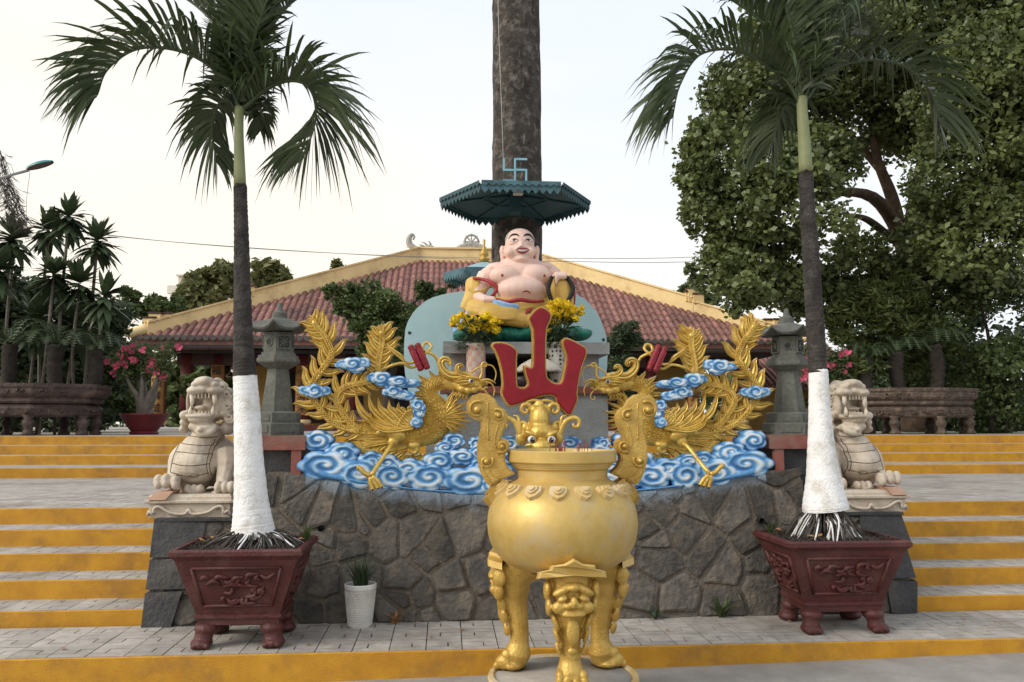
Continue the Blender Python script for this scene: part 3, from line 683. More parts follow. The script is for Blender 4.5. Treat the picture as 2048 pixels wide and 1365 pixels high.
    # scales
    mb = MB(); row = 0; s = 2.0
    while s < 31:
        i = int(s); f = s-i; c = C[i].lerp(C[min(i+1, 36)], f); t = C[min(i+1, 36)]-C[max(i-1, 0)]; a = math.atan2(t.y, t.x); v = P2(c.x, c.y); tx = Vector((math.cos(a), -math.sin(a))); nn = Vector((-tx.y, tx.x))
        r = R[i].x*U; dd = R[i].y/1000; sz = .0135; m_ = max(3, int(2*r/(sz*1.25)))
        for j in range(m_):
            q = math.pi*((j+.5+.5*(row % 2))/m_); 
            if q > math.pi*.98: continue
            px_ = v+nn*r*math.cos(q); yy = YP+.015-dd*.62*math.sin(q); e = -tx; d = sz*.8
            ctr = (px_.x, yy-.009*math.sin(q)-.002, px_.y)
            ring = [(px_.x+e.x*d*1.25+nn.x*0, yy-.002, px_.y+e.y*d*1.25), (px_.x+e.x*d*.6+nn.x*d*.75, yy, px_.y+e.y*d*.6+nn.y*d*.75), (px_.x-e.x*d*.5+nn.x*d*.7, yy+.002, px_.y-e.y*d*.5+nn.y*d*.7), (px_.x-e.x*d*.9, yy+.003, px_.y-e.y*d*.9), (px_.x-e.x*d*.5-nn.x*d*.7, yy+.002, px_.y-e.y*d*.5-nn.y*d*.7), (px_.x+e.x*d*.6-nn.x*d*.75, yy, px_.y+e.y*d*.6-nn.y*d*.75)]
            ring[0] = (ring[0][0], yy-.008, ring[0][2])
            mb.add([ctr]+ring, [(0, k+1, (k+1) % 6+1) for k in range(6)])
        L_ = (C[min(i+1, 36)]-C[i]).length*U if i < 36 else .03
        s += sz*.85/max(L_, .004); row += 1
    tag(mb.build('scales', 'gold_antique', root, False), kind='stuff')
    # wing
    wg = MB()
    for k, (bx, by, mx_, my, tx_, ty) in enumerate(((770,890,560,840,492,648),(800,888,640,835,578,672),(825,880,700,830,640,702),(845,868,750,820,712,716),(862,858,800,812,775,732),(880,850,855,800,858,745))):
        stroke(wg, [(bx, by), ((bx+mx_)/2+10, (by+my)/2+14), (mx_, my-20), ((mx_+tx_)/2-14, (my+ty)/2), (tx_, ty)], lambda t: 24*(.7+.5*math.sin(math.pi*min(1, t*1.1)))*(1-t**4), .026, -.05-.006*k, 16)
        stroke(wg, [(bx, by), ((bx+mx_)/2+30, (by+my)/2+20), (mx_+50, my+6), (mx_+32, my-52)], lambda t: 18*(1-t**3), .022, -.064-.005*k, 12)
    for k in range(5): stroke(wg, [(890-k*6, 862+k*9), (800-k*22, 895+k*6), (710-k*24, 905-k*4), (640-k*16, 880-k*12)], lambda t: 15*(1-t**3), .02, -.072-.004*k, 12)
    w_ = wg.build('wing', 'gold_antique', root, auto=50)
    sc = MB()
    for r_ in range(7):
        for c_ in range(9-r_):
            v = P2(770+c_*16+r_*9, 880-r_*14-c_*5); sc.ell((v.x, YP-.082-.004*r_, v.y), (.0125, .010, .0105), 8, 5)
    tag(sc.build('wing_scales', 'gold_antique', w_), kind='stuff')
    # ruff, crest, frill, whiskers
    rf = MB(); rf2 = MB()
    for (x, y, a, L, W) in ((1010,590,-2.0,74,17),(965,612,-2.3,84,19),(935,640,-2.7,92,20),(925,680,-3.05,100,20),(930,715,-3.3,84,18),(1060,588,-1.9,60,15),(950,630,-2.5,70,18)):
        flame(rf, (x, y), a, L, W, .0, -.3)
    for (a, L) in ((-1.25, 108), (-.9, 128), (-.55, 150), (-.25, 168), (.05, 160), (.3, 140), (.55, 112)):
        flame(rf2, (1085, 830+60*a), a, L, 17, -.01, .24, .02)
        flame(rf2, (1080, 845+60*a), a+.12, L*.8, 13, -.02, .24, .02)
    for k in range(5): stroke(rf2, [(1150+k*18, 668), (1120+k*22, 690+k*3), (1130+k*30, 712+k*4)], taper(9, 8), .014, -.02, 7)
    rf2.build('chest_frill', 'gold_antique', root, auto=50); rf.build('ruff', 'gold_antique', root, auto=50)
    cr = MB()
    stroke(cr, [(1240,575),(1180,560),(1110,560),(1062,525),(1045,480),(1062,455),(1092,458),(1102,478),(1088,490)], lambda t: 26*(1-t)**.6+7, .03, -.05, 22)
    stroke(cr, [(1215,560),(1170,548),(1150,522),(1158,498),(1180,495),(1188,512)], lambda t: 17*(1-t)**.6+6, .026, -.06, 16)
    stroke(cr, [(1235,590),(1190,588),(1150,598),(1120,590)], lambda t: 18*(1-t**2)+3, .024, -.068, 10); stroke(cr, [(1230,602),(1190,612),(1160,612)], lambda t: 14*(1-t**2)+3, .022, -.066, 8)
    cr.build('crest', 'gold_antique', root, auto=50)
    wk = MB()
    def T(pts, r0, r1, y=-.05): C_ = spline([(P2(*p).x, YP+y, P2(*p).y) for p in pts], 26); wk.tube(C_, [r0+(r1-r0)*i/26 for i in range(27)], 7)
    T([(1210,565),(1270,520),(1330,492),(1380,500),(1402,545),(1392,598)], .0075, .004); T([(1290,590),(1310,550),(1308,505),(1318,478),(1338,480),(1338,500),(1322,502)], .010, .006)
    T([(1335,600),(1372,612),(1392,650),(1385,692)], .0075, .005); T([(1300,595),(1345,585),(1385,600),(1400,612)], .012, .003); T([(1295,640),(1320,650),(1335,636),(1350,640)], .010, .004)
    T([(1330,655),(1350,690),(1335,715),(1318,702),(1328,690)], .007, .004)
    wk.build('whisker', 'gold_antique', root)
    e = P2(1240, 597); ey = MB().ell((e.x, YP-.092, e.y), (.019, .016, .016)).build('eye', 'eye_white', root); MB().ell((e.x+.003, YP-.105, e.y), (.0125, .007, .0125)).build('iris', 'iris', ey)
    # ribbons and the bound red scrolls
    rb = MB()
    def Rb(pts, r=.0115, y=-.02): C_ = spline([(P2(*p).x, YP+y-.02*math.sin(i*1.3), P2(*p).y) for i, p in enumerate(pts)], 34); rb.tube(C_, [r*(.45+.55*math.sin(math.pi*min(.5, i/34*3))) for i in range(35)], 7)
    Rb([(695,352),(740,395),(790,430),(810,470),(860,475),(910,440),(955,410),(985,375),(965,345),(935,352),(930,392),(965,410),(1010,435),(1035,490),(1060,520)]); Rb([(680,515),(740,490),(800,480),(850,505),(890,490),(920,445)]); Rb([(690,360),(745,412),(792,452),(828,482)], .009, -.01)
    rb.build('ribbon', 'gold_antique', root)
    for k, (a, c) in enumerate((((850,372),(918,522)), ((893,360),(958,512)))):
        p, q = P2(*a), P2(*c); d = (q-p).normalized(); y = YP-.055+.004*k; s_ = MB(); rr = .0255
        s_.tube([(p.x+d.x*t, y, p.y+d.y*t) for t in (-.01, -.004, .012, .02, .03, (q-p).length-.03, (q-p).length-.02, (q-p).length-.012, (q-p).length+.004, (q-p).length+.01)], [rr*.5, rr*.85, rr, rr*.88, rr*1.02, rr*1.02, rr*.88, rr, rr*.85, rr*.5], 14)
        so = s_.build('scroll', 'scroll_red', root); ln = MB()
        n2 = Vector((-d.y, d.x)); L = (q-p).length
        for t in (.25, .75):
            ar = []
            for i in range(9): q_ = math.pi*i/8; ar.append((p.x+d.x*L*t+n2.x*rr*1.05*math.cos(q_), y-rr*1.05*math.sin(q_), p.y+d.y*L*t+n2.y*rr*1.05*math.cos(q_)))
            ln.tube(ar, .0014, 4)
        for s2 in (.6, -.6): ln.tube([(p.x+d.x*L*t+n2.x*rr*s2, y-rr*.86, p.y+d.y*L*t+n2.y*rr*s2) for t in (.25, .5, .75)], .0014, 4)
        ln.build('scroll_line', 'petal_pink', so)
    # legs
    lg = MB(); L1 = [(735,1000),(715,1030),(660,1120),(612,1195)]; C_ = spline([(P2(*p).x, YP-.075-.20*k_/3, P2(*p).y) for k_, p in enumerate(L1)], 10); lg.tube(C_, [.022, .020, .017, .016, .015, .015, .015, .015, .016, .017, .019], 9); lg.build('leg', 'gold_antique', root)
    ft = MB(); cl = MB()
    for pts in ([(612,1195),(575,1180),(545,1150),(525,1140)], [(612,1200),(610,1235),(618,1262),(622,1280)], [(615,1200),(632,1232),(648,1258),(655,1272)], [(618,1198),(650,1222),(670,1250),(680,1265)]):
        C_ = spline([(P2(*p).x, YP-.28, P2(*p).y) for p in pts], 8); ft.tube(C_, [.016+.003*(i % 2) for i in range(9)], 8); cl.tube([C_[7], C_[8], C_[8]+(C_[8]-C_[6])*.8], [.012, .010, .001], 7)
    fo = ft.build('foot', 'gold_antique', root); cl.build('claw', 'claw_black', fo)
    l2 = MB(); C_ = spline([(P2(*p).x, YP-.03, P2(*p).y) for p in ((850,1005),(890,1030),(880,1060),(840,1050))], 8); l2.tube(C_, [.026, .024, .022, .02, .018, .016, .014, .012, .01], 8); l2.build('tucked_leg', 'gold_antique', root)
    # little clouds floating in the plumes
    for k, lst in enumerate(([(480,488,58,40,1),(425,492,54,26,0),(540,480,50,32,0),(500,515,50,28,0)], [(240,660,50,38,1),(182,655,48,27,0),(290,660,46,27,0),(235,685,50,18,0)], [(665,582,58,42,1),(615,575,40,28,0),(745,610,64,40,0),(830,612,78,26,0),(775,600,60,30,1)], [(745,662,48,32,1),(705,668,36,22,0),(820,688,58,30,0),(780,680,54,30,0)], [(897,752,38,34,1),(905,800,34,36,0),(890,862,36,30,0),(925,775,24,30,0)])):
        m = MB()
        for j, (cx, cy, a, b_, sp) in enumerate(lst):
            v = P2(cx, cy); y = YP-.075-.03*(k == 4)+(-.012 if sp else .0)-.002*j
            if sp: swirl(m, (v.x, v.y), a*U*1.1, b_*U*1.1, y, .026, 1.5, -1, 2.5, 5, .03, 13, 44, k*10+j)
            else: puff(m, (v.x, v.y), a*U*1.1, b_*U*1.1, y, .022, .03, k*10+j)
        m.build('small_cloud', 'cloud_paint', root)
    # hidden carrier bar that ties the carving to the clouds
    return root
ph = make_phoenix()
pr = copy_tree(ph); pr.scale.x = -1; pr.location.x = 2*X0-ph.location.x
pr['label'] = 'gold carved phoenix with flame-like tail plumes facing the red character from the right'
# ================================================================== red mountain character
sg = [(610,46),(650,60),(690,93),(692,128),(673,170),(656,215),(653,520),(690,560),(740,572),(757,555),(775,470),(790,390),(763,320),(758,276),(785,258),(832,275),(880,300),(930,330),(933,375),(905,440),(886,510),(866,630),(873,680),(850,740),(820,796),(790,790),(747,742),(716,700),(712,664),(660,655),(560,682),(480,716),(400,737),(374,702),(340,640),(355,580),(345,480),(321,392),(300,346),(274,310),(300,290),(360,289),(420,310),(463,350),(455,400),(455,588),(480,600),(512,595),(530,570),(502,490),(500,440),(548,466),(560,440),(560,215),(541,165),(525,130),(560,82)]
YS = 6.24
o = Q4(610, 780, YS)
sign = thing('mountain_character_sign', (o.x, YS, o.z), 'big red and gold three-pronged character standing between the two phoenixes', 'sign')
def smooth_outline(p, it=2):
    for _ in range(it):
        q = []
        for i in range(len(p)): a, b = Vector(p[i]), Vector(p[(i+1) % len(p)]); q += [tuple(a.lerp(b, .22)), tuple(a.lerp(b, .78))]
        p = q
    return p
def poly_solid(outline, y0, y1, name, mat, parent, inset=0, dome=0, keep_inner=False):
    bm = bmesh.new(); f = bm.faces.new([bm.verts.new((x, y0, z)) for x, z in outline]); f.normal_update()
    if f.normal.y > 0: f.normal_flip(); f.normal_update()
    if inset:
        r = bmesh.ops.inset_region(bm, faces=[f], thickness=inset, use_even_offset=True, use_boundary=True)
        bmesh.ops.delete(bm, geom=r['faces'], context='FACES'); f = [q for q in bm.faces][0]
        bmesh.ops.delete(bm, geom=[v for v in bm.verts if not v.link_faces], context='VERTS')
    r = bmesh.ops.extrude_face_region(bm, geom=[f]); vv = [g for g in r['geom'] if isinstance(g, bmesh.types.BMVert)]; bmesh.ops.translate(bm, verts=vv, vec=(0, y1-y0, 0))
    top = [q for q in bm.faces if len(q.verts) > 8 and abs(q.calc_center_median().y-min(y0, y1)) < 1e-4]
    if dome:
        for th, dp in dome:
            bmesh.ops.recalc_face_normals(bm, faces=bm.faces); top[0].normal_update()
            r = bmesh.ops.inset_region(bm, faces=top, thickness=th, depth=dp, use_even_offset=True)
    bmesh.ops.recalc_face_normals(bm, faces=bm.faces)
    bmesh.ops.triangulate(bm, faces=[q for q in bm.faces if len(q.verts) > 4])
    me = bpy.data.meshes.new(name); bm.to_mesh(me); bm.free(); me.transform(Matrix.Translation(-wl(parent))); me.materials.append(MATS[mat])
    me.polygons.foreach_set('use_smooth', [True]*len(me.polygons)); me.set_sharp_from_angle(angle=rad(40)); return link(bpy.data.objects.new(name, me), parent)
sgo = [(Q4(x, y, YS).x, Q4(x, y, YS).z) for x, y in smooth_outline(sg, 1)]
poly_solid(sgo, YS-.03, YS+.05, 'gold_border', 'gold', sign, dome=[(.004, .006)])
rf_ = poly_solid(sgo, YS-.062, YS+.0, 'red_face', 'sign_red', sign, inset=.0125); fuse(rf_, .0045, 8)
MB().box((o.x-.05, YS+.05, 1.1), (o.x+.05, YS+.12, o.z+.15)).build('support_post', 'altar_grey', sign, False)
# ================================================================== beast head under the character
YB = 6.23; K4 = 3.414; UB = YB/FPX/K4
bx = Q4(610, 1010, YB); beast = thing('beast_head_carving', (bx.x, YB, bx.z), 'gold beast head with staring black eyes rising behind the burner rim', 'beast head')
b = MB()
def EB(cx, cy, rx, rz, ry, y=0, rot=0): v = Q4(cx, cy, YB); b.ell((v.x, YB+y, v.z), (rx*UB, ry, rz*UB), 16, 10, (0, rot, 0))
EB(605, 820, 72, 110, .11, -.03); EB(610, 900, 95, 70, .12, -.05); EB(610, 1000, 80, 60, .12, -.09); EB(610, 1040, 95, 60, .12, -.05)
EB(605, 712, 38, 34, .05, -.02); EB(560, 740, 40, 30, .045, -.02); EB(650, 740, 40, 30, .045, -.02)
for s_ in (-1, 1):
    EB(610+s_*66, 915, 52, 20, .05, -.12, -s_*.45); EB(610+s_*66, 985, 46, 16, .05, -.12, s_*.2); EB(610+s_*125, 940, 40, 55, .05, -.02); EB(610+s_*100, 870, 30, 40, .05, -.02)
blob(b, 'head', 'gold_antique', beast, .007, 3)
hb = MB()
def tubeB(pts, r0, r1, y=-.04):
    for s_ in (-1, 1):
        C_ = []
        for p in pts:
            v = Q4(610+s_*(p[0]-610), p[1], YB); C_.append((v.x, YB+y, v.z))
        C_ = spline(C_, 22); hb.tube(C_, [r0+(r1-r0)*i/22 for i in range(23)], 9)
tubeB([(650,800),(665,750),(690,715),(725,720),(735,755),(712,775),(695,760),(705,745)], .022, .010); tubeB([(690,880),(700,850),(725,835),(745,850),(738,872),(720,868),(722,855)], .014, .008)
tubeB([(740,930),(760,870),(790,825),(840,805),(875,825),(868,865),(838,865),(838,845)], .024, .011); tubeB([(745,900),(750,840),(760,800),(790,790)], .018, .006); tubeB([(700,700),(660,688),(625,690)], .010, .012)
hb.build('horn', 'gold_antique', beast)
for s_ in (-1, 1):
    v = Q4(610+s_*66, 952, YB); e = MB().ell((v.x, YB-.15, v.z), (.030, .024, .027)).build('eye', 'eye_white', beast); MB().ell((v.x-s_*.003, YB-.1665, v.z-.003), (.020, .012, .021)).build('iris', 'iris', e)
    MB().ell((v.x-s_*.003+.006, YB-.1775, v.z+.004), (.004, .002, .004)).build('eye_glint', 'eye_white', e)
# ================================================================== altar, blue board, big tree, canopies
YT = 7.45
def Q3(cx, cy, Y): return atY(860+cx/3.25, 280+cy/3.25, Y)
l, r_ = atY(886, 690, YT-.35), atY(1219, 690, YT-.35); tz = l.z+.03
altar = thing('altar_table', ((l.x+r_.x)/2, YT, .835), 'grey concrete altar table carrying the laughing statue', 'altar')
MB().box((l.x, YT-.35, tz-.10), (r_.x, YT+.55, tz)).build('table_top', 'altar_grey', altar, False)
MB().box((l.x+.07, YT-.22, .835), (l.x+.36, YT+.45, tz-.10)).build('pier', 'altar_grey', altar, False); MB().box((r_.x-.36, YT-.22, .835), (r_.x-.07, YT+.45, tz-.10)).build('pier', 'altar_grey', altar, False)
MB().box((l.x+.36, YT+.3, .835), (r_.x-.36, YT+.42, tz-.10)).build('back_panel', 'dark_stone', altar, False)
sz = 1.86
MB().box((l.x-.02, YT-.5, sz-.06), (r_.x+.02, YT-.225, sz)).build('shelf', 'red_beam', altar, False); MB().box((l.x+.04, YT-.46, .835), (r_.x-.04, YT-.24, sz-.062)).build('front_panel', 'altar_grey', altar, False)
# blue lotus-shaped board
YBd = 8.15
bo = [(808,690),(812,650),(830,620),(858,598),(892,588),(930,583),(975,578),(1040,572),(1100,578),(1140,585),(1172,600),(1196,628),(1211,668),(1215,700),(1213,745),(1205,800),(1196,880),(830,880),(818,790),(808,735)]
ol = [(atY(x, y, YBd).x, atY(x, y, YBd).z) for x, y in smooth_outline(bo, 1)]
v = atY(1010, 880, YBd); bd = thing('blue_backdrop_board', (v.x, YBd, v.z), 'pale blue rounded backdrop board behind the laughing statue', 'board')
poly_solid(ol, YBd-.02, YBd+.03, 'panel', 'board_blue', bd)
for (x, y) in ((819,666),(1207,680)):
    p = atY(x, y, YBd-.024); m = MB().lathe([(.001, 0), (.016, 0)], 12, closed=True); m.v = [(p.x+a, YBd-.024, p.z+b_) for a, b_, c_ in m.v]; m.build('hole_dark', 'claw_black', bd)  # black disc on the solid panel, the dark of a hole put in as colour
m = MB()
for (x0_, y0_) in ((811, 700), (1130, 700)):
    pass
for x in (atY(860, 870, YBd).x, atY(1170, 870, YBd).x): m = MB().box((x-.04, YBd+.03, .835), (x+.04, YBd+.09, v.z+.5)).build('post', 'steel', bd, False)
# big tree trunk behind
TB = atY(1034, 600, 8.75); bt = thing('big_tree_trunk', (TB.x, 8.75, .83), 'tall thick dark rough tree trunk rising behind the statue', 'tree')
m = MB(); N = 40; zs = np.linspace(.8, 9.5, 60); vs = []
for i, z in enumerate(zs):
    r = .275-.006*(z-2)
    if z < 2: r += .08*(2-z)
    for j in range(N):
        q = 2*math.pi*j/N; k = r*(1+.03*math.sin(3*q+z*.4)+.025*math.sin(7*q+z*1.7)+random.uniform(-.022, .022)); vs.append((TB.x-.03*(z-2)*.12+k*math.cos(q), 8.75+k*math.sin(q), z))
m.add(vs, [(i*N+j, i*N+(j+1) % N, (i+1)*N+(j+1) % N, (i+1)*N+j) for i in range(59) for j in range(N)]); m.build('trunk', 'big_bark', bt)
m = MB()
for i in range(240):   # bark plates
    z = random.uniform(1.0, 9.2); q = random.uniform(0, 6.283); r = .275-.006*(z-2)-.010; h = random.uniform(.06, .22); wq = random.uniform(.05, .11)
    vs = []
    for (dq, dzz, e) in ((-wq, -h*.4, 0), (-wq*.3, -h*.5, .012), (wq*.6, -h*.45, .01), (wq, 0, 0), (wq*.5, h*.5, .01), (-wq*.6, h*.45, .012)):
        vs.append((TB.x-.0036*(z-2)+(r+e)*math.cos(q+dq), 8.75+(r+e)*math.sin(q+dq), z+dzz))
    vs.append((TB.x-.0036*(z-2)+(r+.022)*math.cos(q), 8.75+(r+.022)*math.sin(q), z)); m.add(vs, [(k, (k+1) % 6, 6) for k in range(6)])
tag(m.build('bark_plates', 'big_bark', bt, False), kind='stuff')
p0, p1 = atY(997, 40, 8.44), atY(1008, 358, 8.44); m = MB().tube(spline([(p0.x-.02, 8.45, p0.z+1), p0, (p0.x*.6+p1.x*.4, 8.44, p0.z*.6+p1.z*.4), p1], 16), .004, 5).build('hanging_cord', 'steel', None, origin=tuple(p1)); tag(m, 'thin pale cord hanging down the big tree trunk', 'cord')
# hexagonal canopies
def canopy(name, cx, cy, Y, R, rise, label, big):
    c = atY(cx, cy, Y); rt = thing(name, (c.x, Y, c.z), label, 'canopy'); m1, m2 = ('canopy_teal', 'canopy_trim') if big else ('canopy_light', 'canopy_trim'); a0 = 0
    cor = [Vector((c.x+R*math.cos(a0+k*math.pi/3), Y+R*math.sin(a0+k*math.pi/3), c.z)) for k in range(6)]; top = Vector((c.x, Y, c.z+rise)); ri = .42
    inn = [cor[k].lerp(top, .55) for k in range(6)]
    for k in range(6):
        a, b_, ia, ib = cor[k], cor[(k+1) % 6], inn[k], inn[(k+1) % 6]; d = Vector((0, 0, .012))
        m = MB(); g = .006; m.add([a, b_, ib, ia, a+d, b_+d, ib+d, ia+d], [(0, 3, 2, 1), (4, 5, 6, 7), (0, 1, 5, 4), (1, 2, 6, 5), (2, 3, 7, 6), (3, 0, 4, 7)])
        m.add([ia, ib, top, ia+d, ib+d, top+d], [(0, 2, 1), (3, 4, 5), (0, 1, 4, 3)]); m.build('roof_panel', m1, rt, False)
        rb_ = MB().tube([a-Vector((0, 0, .01)), top-Vector((0, 0, .012))], .011, 6).build('rib', m1, rt)
        MB().tube([a.lerp(top, .0)-Vector((0, 0, .008)), b_-Vector((0, 0, .008))], .010, 6).build('edge_bar', m1, rt); MB().tube([ia-Vector((0, 0, .012)), ib-Vector((0, 0, .012))], .007, 6).build('cross_bar', m1, rt)
        m = MB(); n = 11 if big else 8; out_ = ((a+b_)/2-Vector((c.x, Y, c.z))).normalized()*.008
        for tier, (hh, off, up_) in enumerate(((.074 if big else .10, 1.0, .0), (.04, 1.02, .03))):
            if tier and not big: continue
            for i in range(n):
                e0, e1 = a.lerp(b_, i/n), a.lerp(b_, (i+1)/n); u = Vector((0, 0, .022+up_*.6)); o2 = out_*off*(1+tier*1.6); mid_ = (e0+e1)/2
                t = out_*.5; m.add([e0+o2+u, e1+o2+u, e1+o2-Vector((0, 0, hh*.45-up_)), mid_+o2-Vector((0, 0, hh-up_)), e0+o2-Vector((0, 0, hh*.45-up_)), e0+o2+u+t, e1+o2+u+t, e1+o2+t-Vector((0, 0, hh*.45-up_)), mid_+o2+t-Vector((0, 0, hh-up_)), e0+o2+t-Vector((0, 0, hh*.45-up_))], [(0, 4, 3, 2, 1), (5, 6, 7, 8, 9), (0, 1, 6, 5), (1, 2, 7, 6), (2, 3, 8, 7), (3, 4, 9, 8), (4, 0, 5, 9)])
        m.build('valance', m2 if (k == 4 or not big) else m1, rt, False)
    return rt, c, cor, top
cn, cc, cor, top = canopy('hexagonal_canopy', 1031, 408, 7.95, .715, .10, 'dark teal six-sided canopy with scalloped edge above the statue', True)
MB().tube([(cc.x, 7.95, cc.z+.095), (cc.x, 8.6, cc.z+.07)], .022, 8).build('bracket', 'canopy_teal', cn); MB().box((cc.x-.05, 7.9, cc.z-.09), (cc.x+.05, 8.05, cc.z+.09)).build('hub', 'canopy_teal', cn, False)
MB().box((cc.x-.045, 7.62, cc.z+.012), (cc.x+.045, 7.70, cc.z+.055)).build('ceiling_lamp', 'cream_stone', cn, False)
m = MB(); yb = 7.95; tw = .009
def sb(x0_, y0_, x1_, y1_):
    a, b_ = atY(x0_, y0_, yb), atY(x1_, y1_, yb); m.box((min(a.x, b_.x)-tw, yb-.008, min(a.z, b_.z)-tw), (max(a.x, b_.x)+tw, yb+.008, max(a.z, b_.z)+tw))
sb(1030, 319, 1030, 372)
m.build('symbol_upright', 'symbol_blue', cn, False)
for q in ((1007.6, 340.5, 1026, 340.5), (1034, 340.5, 1052.4, 340.5), (1034, 319, 1052.4, 319), (1007.6, 319, 1007.6, 336.5), (1052.4, 344.5, 1052.4, 368), (1007.6, 362, 1026, 362)): m = MB(); sb(*q); m.build('symbol_bar', 'symbol_blue', cn, False)
c2, cc2, cor2, top2 = canopy('hexagonal_canopy', 968, 551, 9.9, .47, .16, 'small pale blue canopy with gold finial beside the laughing statue', False)
zt2 = top2.z
MB().lathe([(.001, 0), (.06, 0), (.05, .02), (.07, .03), (.045, .05), (.03, .055), (.055, .08), (.052, .11), (.025, .15), (.014, .19), (.016, .27), (.001, .28)], 16, (cc2.x, 9.9, zt2), closed=True).build('finial', 'gold', c2)
MB().lathe([(.03, 0), (.03, cc2.z+.1-.835)], 12, (cc2.x+.1, 9.9, .835)).build('pole', 'dark_wood', c2)
# vases with chrysanthemums
def flower_head(mb, c, r, mat=None):
    for k in range(26):
        u = random.uniform(-.2, 1); q = random.uniform(0, 6.283); s = math.sqrt(max(0, 1-u*u)); d = Vector((s*math.cos(q), s*math.sin(q), u)); a = d.cross(Vector((random.uniform(-1, 1), random.uniform(-1, 1), .3))).normalized()
        p = c+d*r*.35; e = c+d*r*random.uniform(.85, 1.1); w_ = r*.26; md = (p+e)/2+d*.0
        mb.add([p-a*w_*.4, p+a*w_*.4, md+a*w_, e+a*w_*.35, e-a*w_*.35, md-a*w_], [(0, 1, 2, 5), (5, 2, 3, 4)])
    mb.ell(c, r*.62, 8, 6)
def leafq(mb, p, d, L, w_, droop=.3):
    d = Vector(d).normalized(); a = d.cross(Vector((0, 0, 1))); a = a.normalized() if a.length > .05 else Vector((1, 0, 0)); m_ = p+d*L*.5; e = p+d*L-Vector((0, 0, droop*L*.5))
    mb.add([p, m_+a*w_, e, m_-a*w_], [(0, 1, 2, 3)])
def vase(px, topy, boty, Y, R, rows, label, blooms, spread, pattern):
    a, b_ = atY(px, topy, Y), atY(px, boty, Y); z0, z1 = sz, a.z; rt = thing('flower_vase', (a.x, Y, z0), label, 'vase')
    MB().lathe([(R*.9, z0), (R*.96, z0+.03), (R*.96, z1-.02), (R*1.02, z1), (R*.86, z1), (R*.84, z1-.03), (.001, z1-.03)], 20, (a.x, Y, 0)).build('body', 'vase_cream' if pattern == 'pink' else 'vase_white', rt, auto=40)
    nn = 12; hh = (z1-z0-.05)/rows
    for i in range(rows):
        for j in range(nn):
            if pattern == 'pink' and (i+j) % 2: continue
            if pattern == 'check' and not (i in (0, rows-1) and (i+j) % 2 == 0) and not (0 < i < rows-1 and random.random() < .55): continue
            q0, q1 = 2*math.pi*j/nn+.02, 2*math.pi*(j+1)/nn-.02; rr = R*.985; m = MB()
            if pattern == 'check' and 0 < i < rows-1: q0 += random.uniform(.05, .3); z_0 = z0+.03+hh*(i+random.uniform(.1, .3)); z_1 = z_0+hh*.5
            else: z_0, z_1 = z0+.03+hh*i+.003, z0+.03+hh*(i+1)-.003
            m.add([(a.x+rr*math.cos(q)*k, Y+rr*math.sin(q)*k, z) for k in (.985, 1) for z in (z_0, z_1) for q in (q0, (q0+q1)/2, q1)], [(6, 7, 10, 9), (7, 8, 11, 10), (0, 6, 9, 3), (2, 5, 11, 8), (3, 9, 10, 4), (4, 10, 11, 5)])
            m.build('mosaic_tile', 'vase_pink' if pattern == 'pink' else 'dark_stone', rt, False)
    fl = thing('chrysanthemum_bouquet', (a.x, Y, z1), label[0].upper()*0+blooms[0], 'flowers', None); st = MB(); hd = []
    for (bx_, by_, rr) in blooms[1]:
        c = atY(bx_, by_, Y+random.uniform(-.07, .07)); st.tube(spline([(a.x+random.uniform(-.02, .02), Y, z1-.02), ((a.x+c.x)/2, Y, (z1+c.z)/2+.02), tuple(c)], 6), .005, 5); m = MB(); flower_head(m, c, rr*Y/FPX); m.build('bloom', 'petal_yellow', fl)
    for k in range(spread):
        q = random.uniform(0, 6.283); L = random.uniform(.03, .20); p = Vector((a.x+math.cos(q)*L*.8, Y+math.sin(q)*L*.5, z1+random.uniform(-.05, .26)*(1-L*1.5))); leafq(st, p, (math.cos(q), math.sin(q), random.uniform(-.6, .5)), random.uniform(.05, .10), .016)
    st.build('stems_and_leaves', 'leaf_dark', fl, False)
BL1 = [(912,640,13),(925,632,11),(920,655,10),(935,648,13),(948,660,12),(960,640,13),(972,634,12),(985,645,15),(990,662,14),(975,660,15),(962,655,11),(945,640,10),(905,650,9),(998,645,9)]
BL2 = [(1105,612,13),(1118,607,13),(1132,612,14),(1146,622,13),(1160,627,11),(1100,628,12),(1114,627,13),(1128,630,14),(1142,638,12),(1104,645,10),(1152,640,9),(1098,662,7),(1164,617,8),(1120,644,10)]
vase(952, 688, 765, 7.08, .083, 7, 'tall vase with pink and cream checked tiles left of the statue', ('yellow chrysanthemum bouquet in the pink checked vase', BL1), 210, 'pink')
vase(1113, 686, 765, 7.08, .070, 9, 'tall black and white mosaic vase right of the statue', ('yellow chrysanthemum bouquet in the black and white vase', BL2), 230, 'check')
# cream stone parasol and small dark pot behind the character
c = atY(1078, 745, 7.0); ps = thing('small_stone_parasol', (c.x, 7.0, sz), 'cream stone parasol ornament half hidden behind the red character', 'ornament')
def scal(p, q, i): return Vector((p.x, p.y, p.z-.012*abs(math.sin(4*q))*(1 if i in (1, 2) else 0)))
h0 = atY(1078, 742, 7.0).z
MB().lathe([(.001, h0), (.19, h0-.005), (.195, h0+.012), (.15, h0+.055), (.08, h0+.095), (.03, h0+.11), (.022, h0+.13), (.035, h0+.155), (.03, h0+.18), (.012, h0+.20), (.001, h0+.21)], 32, (c.x, 7.0, 0), fn=scal, closed=True).build('shade', 'cream_stone', ps)
MB().lathe([(.02, sz), (.02, h0)], 10, (c.x, 7.0, 0)).build('pole', 'cream_stone', ps); MB().lathe([(.07, sz), (.07, sz+.02), (.03, sz+.03)], 16, (c.x, 7.0, 0)).build('foot', 'cream_stone', ps)
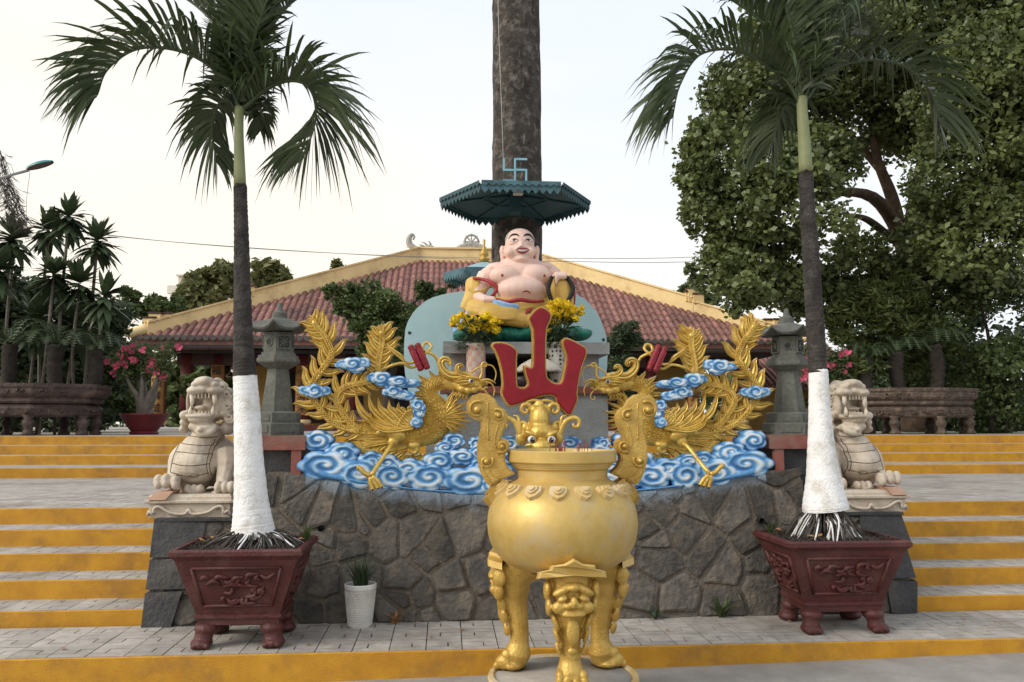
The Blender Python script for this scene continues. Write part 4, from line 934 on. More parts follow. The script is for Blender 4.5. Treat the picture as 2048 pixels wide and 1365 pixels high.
c = atY(1047, 770, 7.0); MBp = MB().lathe([(.04, sz), (.075, sz+.03), (.08, sz+.07), (.06, sz+.085), (.055, sz+.085), (.05, sz+.06), (.001, sz+.06)], 20, (c.x, 7.0, 0)); tag(MBp.build('small_bowl', 'glaze_dark', None, origin=(c.x, 7.0, sz)), 'little dark glazed bowl on the shelf behind the red character', 'bowl')
# ================================================================== laughing seated statue
YU = 7.5; ku = YU/FPX/3.25
base = Q3(585, 1320, YU); UX = base.x
def PB(cx, cy, y=0): v = Q3(cx, cy, YU+y*.8); return Vector((v.x, YU+y, v.z))
st = thing('laughing_statue', (UX, YU, tz), 'painted laughing bald seated figure with bare belly and yellow robe', 'statue')
b = MB()
def E(mb, cx, cy, rx, rz, ry, y=0, rot=(0, 0, 0)): mb.ell(PB(cx, cy, y), (rx*ku, ry, rz*ku), 20, 14, rot)
def T(mb, pts, n=10, seg=14): C_ = spline([PB(p[0], p[1], p[2]) for p in pts], seg); R_ = spline([Vector((p[3], 0, 0)) for p in pts], seg); mb.tube(C_, [max(.004, q.x*ku) for q in R_], n)
# head
E(b, 583, 690, 98, 100, .135, -.01); E(b, 583, 735, 100, 72, .135, -.03); E(b, 588, 785, 70, 34, .10, -.06); E(b, 585, 640, 88, 62, .12, .0)
E(b, 522, 735, 36, 36, .05, -.105); E(b, 650, 735, 36, 36, .05, -.105); E(b, 592, 778, 36, 18, .04, -.125)
T(b, [(590, 655, -.125, 9), (591, 685, -.15, 12), (592, 702, -.165, 18)], 10, 6); E(b, 572, 706, 15, 11, .025, -.15); E(b, 612, 706, 15, 11, .025, -.15)
E(b, 542, 678, 30, 14, .03, -.112); E(b, 630, 676, 30, 14, .03, -.112)
for x, s_ in ((469, -1), (697, 1)): E(b, x, 725, 17, 42, .045, .03); E(b, x+s_*-2, 765, 14, 32, .035, .025)
# neck, torso, breasts, belly
E(b, 585, 800, 120, 40, .14, .03); E(b, 585, 880, 205, 105, .22, .05); E(b, 378, 885, 60, 60, .10, .06); E(b, 782, 868, 62, 62, .10, .06); E(b, 450, 835, 90, 40, .12, .05); E(b, 720, 830, 90, 42, .12, .05)
E(b, 490, 890, 105, 72, .12, -.10); E(b, 680, 885, 105, 74, .12, -.10); E(b, 590, 985, 168, 95, .22, -.09); E(b, 590, 1020, 165, 80, .22, -.06); E(b, 585, 940, 190, 100, .2, .05)
# arms and hands
T(b, [(370, 880, .05, 62), (332, 950, .02, 56), (300, 1010, -.06, 50), (330, 1035, -.16, 36), (365, 1045, -.22, 30)])
E(b, 378, 1045, 46, 26, .05, -.24)
for k in range(4): T(b, [(352+k*20, 1030, -.26, 11), (350+k*20, 1046, -.295, 11), (352+k*20, 1066, -.275, 9)], 8, 6)
T(b, [(794, 870, .05, 60), (838, 930, .0, 50), (845, 930, -.1, 38), (838, 905, -.17, 30)])
E(b, 838, 886, 38, 24, .05, -.2)
for k, (x0_, L) in enumerate(((812, 62), (832, 34), (852, 34), (872, 30))): T(b, [(x0_, 872, -.235, 12), (x0_+3, 888, -.262, 11.5), (x0_+5, 872+L*.8, -.262, 10), (x0_+5, 872+L*1.3, -.25, 8)], 8, 7)
T(b, [(800, 890, -.2, 12), (785, 905, -.235, 11), (782, 925, -.245, 9)], 8, 6)
# bare foot peeping out
T(b, [(640, 1150, -.30, 30), (640, 1180, -.34, 28), (636, 1205, -.36, 20)])
body_ = blob(b, 'body', 'skin', st, .009, 3)
# features, laid on the face
BV = bvh_of(body_)
def D(pts, off, n): return drape(BV, [PB(x, y) for x, y in pts], off, n)
def line(name, pts, off, w0, w1, mat, n=14, flat=1.0):
    C_ = D(pts, off, n); k = len(C_)-1; return MB().tube(C_, [w0+w1*math.sin(math.pi*i/k) for i in range(k+1)], 8, flat=flat).build(name, mat, st)
for s_ in (-1, 1):
    cx = 586+s_*45; p = D([(cx-1, 675), (cx+1, 675)], -.006, 1)[0]
    e = MB().ell(p, (23*ku, .010, 8.5*ku), 14, 8).build('eye', 'eye_white', st); MB().ell(p+Vector((.001, -.0062, .001)), (10.5*ku, .005, 8.5*ku), 12, 8).build('iris', 'iris', e)
    line('eyelid', [(cx-27, 681), (cx-10, 666), (cx+9, 665), (cx+27, 679)], .002, .001, .0042, 'ink'); line('lower_lid', [(cx-22, 682), (cx, 686), (cx+22, 681)], .001, .0008, .0012, 'lip')
    line('eyebrow', [(cx+s_*36, 657), (cx+s_*14, 634), (cx-s_*14, 634), (cx-s_*32, 648)], .001, .002, .0085, 'ink')
    q = D([(460 if s_ < 0 else 726, 907), (461 if s_ < 0 else 727, 907)], -.004, 1)[0]; MB().ell(q, (10*ku, .010, 10*ku)).build('nipple', 'lip', st)
m_ = D([(552, 740), (590, 744), (631, 738)], -.004, 12); tt = MB(); tt.tube(m_, [.003+.009*math.sin(math.pi*i/12) for i in range(13)], 8); tt.build('teeth', 'eye_white', st)
line('upper_lip', [(548, 738), (570, 730), (590, 733), (610, 729), (634, 736)], .003, .002, .0045, 'lip', 16); line('lower_lip', [(548, 739), (568, 753), (590, 758), (612, 753), (634, 737)], .003, .002, .0065, 'lip', 16)
line('navel', [(580, 1028), (597, 1017), (620, 1020), (634, 1030)], .0, .002, .005, 'lip', 10); line('navel_fold', [(430, 990), (470, 945), (580, 925), (700, 945), (745, 985)], -.002, .001, .003, 'skin', 16)
hr = MB(); E(hr, 584, 655, 99, 82, .125, .025); hr.build('shaved_hair', 'stubble', st)
# robe: one fused garment
g = MB()
T(g, [(300, 925, .05, 74), (295, 990, .0, 70), (270, 1050, -.07, 62), (240, 1110, -.06, 56)])      # sleeve
T(g, [(300, 1110, -.05, 80), (330, 1120, -.2, 74), (450, 1140, -.30, 66), (560, 1165, -.33, 58), (640, 1185, -.33, 50)])   # folded leg
T(g, [(420, 1090, -.15, 70), (560, 1105, -.2, 70), (700, 1090, -.15, 66)])
E(g, 590, 1120, 230, 90, .26, -.02); E(g, 590, 1010, 190, 110, .20, .10); E(g, 770, 1130, 110, 110, .22, -.05)
T(g, [(800, 1120, -.05, 80), (838, 1010, -.14, 76), (850, 955, -.15, 74), (848, 900, -.13, 46)]); T(g, [(852, 950, -.15, 76), (866, 1040, -.17, 66), (870, 1130, -.16, 64), (880, 1190, -.14, 70)])
E(g, 850, 965, 76, 82, .10, -.15); E(g, 480, 1190, 260, 50, .22, -.02)
for k in range(9):
    t = k/8; T(g, [(240+t*40, 960+t*14*8, -.11-.0*t, 5), (300, 985+t*100, -.155+.03*t, 6), (370-t*30, 960+t*75, -.13, 5)], 6, 8) if k < 5 else None
    T(g, [(700-t*60, 1085+t*20, -.30, 4), (560-t*20, 1100+t*70, -.395-.01*t, 7), (420-t*80, 1095+t*75, -.365, 6), (330-t*20, 1080+t*80, -.30, 4)], 6, 12)
    T(g, [(740, 1080+t*10, -.24, 5), (725-t*40, 1130, -.285-.03*t, 8), (690-t*40, 1195, -.30-.02*t, 6)], 6, 8) if k < 6 else None
blob(g, 'robe', 'robe_yellow', st, .010, 2)
tr = MB()
def TT(mb, pts, r, n=16): mb.tube(spline([PB(*p) for p in pts], n), [r*(.6+.4*math.sin(math.pi*i/n)) for i in range(n+1)], 8, flat=1)
for pts in ([(280, 900, -.06), (350, 912, -.10), (400, 935, -.15), (432, 970, -.16), (415, 1005, -.17), (395, 1020, -.2)], [(430, 1040, -.24), (500, 1058, -.32), (585, 1048, -.345), (650, 1058, -.33), (735, 1055, -.25)], [(320, 1050, -.2), (290, 1090, -.15), (240, 1120, -.1), (210, 1120, -.06)], [(925, 920, -.05), (932, 1000, -.08), (930, 1060, -.1), (925, 1130, -.1)], [(655, 1100, -.34), (620, 1140, -.37), (605, 1185, -.375), (615, 1215, -.37)]):
    tr2 = MB(); TT(tr2, pts, .018); tr2.build('red_hem', 'robe_red', st)
bc = MB()
for k in range(5): TT(bc, [(405, 1050+k*7, -.28-.01*k), (450, 1062+k*9, -.34), (500, 1078+k*6, -.385), (572, 1088+k*3, -.40)], .016-.001*k)
bc.build('blue_kerchief', 'cloth_blue', st)
b2 = MB(); TT(b2, [(330, 1075, -.18), (280, 1100, -.18), (240, 1140, -.15), (180, 1230, -.1)], .028); TT(b2, [(190, 1190, -.12), (185, 1250, -.12), (215, 1300, -.13)], .05); b2.build('blue_sash', 'cloth_blue', st)
rk = MB()
for k in range(16): t = k/15; rk.ell(PB(215+t*770, 1270+8*math.sin(k*2.1), -.12-.1*math.sin(math.pi*t)), (70*ku, .16, (44+8*math.sin(k*3.3))*ku), 12, 8, (0, random.uniform(-.3, .3), 0))
E(rk, 590, 1270, 380, 46, .34, .06)
rk = blob(rk, 'rock_seat', 'rock_green', st, .014, 2)
cv = spline([PB(785, 905, -.25), PB(765, 960, -.27), PB(770, 1010, -.28), PB(795, 1060, -.27), PB(840, 1085, -.27), PB(885, 1060, -.27), PB(915, 1010, -.26), PB(922, 960, -.25), PB(890, 905, -.24)], 27)
bd_ = tag(thing('prayer_beads', tuple(cv[13]), 'loop of black prayer beads hanging from the statue\'s raised hand', 'prayer beads'))
for c in cv[::1]: MB().ell(c, 15.5*ku, 10, 7).build('bead', 'black_bead', bd_)
# ================================================================== stone lanterns on their plinths
def lantern(s_):
    Y = 6.52; cxp = atY(557, 730, Y).x if s_ < 0 else atY(1576, 730, Y).x
    pl = thing('lantern_plinth', (cxp, Y, .86), 'dark stone plinth with red cap beam under the '+('left' if s_ < 0 else 'right')+' stone lantern', 'plinth', 'lantern plinths')
    z1 = 1.36
    MB().box((cxp-.20, 6.34, .80), (cxp+.20, 6.9, z1)).build('block', 'dark_stone', pl, False)
    MB().box((cxp-.23 if s_ < 0 else cxp-.255, 6.27, z1), (cxp+.255 if s_ < 0 else cxp+.23, 6.94, z1+.105)).build('cap_beam', 'red_beam', pl, False); MB().box((cxp-s_*.19-.035, 6.28, 1.12), (cxp-s_*.19+.035, 6.34, z1)).build('red_post', 'red_beam', pl, False)
    zb = z1+.105; rt = thing('stone_lantern', (cxp, Y, zb), 'grey stone lantern with curved roof '+('beside the left palm and tree behind it' if s_ < 0 else 'beside the right palm under the big tree'), 'lantern', 'pair of stone lanterns')
    C = (cxp, Y, zb); a0 = rad(30) if s_ < 0 else rad(38)
    MB().lathe([(.215, 0), (.215, .085), (.205, .092), (.185, .095), (.185, .165), (.175, .172), (.14, .178)], 6, C, a0).build('base', 'lantern_stone', rt, False)
    m = MB(); k = rad(360/6)
    for j in range(6):   # incised panels
        q = a0+(j+.5)*k
        for r_, za, zc in ((.190, .02, .072), (.163, .108, .152)):
            R = Matrix.Translation(Vector(C)) @ Matrix.Rotation(q, 4, 'Z'); m.box((r_-.002, -r_*.42, za), (r_+.002, r_*.42, zc), R)
    m.build('base_panel', 'lantern_stone', rt, False)
    MB().lathe([(.125, .178), (.082, .50)], 6, C, a0).build('shaft', 'lantern_stone', rt, False)
    MB().lathe([(.085, .50), (.165, .545), (.170, .555), (.170, .575), (.160, .58), (.160, .60), (.135, .605), (.135, .625)], 6, C, a0).build('bracket', 'lantern_stone', rt, False)
    MB().lathe([(.118, .625), (.118, .775)], 6, C, a0).build('light_box', 'lantern_stone', rt, False)
    for j in range(6):
        q = a0+(j+.5)*k; R = Matrix.Translation(Vector(C)) @ Matrix.Rotation(q, 4, 'Z'); ap = .118*math.cos(k/2)
        if j % 2 == 0:
            MB().box((ap, -.042, .655), (ap+.003, .042, .745), R).build('window_dark', 'claw_black', rt, False)  # black plate on the solid box, painted-in shade of a window opening
            for (c0, c1) in (((-.045, .65), (.045, .75)), ((-.045, .75), (.045, .65)), ((0, .65), (0, .75)), ((-.045, .70), (.045, .70))):
                MB().tube([R @ Vector((ap+.006, c0[0], c0[1])), R @ Vector((ap+.006, c1[0], c1[1]))], .006, 5).build('lattice', 'lantern_stone', rt)
            for (lo_, hi_) in (((-.052, .645), (.052, .655)), ((-.052, .745), (.052, .755)), ((-.052, .655), (-.042, .745)), ((.042, .655), (.052, .745))): MB().box((ap-.002, lo_[0], lo_[1]), (ap+.012, hi_[0], hi_[1]), R).build('window_frame', 'lantern_stone', rt, False)
        else:
            m = MB().lathe([(.001, 0), (.022, 0)], 16, closed=True); m.v = [tuple(R @ Vector((ap+.003, a, .70+b_))) for a, b_, c_ in m.v]; m.build('window_dark', 'claw_black', rt, False)  # black disc on the solid face, shade of a round opening as colour
            m = MB(); m.tube([R @ Vector((ap+.003, .028*math.cos(t), .70+.028*math.sin(t))) for t in np.linspace(0, 6.283, 17)], .006, 5); m.build('window_ring', 'lantern_stone', rt)
    def rf(p, q, i):
        d = abs(((q-a0) % k)-k/2)/(k/2); return Vector((p.x, p.y, p.z+(.055*d**3 if i in (1, 2) else (.02*d**3 if i == 3 else 0))))*1
    m = MB().lathe([(.12, .785), (.235, .785), (.245, .80), (.18, .838), (.12, .868), (.075, .885), (.06, .89)], 36, C, a0, fn=lambda p, q, i: Vector((p.x*(1 if i > 3 else math.cos(k/2)/math.cos(((q-a0) % k)-k/2)), p.y*(1 if i > 3 else math.cos(k/2)/math.cos(((q-a0) % k)-k/2)), rf(p, q, i).z)))
    m.build('roof', 'lantern_stone', rt, auto=30)
    MB().lathe([(.058, .885), (.058, .93), (.045, .935), (.03, .95), (.022, .965), (.018, 1.0), (.006, 1.012)], 12, C).build('finial', 'lantern_stone', rt, auto=40)
lantern(-1); lantern(1)
# ================================================================== stone lions
YL = 6.53; kl = YL/FPX/3.593
def PL(cx, cy, y=0): v = atY(260+cx/3.593, 720+cy/3.593, YL+y*.9); return Vector((v.x, YL+y, v.z))
def make_lion():
    c = PL(450, 1180); rt = thing('stone_lion', (c.x, YL, .884), 'cream stone guardian lion with gaping mouth beside the left palm', 'stone lion', 'pair of stone lions')
    x0, x1 = PL(170, 0, -.28).x, PL(770, 0, -.28).x; zb = .884; z2 = PL(0, 1035, -.28).z; z3 = PL(0, 968, -.28).z; y0, y1 = YL-.28, YL+.45
    pm = MB(); nq = 40
    # pedestal with carved apron
    MB().box((x0+.015, y0+.015, zb), (x1-.015, y1, z2-.006)).build('pedestal', 'lion_stone', rt, False)
    m = MB(); m.tube(spline([(x0+.01, y0+.01, zb+.02), (x0+.025, y0-.004, zb+.045), (x0+.05, y0-.004, zb+.03), (x0+.06, y0-.004, zb+.07), (x0+.10, y0-.004, zb+.075), (x0+.17, y0-.004, zb+.035), ((x0+x1)/2-.03, y0-.004, zb+.025), ((x0+x1)/2, y0-.004, zb+.055), ((x0+x1)/2+.03, y0-.004, zb+.025), (x1-.17, y0-.004, zb+.035), (x1-.10, y0-.004, zb+.075), (x1-.06, y0-.004, zb+.07), (x1-.05, y0-.004, zb+.03), (x1-.025, y0-.004, zb+.045), (x1-.01, y0+.01, zb+.02)], 60), .012, 6); m.build('apron_carving', 'lion_stone', rt)
    o2 = []
    for (dx, z) in ((.02, z2-.006), (-.012, z2+.006), (-.014, z2+.02), (.004, z2+.028), (.004, z3-.02), (.02, z3)): o2.append((dx, z))
    m = MB(); vs = []
    for dx, z in o2: vs += [(x0+dx, y0+dx, z), (x1-dx, y0+dx, z), (x1-dx, y1-dx, z), (x0+dx, y1-dx, z)]
    fs = [(i*4+j, i*4+(j+1) % 4, i*4+4+(j+1) % 4, i*4+4+j) for i in range(5) for j in range(4)]+[(3, 2, 1, 0), (20, 21, 22, 23)]; m.add(vs, fs); m.build('pedestal_slab', 'lion_stone', rt, False)
    b = MB()
    def E(cx, cy, rx, rz, ry, y=0, rot=(0, 0, 0)): b.ell(PL(cx, cy, y), (rx*kl, ry, rz*kl), 18, 12, rot)
    def T(pts, n=10, seg=12): C_ = spline([PL(p[0], p[1], p[2]) for p in pts], seg); R_ = spline([Vector((p[3], 0, 0)) for p in pts], seg); b.tube(C_, [max(.004, q.x*kl) for q in R_], n)
    E(480, 760, 150, 140, .20, .0); E(505, 650, 130, 130, .18, .03); E(560, 540, 110, 90, .16, .05); E(640, 700, 120, 150, .2, .15); E(600, 780, 170, 130, .25, .25)
    T([(420, 620, .02, 50), (345, 700, -.02, 58), (330, 800, -.08, 52), (310, 880, -.15, 46), (280, 900, -.18, 40)])
    for x, yy in ((212, 872), (268, 866), (335, 876)): E(x, yy, 30, 48, .05, -.24); E(x, yy+22, 26, 34, .04, -.26)
    T([(700, 660, .0, 90), (705, 760, -.05, 74), (680, 860, -.1, 56), (670, 920, -.14, 44)])
    for x in (640, 690, 735): E(x, 915, 27, 44, .05, -.2)
    for x in (420, 465, 510): E(x, 930, 25, 34, .05, -.15)
    E(465, 945, 75, 25, .1, -.1); E(675, 950, 80, 20, .1, -.1); E(450, 880, 120, 70, .15, .05); E(760, 820, 80, 110, .16, .25)
    T([(800, 760, .3, 40), (840, 640, .38, 34), (800, 560, .36, 26)])
    # head
    E(610, 310, 85, 135, .15, .09); E(545, 215, 112, 44, .16, -.05); E(540, 165, 70, 44, .13, -.09); E(545, 150, 40, 30, .06, -.17); E(478, 180, 30, 26, .06, -.15); E(612, 182, 30, 26, .06, -.15)
    E(475, 222, 58, 32, .08, -.14); E(612, 222, 58, 32, .08, -.14); E(432, 300, 20, 90, .07, -.02); E(655, 320, 34, 100, .10, -.02)
    E(525, 405, 112, 30, .15, -.07); E(515, 430, 85, 34, .12, -.08); E(395, 400, 36, 34, .06, -.03, (0, .5, 0)); E(680, 385, 46, 34, .07, -.03)
    E(520, 480, 92, 44, .10, -.06); E(560, 490, 80, 36, .10, -.09); T([(480, 495, -.12, 22), (520, 530, -.16, 24), (590, 515, -.16, 24), (610, 470, -.12, 22)]); E(525, 345, 62, 20, .09, .0); E(530, 320, 110, 100, .05, .085); E(520, 500, 30, 26, .06, -.15)
    for (x, y_, r) in ((660, 195, 40), (700, 240, 42), (690, 300, 40), (720, 350, 42), (720, 430, 48), (700, 490, 50), (630, 165, 36), (400, 450, 34), (390, 500, 30)): E(x, y_, r, r, .09, .02)
    for (x, y_, r, s_) in ((668, 195, 34, 1), (700, 255, 36, -1), (705, 330, 34, 1), (715, 420, 40, -1)):
        cpt = PL(x, y_, -.07); pts = []
        for i in range(20): t = i/19; q = s_*t*9; k_ = r*kl*(1-.8*t); pts.append((cpt.x+k_*math.cos(q), cpt.y-.012*t, cpt.z+k_*math.sin(q)))
        b.tube(pts, .009, 6)
    E(745, 310, 16, 44, .04, .03)
    body = blob(b, 'body', 'lion_stone', rt, .0075, 1)
    bv = bvh_of(body)
    for k, (pts) in enumerate(([(372, 598), (460, 606), (540, 612), (612, 612)], [(350, 660), (440, 662), (530, 672), (606, 672)], [(336, 738), (420, 750), (510, 752), (600, 742)], [(334, 800), (410, 818), (500, 828), (596, 806)], [(420, 544), (500, 552), (580, 560), (640, 550)], [(360, 610), (338, 690), (332, 760), (334, 800)], [(650, 560), (615, 640), (604, 740), (606, 830)], [(628, 565), (596, 640), (588, 735), (592, 815)])):
        C_ = drape(bv, [PL(x, y_) for x, y_ in pts], -.0005, 20)
        if len(C_) > 3: MB().tube(C_, .0036, 5).build('carved_line', 'lion_line', rt)
    C_ = drape(bv, [PL(470, 830), PL(500, 812), PL(540, 815), PL(520, 835), PL(480, 836)], -.0005, 16); MB().tube(C_, .003, 5).build('carved_line', 'lion_line', rt)
    for cx, cy0, cy1, r in ((450, 262, 345, 17), (612, 262, 330, 18)): MB().tube([PL(cx, cy0-10, -.165), PL(cx+2, (cy0+cy1)/2, -.17), PL(cx-3, cy1, -.16)], [r*kl, r*kl*.85, .003], 8).build('upper_fang', 'tooth', rt)
    for cx, cy0, cy1, r in ((437, 405, 330, 16), (600, 400, 325, 16)): MB().tube([PL(cx, cy0, -.165), PL(cx, (cy0+cy1)/2, -.165), PL(cx+4, cy1, -.155)], [r*kl, r*kl*.85, .003], 8).build('lower_fang', 'tooth', rt)
    for i in range(5): x = 478+i*25; a = PL(x-11, 275, -.18); c_ = PL(x+11, 245, -.12); MB().box((a.x, a.y, a.z), (c_.x, c_.y, c_.z)).build('tooth', 'tooth', rt, False)
    for i in range(5): x = 478+i*25; a = PL(x-10, 392, -.17); c_ = PL(x+10, 372, -.12); MB().box((a.x, a.y, a.z), (c_.x, c_.y, c_.z)).build('tooth', 'tooth', rt, False)
    m = MB(); a = PL(195, 945, -.30); c_ = PL(350, 990, -.1); q = PL(230, 990).x
    m.add([(a.x, a.y, a.z), (c_.x+.02, a.y, a.z), (c_.x+.02, c_.y, a.z), (a.x, c_.y, a.z), (q, a.y, c_.z), (c_.x-.03, a.y, c_.z), (c_.x-.03, c_.y, c_.z), (q, c_.y, c_.z)], [(0, 1, 2, 3), (4, 7, 6, 5), (0, 4, 5, 1), (1, 5, 6, 2), (2, 6, 7, 3), (3, 7, 4, 0)]); m.build('paw_block', 'lion_pink', rt, False)
    return rt
lion = make_lion(); l2 = copy_tree(lion); l2.scale.x = -1; l2.location.x = 2*X0-lion.location.x; l2['label'] = 'cream stone guardian lion with gaping mouth beside the right palm'
lc = copy_tree(lion); lc.scale = (.5, .5, .5); q = atY(1218, 900, 7.0); lc.location = (q.x+.02, 7.0, .86); lc['label'] = 'small pale stone lion behind the burner handle, half hidden by the right phoenix'; lc['group'] = ''; del lc['group']
pb = MB().box((q.x-.2, 6.75, .835), (q.x+.25, 7.12, .86)).build('small_plinth', 'altar_grey', None, False, origin=(q.x, 6.9, .835)); tag(pb, 'low grey slab under the small pale stone lion', 'plinth')
# ================================================================== planters and palms
def planter(front_l, front_r, Yf, depth, zr, side):
    xa, xb = atY(front_l, 1100, Yf).x, atY(front_r, 1100, Yf).x; cx_ = (xa+xb)/2; hw = (xb-xa)/2; cy_ = Yf+depth/2; hd = depth/2
    rt = thing('palm_planter', (cx_, cy_, PZ), 'dark red square footed planter with carved side panels holding the '+side+' palm', 'planter', 'pair of red palm planters')
    prof = [(.60, .135), (.62, .14), (.62, .175), (.66, .18), (.66, .20), (.635, .205), (.92, .545), (.93, .55), (.955, .56), (1, .575), (1, .60), (.97, .612), (.91, .612), (.90, .57)]
    m = MB(); vs = []
    for k, z in prof: vs += [(cx_-hw*k, cy_-hd*k, PZ+z), (cx_+hw*k, cy_-hd*k, PZ+z), (cx_+hw*k, cy_+hd*k, PZ+z), (cx_-hw*k, cy_+hd*k, PZ+z)]
    n = len(prof); fs = [(i*4+j, i*4+(j+1) % 4, i*4+4+(j+1) % 4, i*4+4+j) for i in range(n-1) for j in range(4)]+[(3, 2, 1, 0)]; m.add(vs, fs); m.build('tub', 'planter_red', rt, False)
    # carved panels on the visible sides
    for f in range(4):
        a = f*math.pi/2; d0 = hd if f % 2 == 0 else hw; w0 = hw if f % 2 == 0 else hd
        def pt(u, t, off=0):   # u -1..1 across, t 0..1 up the sloping side
            k = .635+(.92-.635)*t; z = PZ+.205+.34*t; p = Vector((u*w0*.8*k/.9, -(d0*k)-off, 0)); p = Matrix.Rotation(a, 3, 'Z') @ p; return Vector((cx_+p.x, cy_+p.y, z))
        pn = MB()
        for (p, q) in (((-.86, .16), (.86, .16)), ((-.86, .86), (.86, .86)), ((-.86, .16), (-.86, .86)), ((.86, .16), (.86, .86))): pn.tube([pt(p[0], p[1], .002), pt((p[0]+q[0])/2, (p[1]+q[1])/2, .002), pt(q[0], q[1], .002)], .011, 6)
        po = pn.build('panel_frame', 'planter_red', rt); rr = random.Random(f+3); cv = MB()
        for i in range(22):
            u, t = rr.uniform(-.65, .65), rr.uniform(.3, .75); q = rr.uniform(0, 6.28); L = rr.uniform(.12, .26)
            C_ = spline([pt(u, t, .0), pt(u+L*math.cos(q), t+L*.6*math.sin(q), .008), pt(u+L*1.6*math.cos(q+.8), t+L*.9*math.sin(q+.8), .002)], 7); C_ = [c for c in C_]; cv.tube(C_, [.004+.012*math.sin(math.pi*(i2+.5)/8) for i2 in range(8)], 6)
        tag(cv.build('carving', 'planter_red', po), kind='stuff')
    for sx in (-1, 1):
        for sy in (-1, 1):
            x, y = cx_+sx*hw*.50, cy_+sy*hd*.50; b = MB(); b.ell((x, y, PZ+.115), (.075, .075, .045)); b.ell((x+sx*.012, y+sy*.012, PZ+.07), (.058, .058, .05)); b.ell((x+sx*.02, y+sy*.025, PZ+.032), (.07, .075, .034))
            for t in (-1, 0, 1): b.ell((x+sx*.015+t*.038, y+sy*.07, PZ+.022), (.022, .03, .022))
            blob(b, 'foot', 'planter_red', rt, .009, 2)
    # soil
    m = MB(); N = 14; vs = []
    for i in range(N+1):
        for j in range(N+1):
            u, v_ = i/N*2-1, j/N*2-1; e = max(abs(u), abs(v_)); vs.append((cx_+u*hw*.9, cy_+v_*hd*.9, PZ+.575+.05*(1-e**2)+random.uniform(-.01, .012)))
    m.add(vs, [(i*(N+1)+j, (i+1)*(N+1)+j, (i+1)*(N+1)+j+1, i*(N+1)+j+1) for i in range(N) for j in range(N)]); m.build('soil', 'soil', rt)
    m = MB()
    for i in range(1500):
        u, v_ = random.uniform(-.86, .86), random.uniform(-.86, .86); p = Vector((cx_+u*hw, cy_+v_*hd, PZ+.60)); q = random.uniform(0, 6.28); leafq(m, p, (math.cos(q), math.sin(q), random.uniform(0, 1.2)), random.uniform(.02, .06), .0028, .2)
    tag(m.build('dry_grass_litter', 'root', rt, False), kind='stuff')
    for i in range(7):
        u, v_ = random.uniform(-.8, .8), random.uniform(-.85, .3); p = Vector((cx_+u*hw, cy_+v_*hd, PZ+.635)); m = MB(); q = random.uniform(0, 6.28); L, w_ = random.uniform(.04, .07), .018; d = Vector((math.cos(q), math.sin(q), random.uniform(-.1, .5))); a = d.cross(Vector((0, 0, 1))).normalized()
        m.add([p, p+d*L*.4+a*w_, p+d*L, p+d*L*.5-a*w_, p+d*L*.5+Vector((0, 0, .01))], [(0, 1, 4), (1, 2, 4), (2, 3, 4), (3, 0, 4)]); tag(m.build('fallen_leaf', 'dry_leaf', None, False, origin=tuple(p)), 'dry brown fallen leaf on the soil of the '+side+' planter', 'leaf', 'dry leaves in the planters')
    return rt, cx_, cy_, PZ+.6
pl1, c1x, c1y, zs1 = planter(336, 604, 5.35, .66, .75, 'left'); pl2, c2x, c2y, zs2 = planter(1577, 1826, 5.42, .64, .75, 'right')
def frond(pts, root, L, n=50, w=.0165, droop=.35, roll=0, seed=0):
    rr = random.Random(seed); C = spline(pts, n); m = MB(); m.tube(C, [.016*(1-.85*i/n)+.002 for i in range(n+1)], 6)
    for i in range(3, n+1):
        t = (C[min(i+1, n)]-C[i-1]).normalized(); u = i/n; nrm = Vector((0, 0, 1))
        sd0 = t.cross(nrm)
        sd0 = sd0.normalized() if sd0.length > .15 else (C[n]-C[0]).cross(nrm).normalized()
        nn = sd0.cross(t).normalized()
        for s_ in (-1, 1):
            for rep in range(2):
                l = 1.14*L*(.55+.75*math.sin(math.pi*(.12+.80*u)))*rr.uniform(.82, 1.12)*(.75 if u > .93 else 1); fw = .38+.55*u+rr.uniform(-.1, .1); d = (sd0*s_*(.62-.1*u)+t*fw*.8+nn*rr.uniform(.35, 1.15)).normalized()
                wa = (t-d*t.dot(d)).normalized(); wa = (wa+nn*rr.uniform(-.5, .5)).normalized(); dr = droop*rr.uniform(.5, 1.9); p0 = C[i]+t*rr.uniform(-.01, .01); K = 5; vs = []; wd = w*rr.uniform(.8, 1.25)
                for k in range(K+1):
                    q = k/K; p = p0+d*l*q*(1-.18*dr*q*q)-Vector((0, 0, 1))*dr*l*q**2.2; ww = wd*(.35+1.3*q if q < .4 else .87*(1-((q-.4)/.6)**1.6)+.0015)
                    vs += [p-wa*ww, p+wa*ww]
                m.add(vs, [(2*k, 2*k+1, 2*k+3, 2*k+2) for k in range(K)])
    return m.build('frond', 'palm_leaf', root)
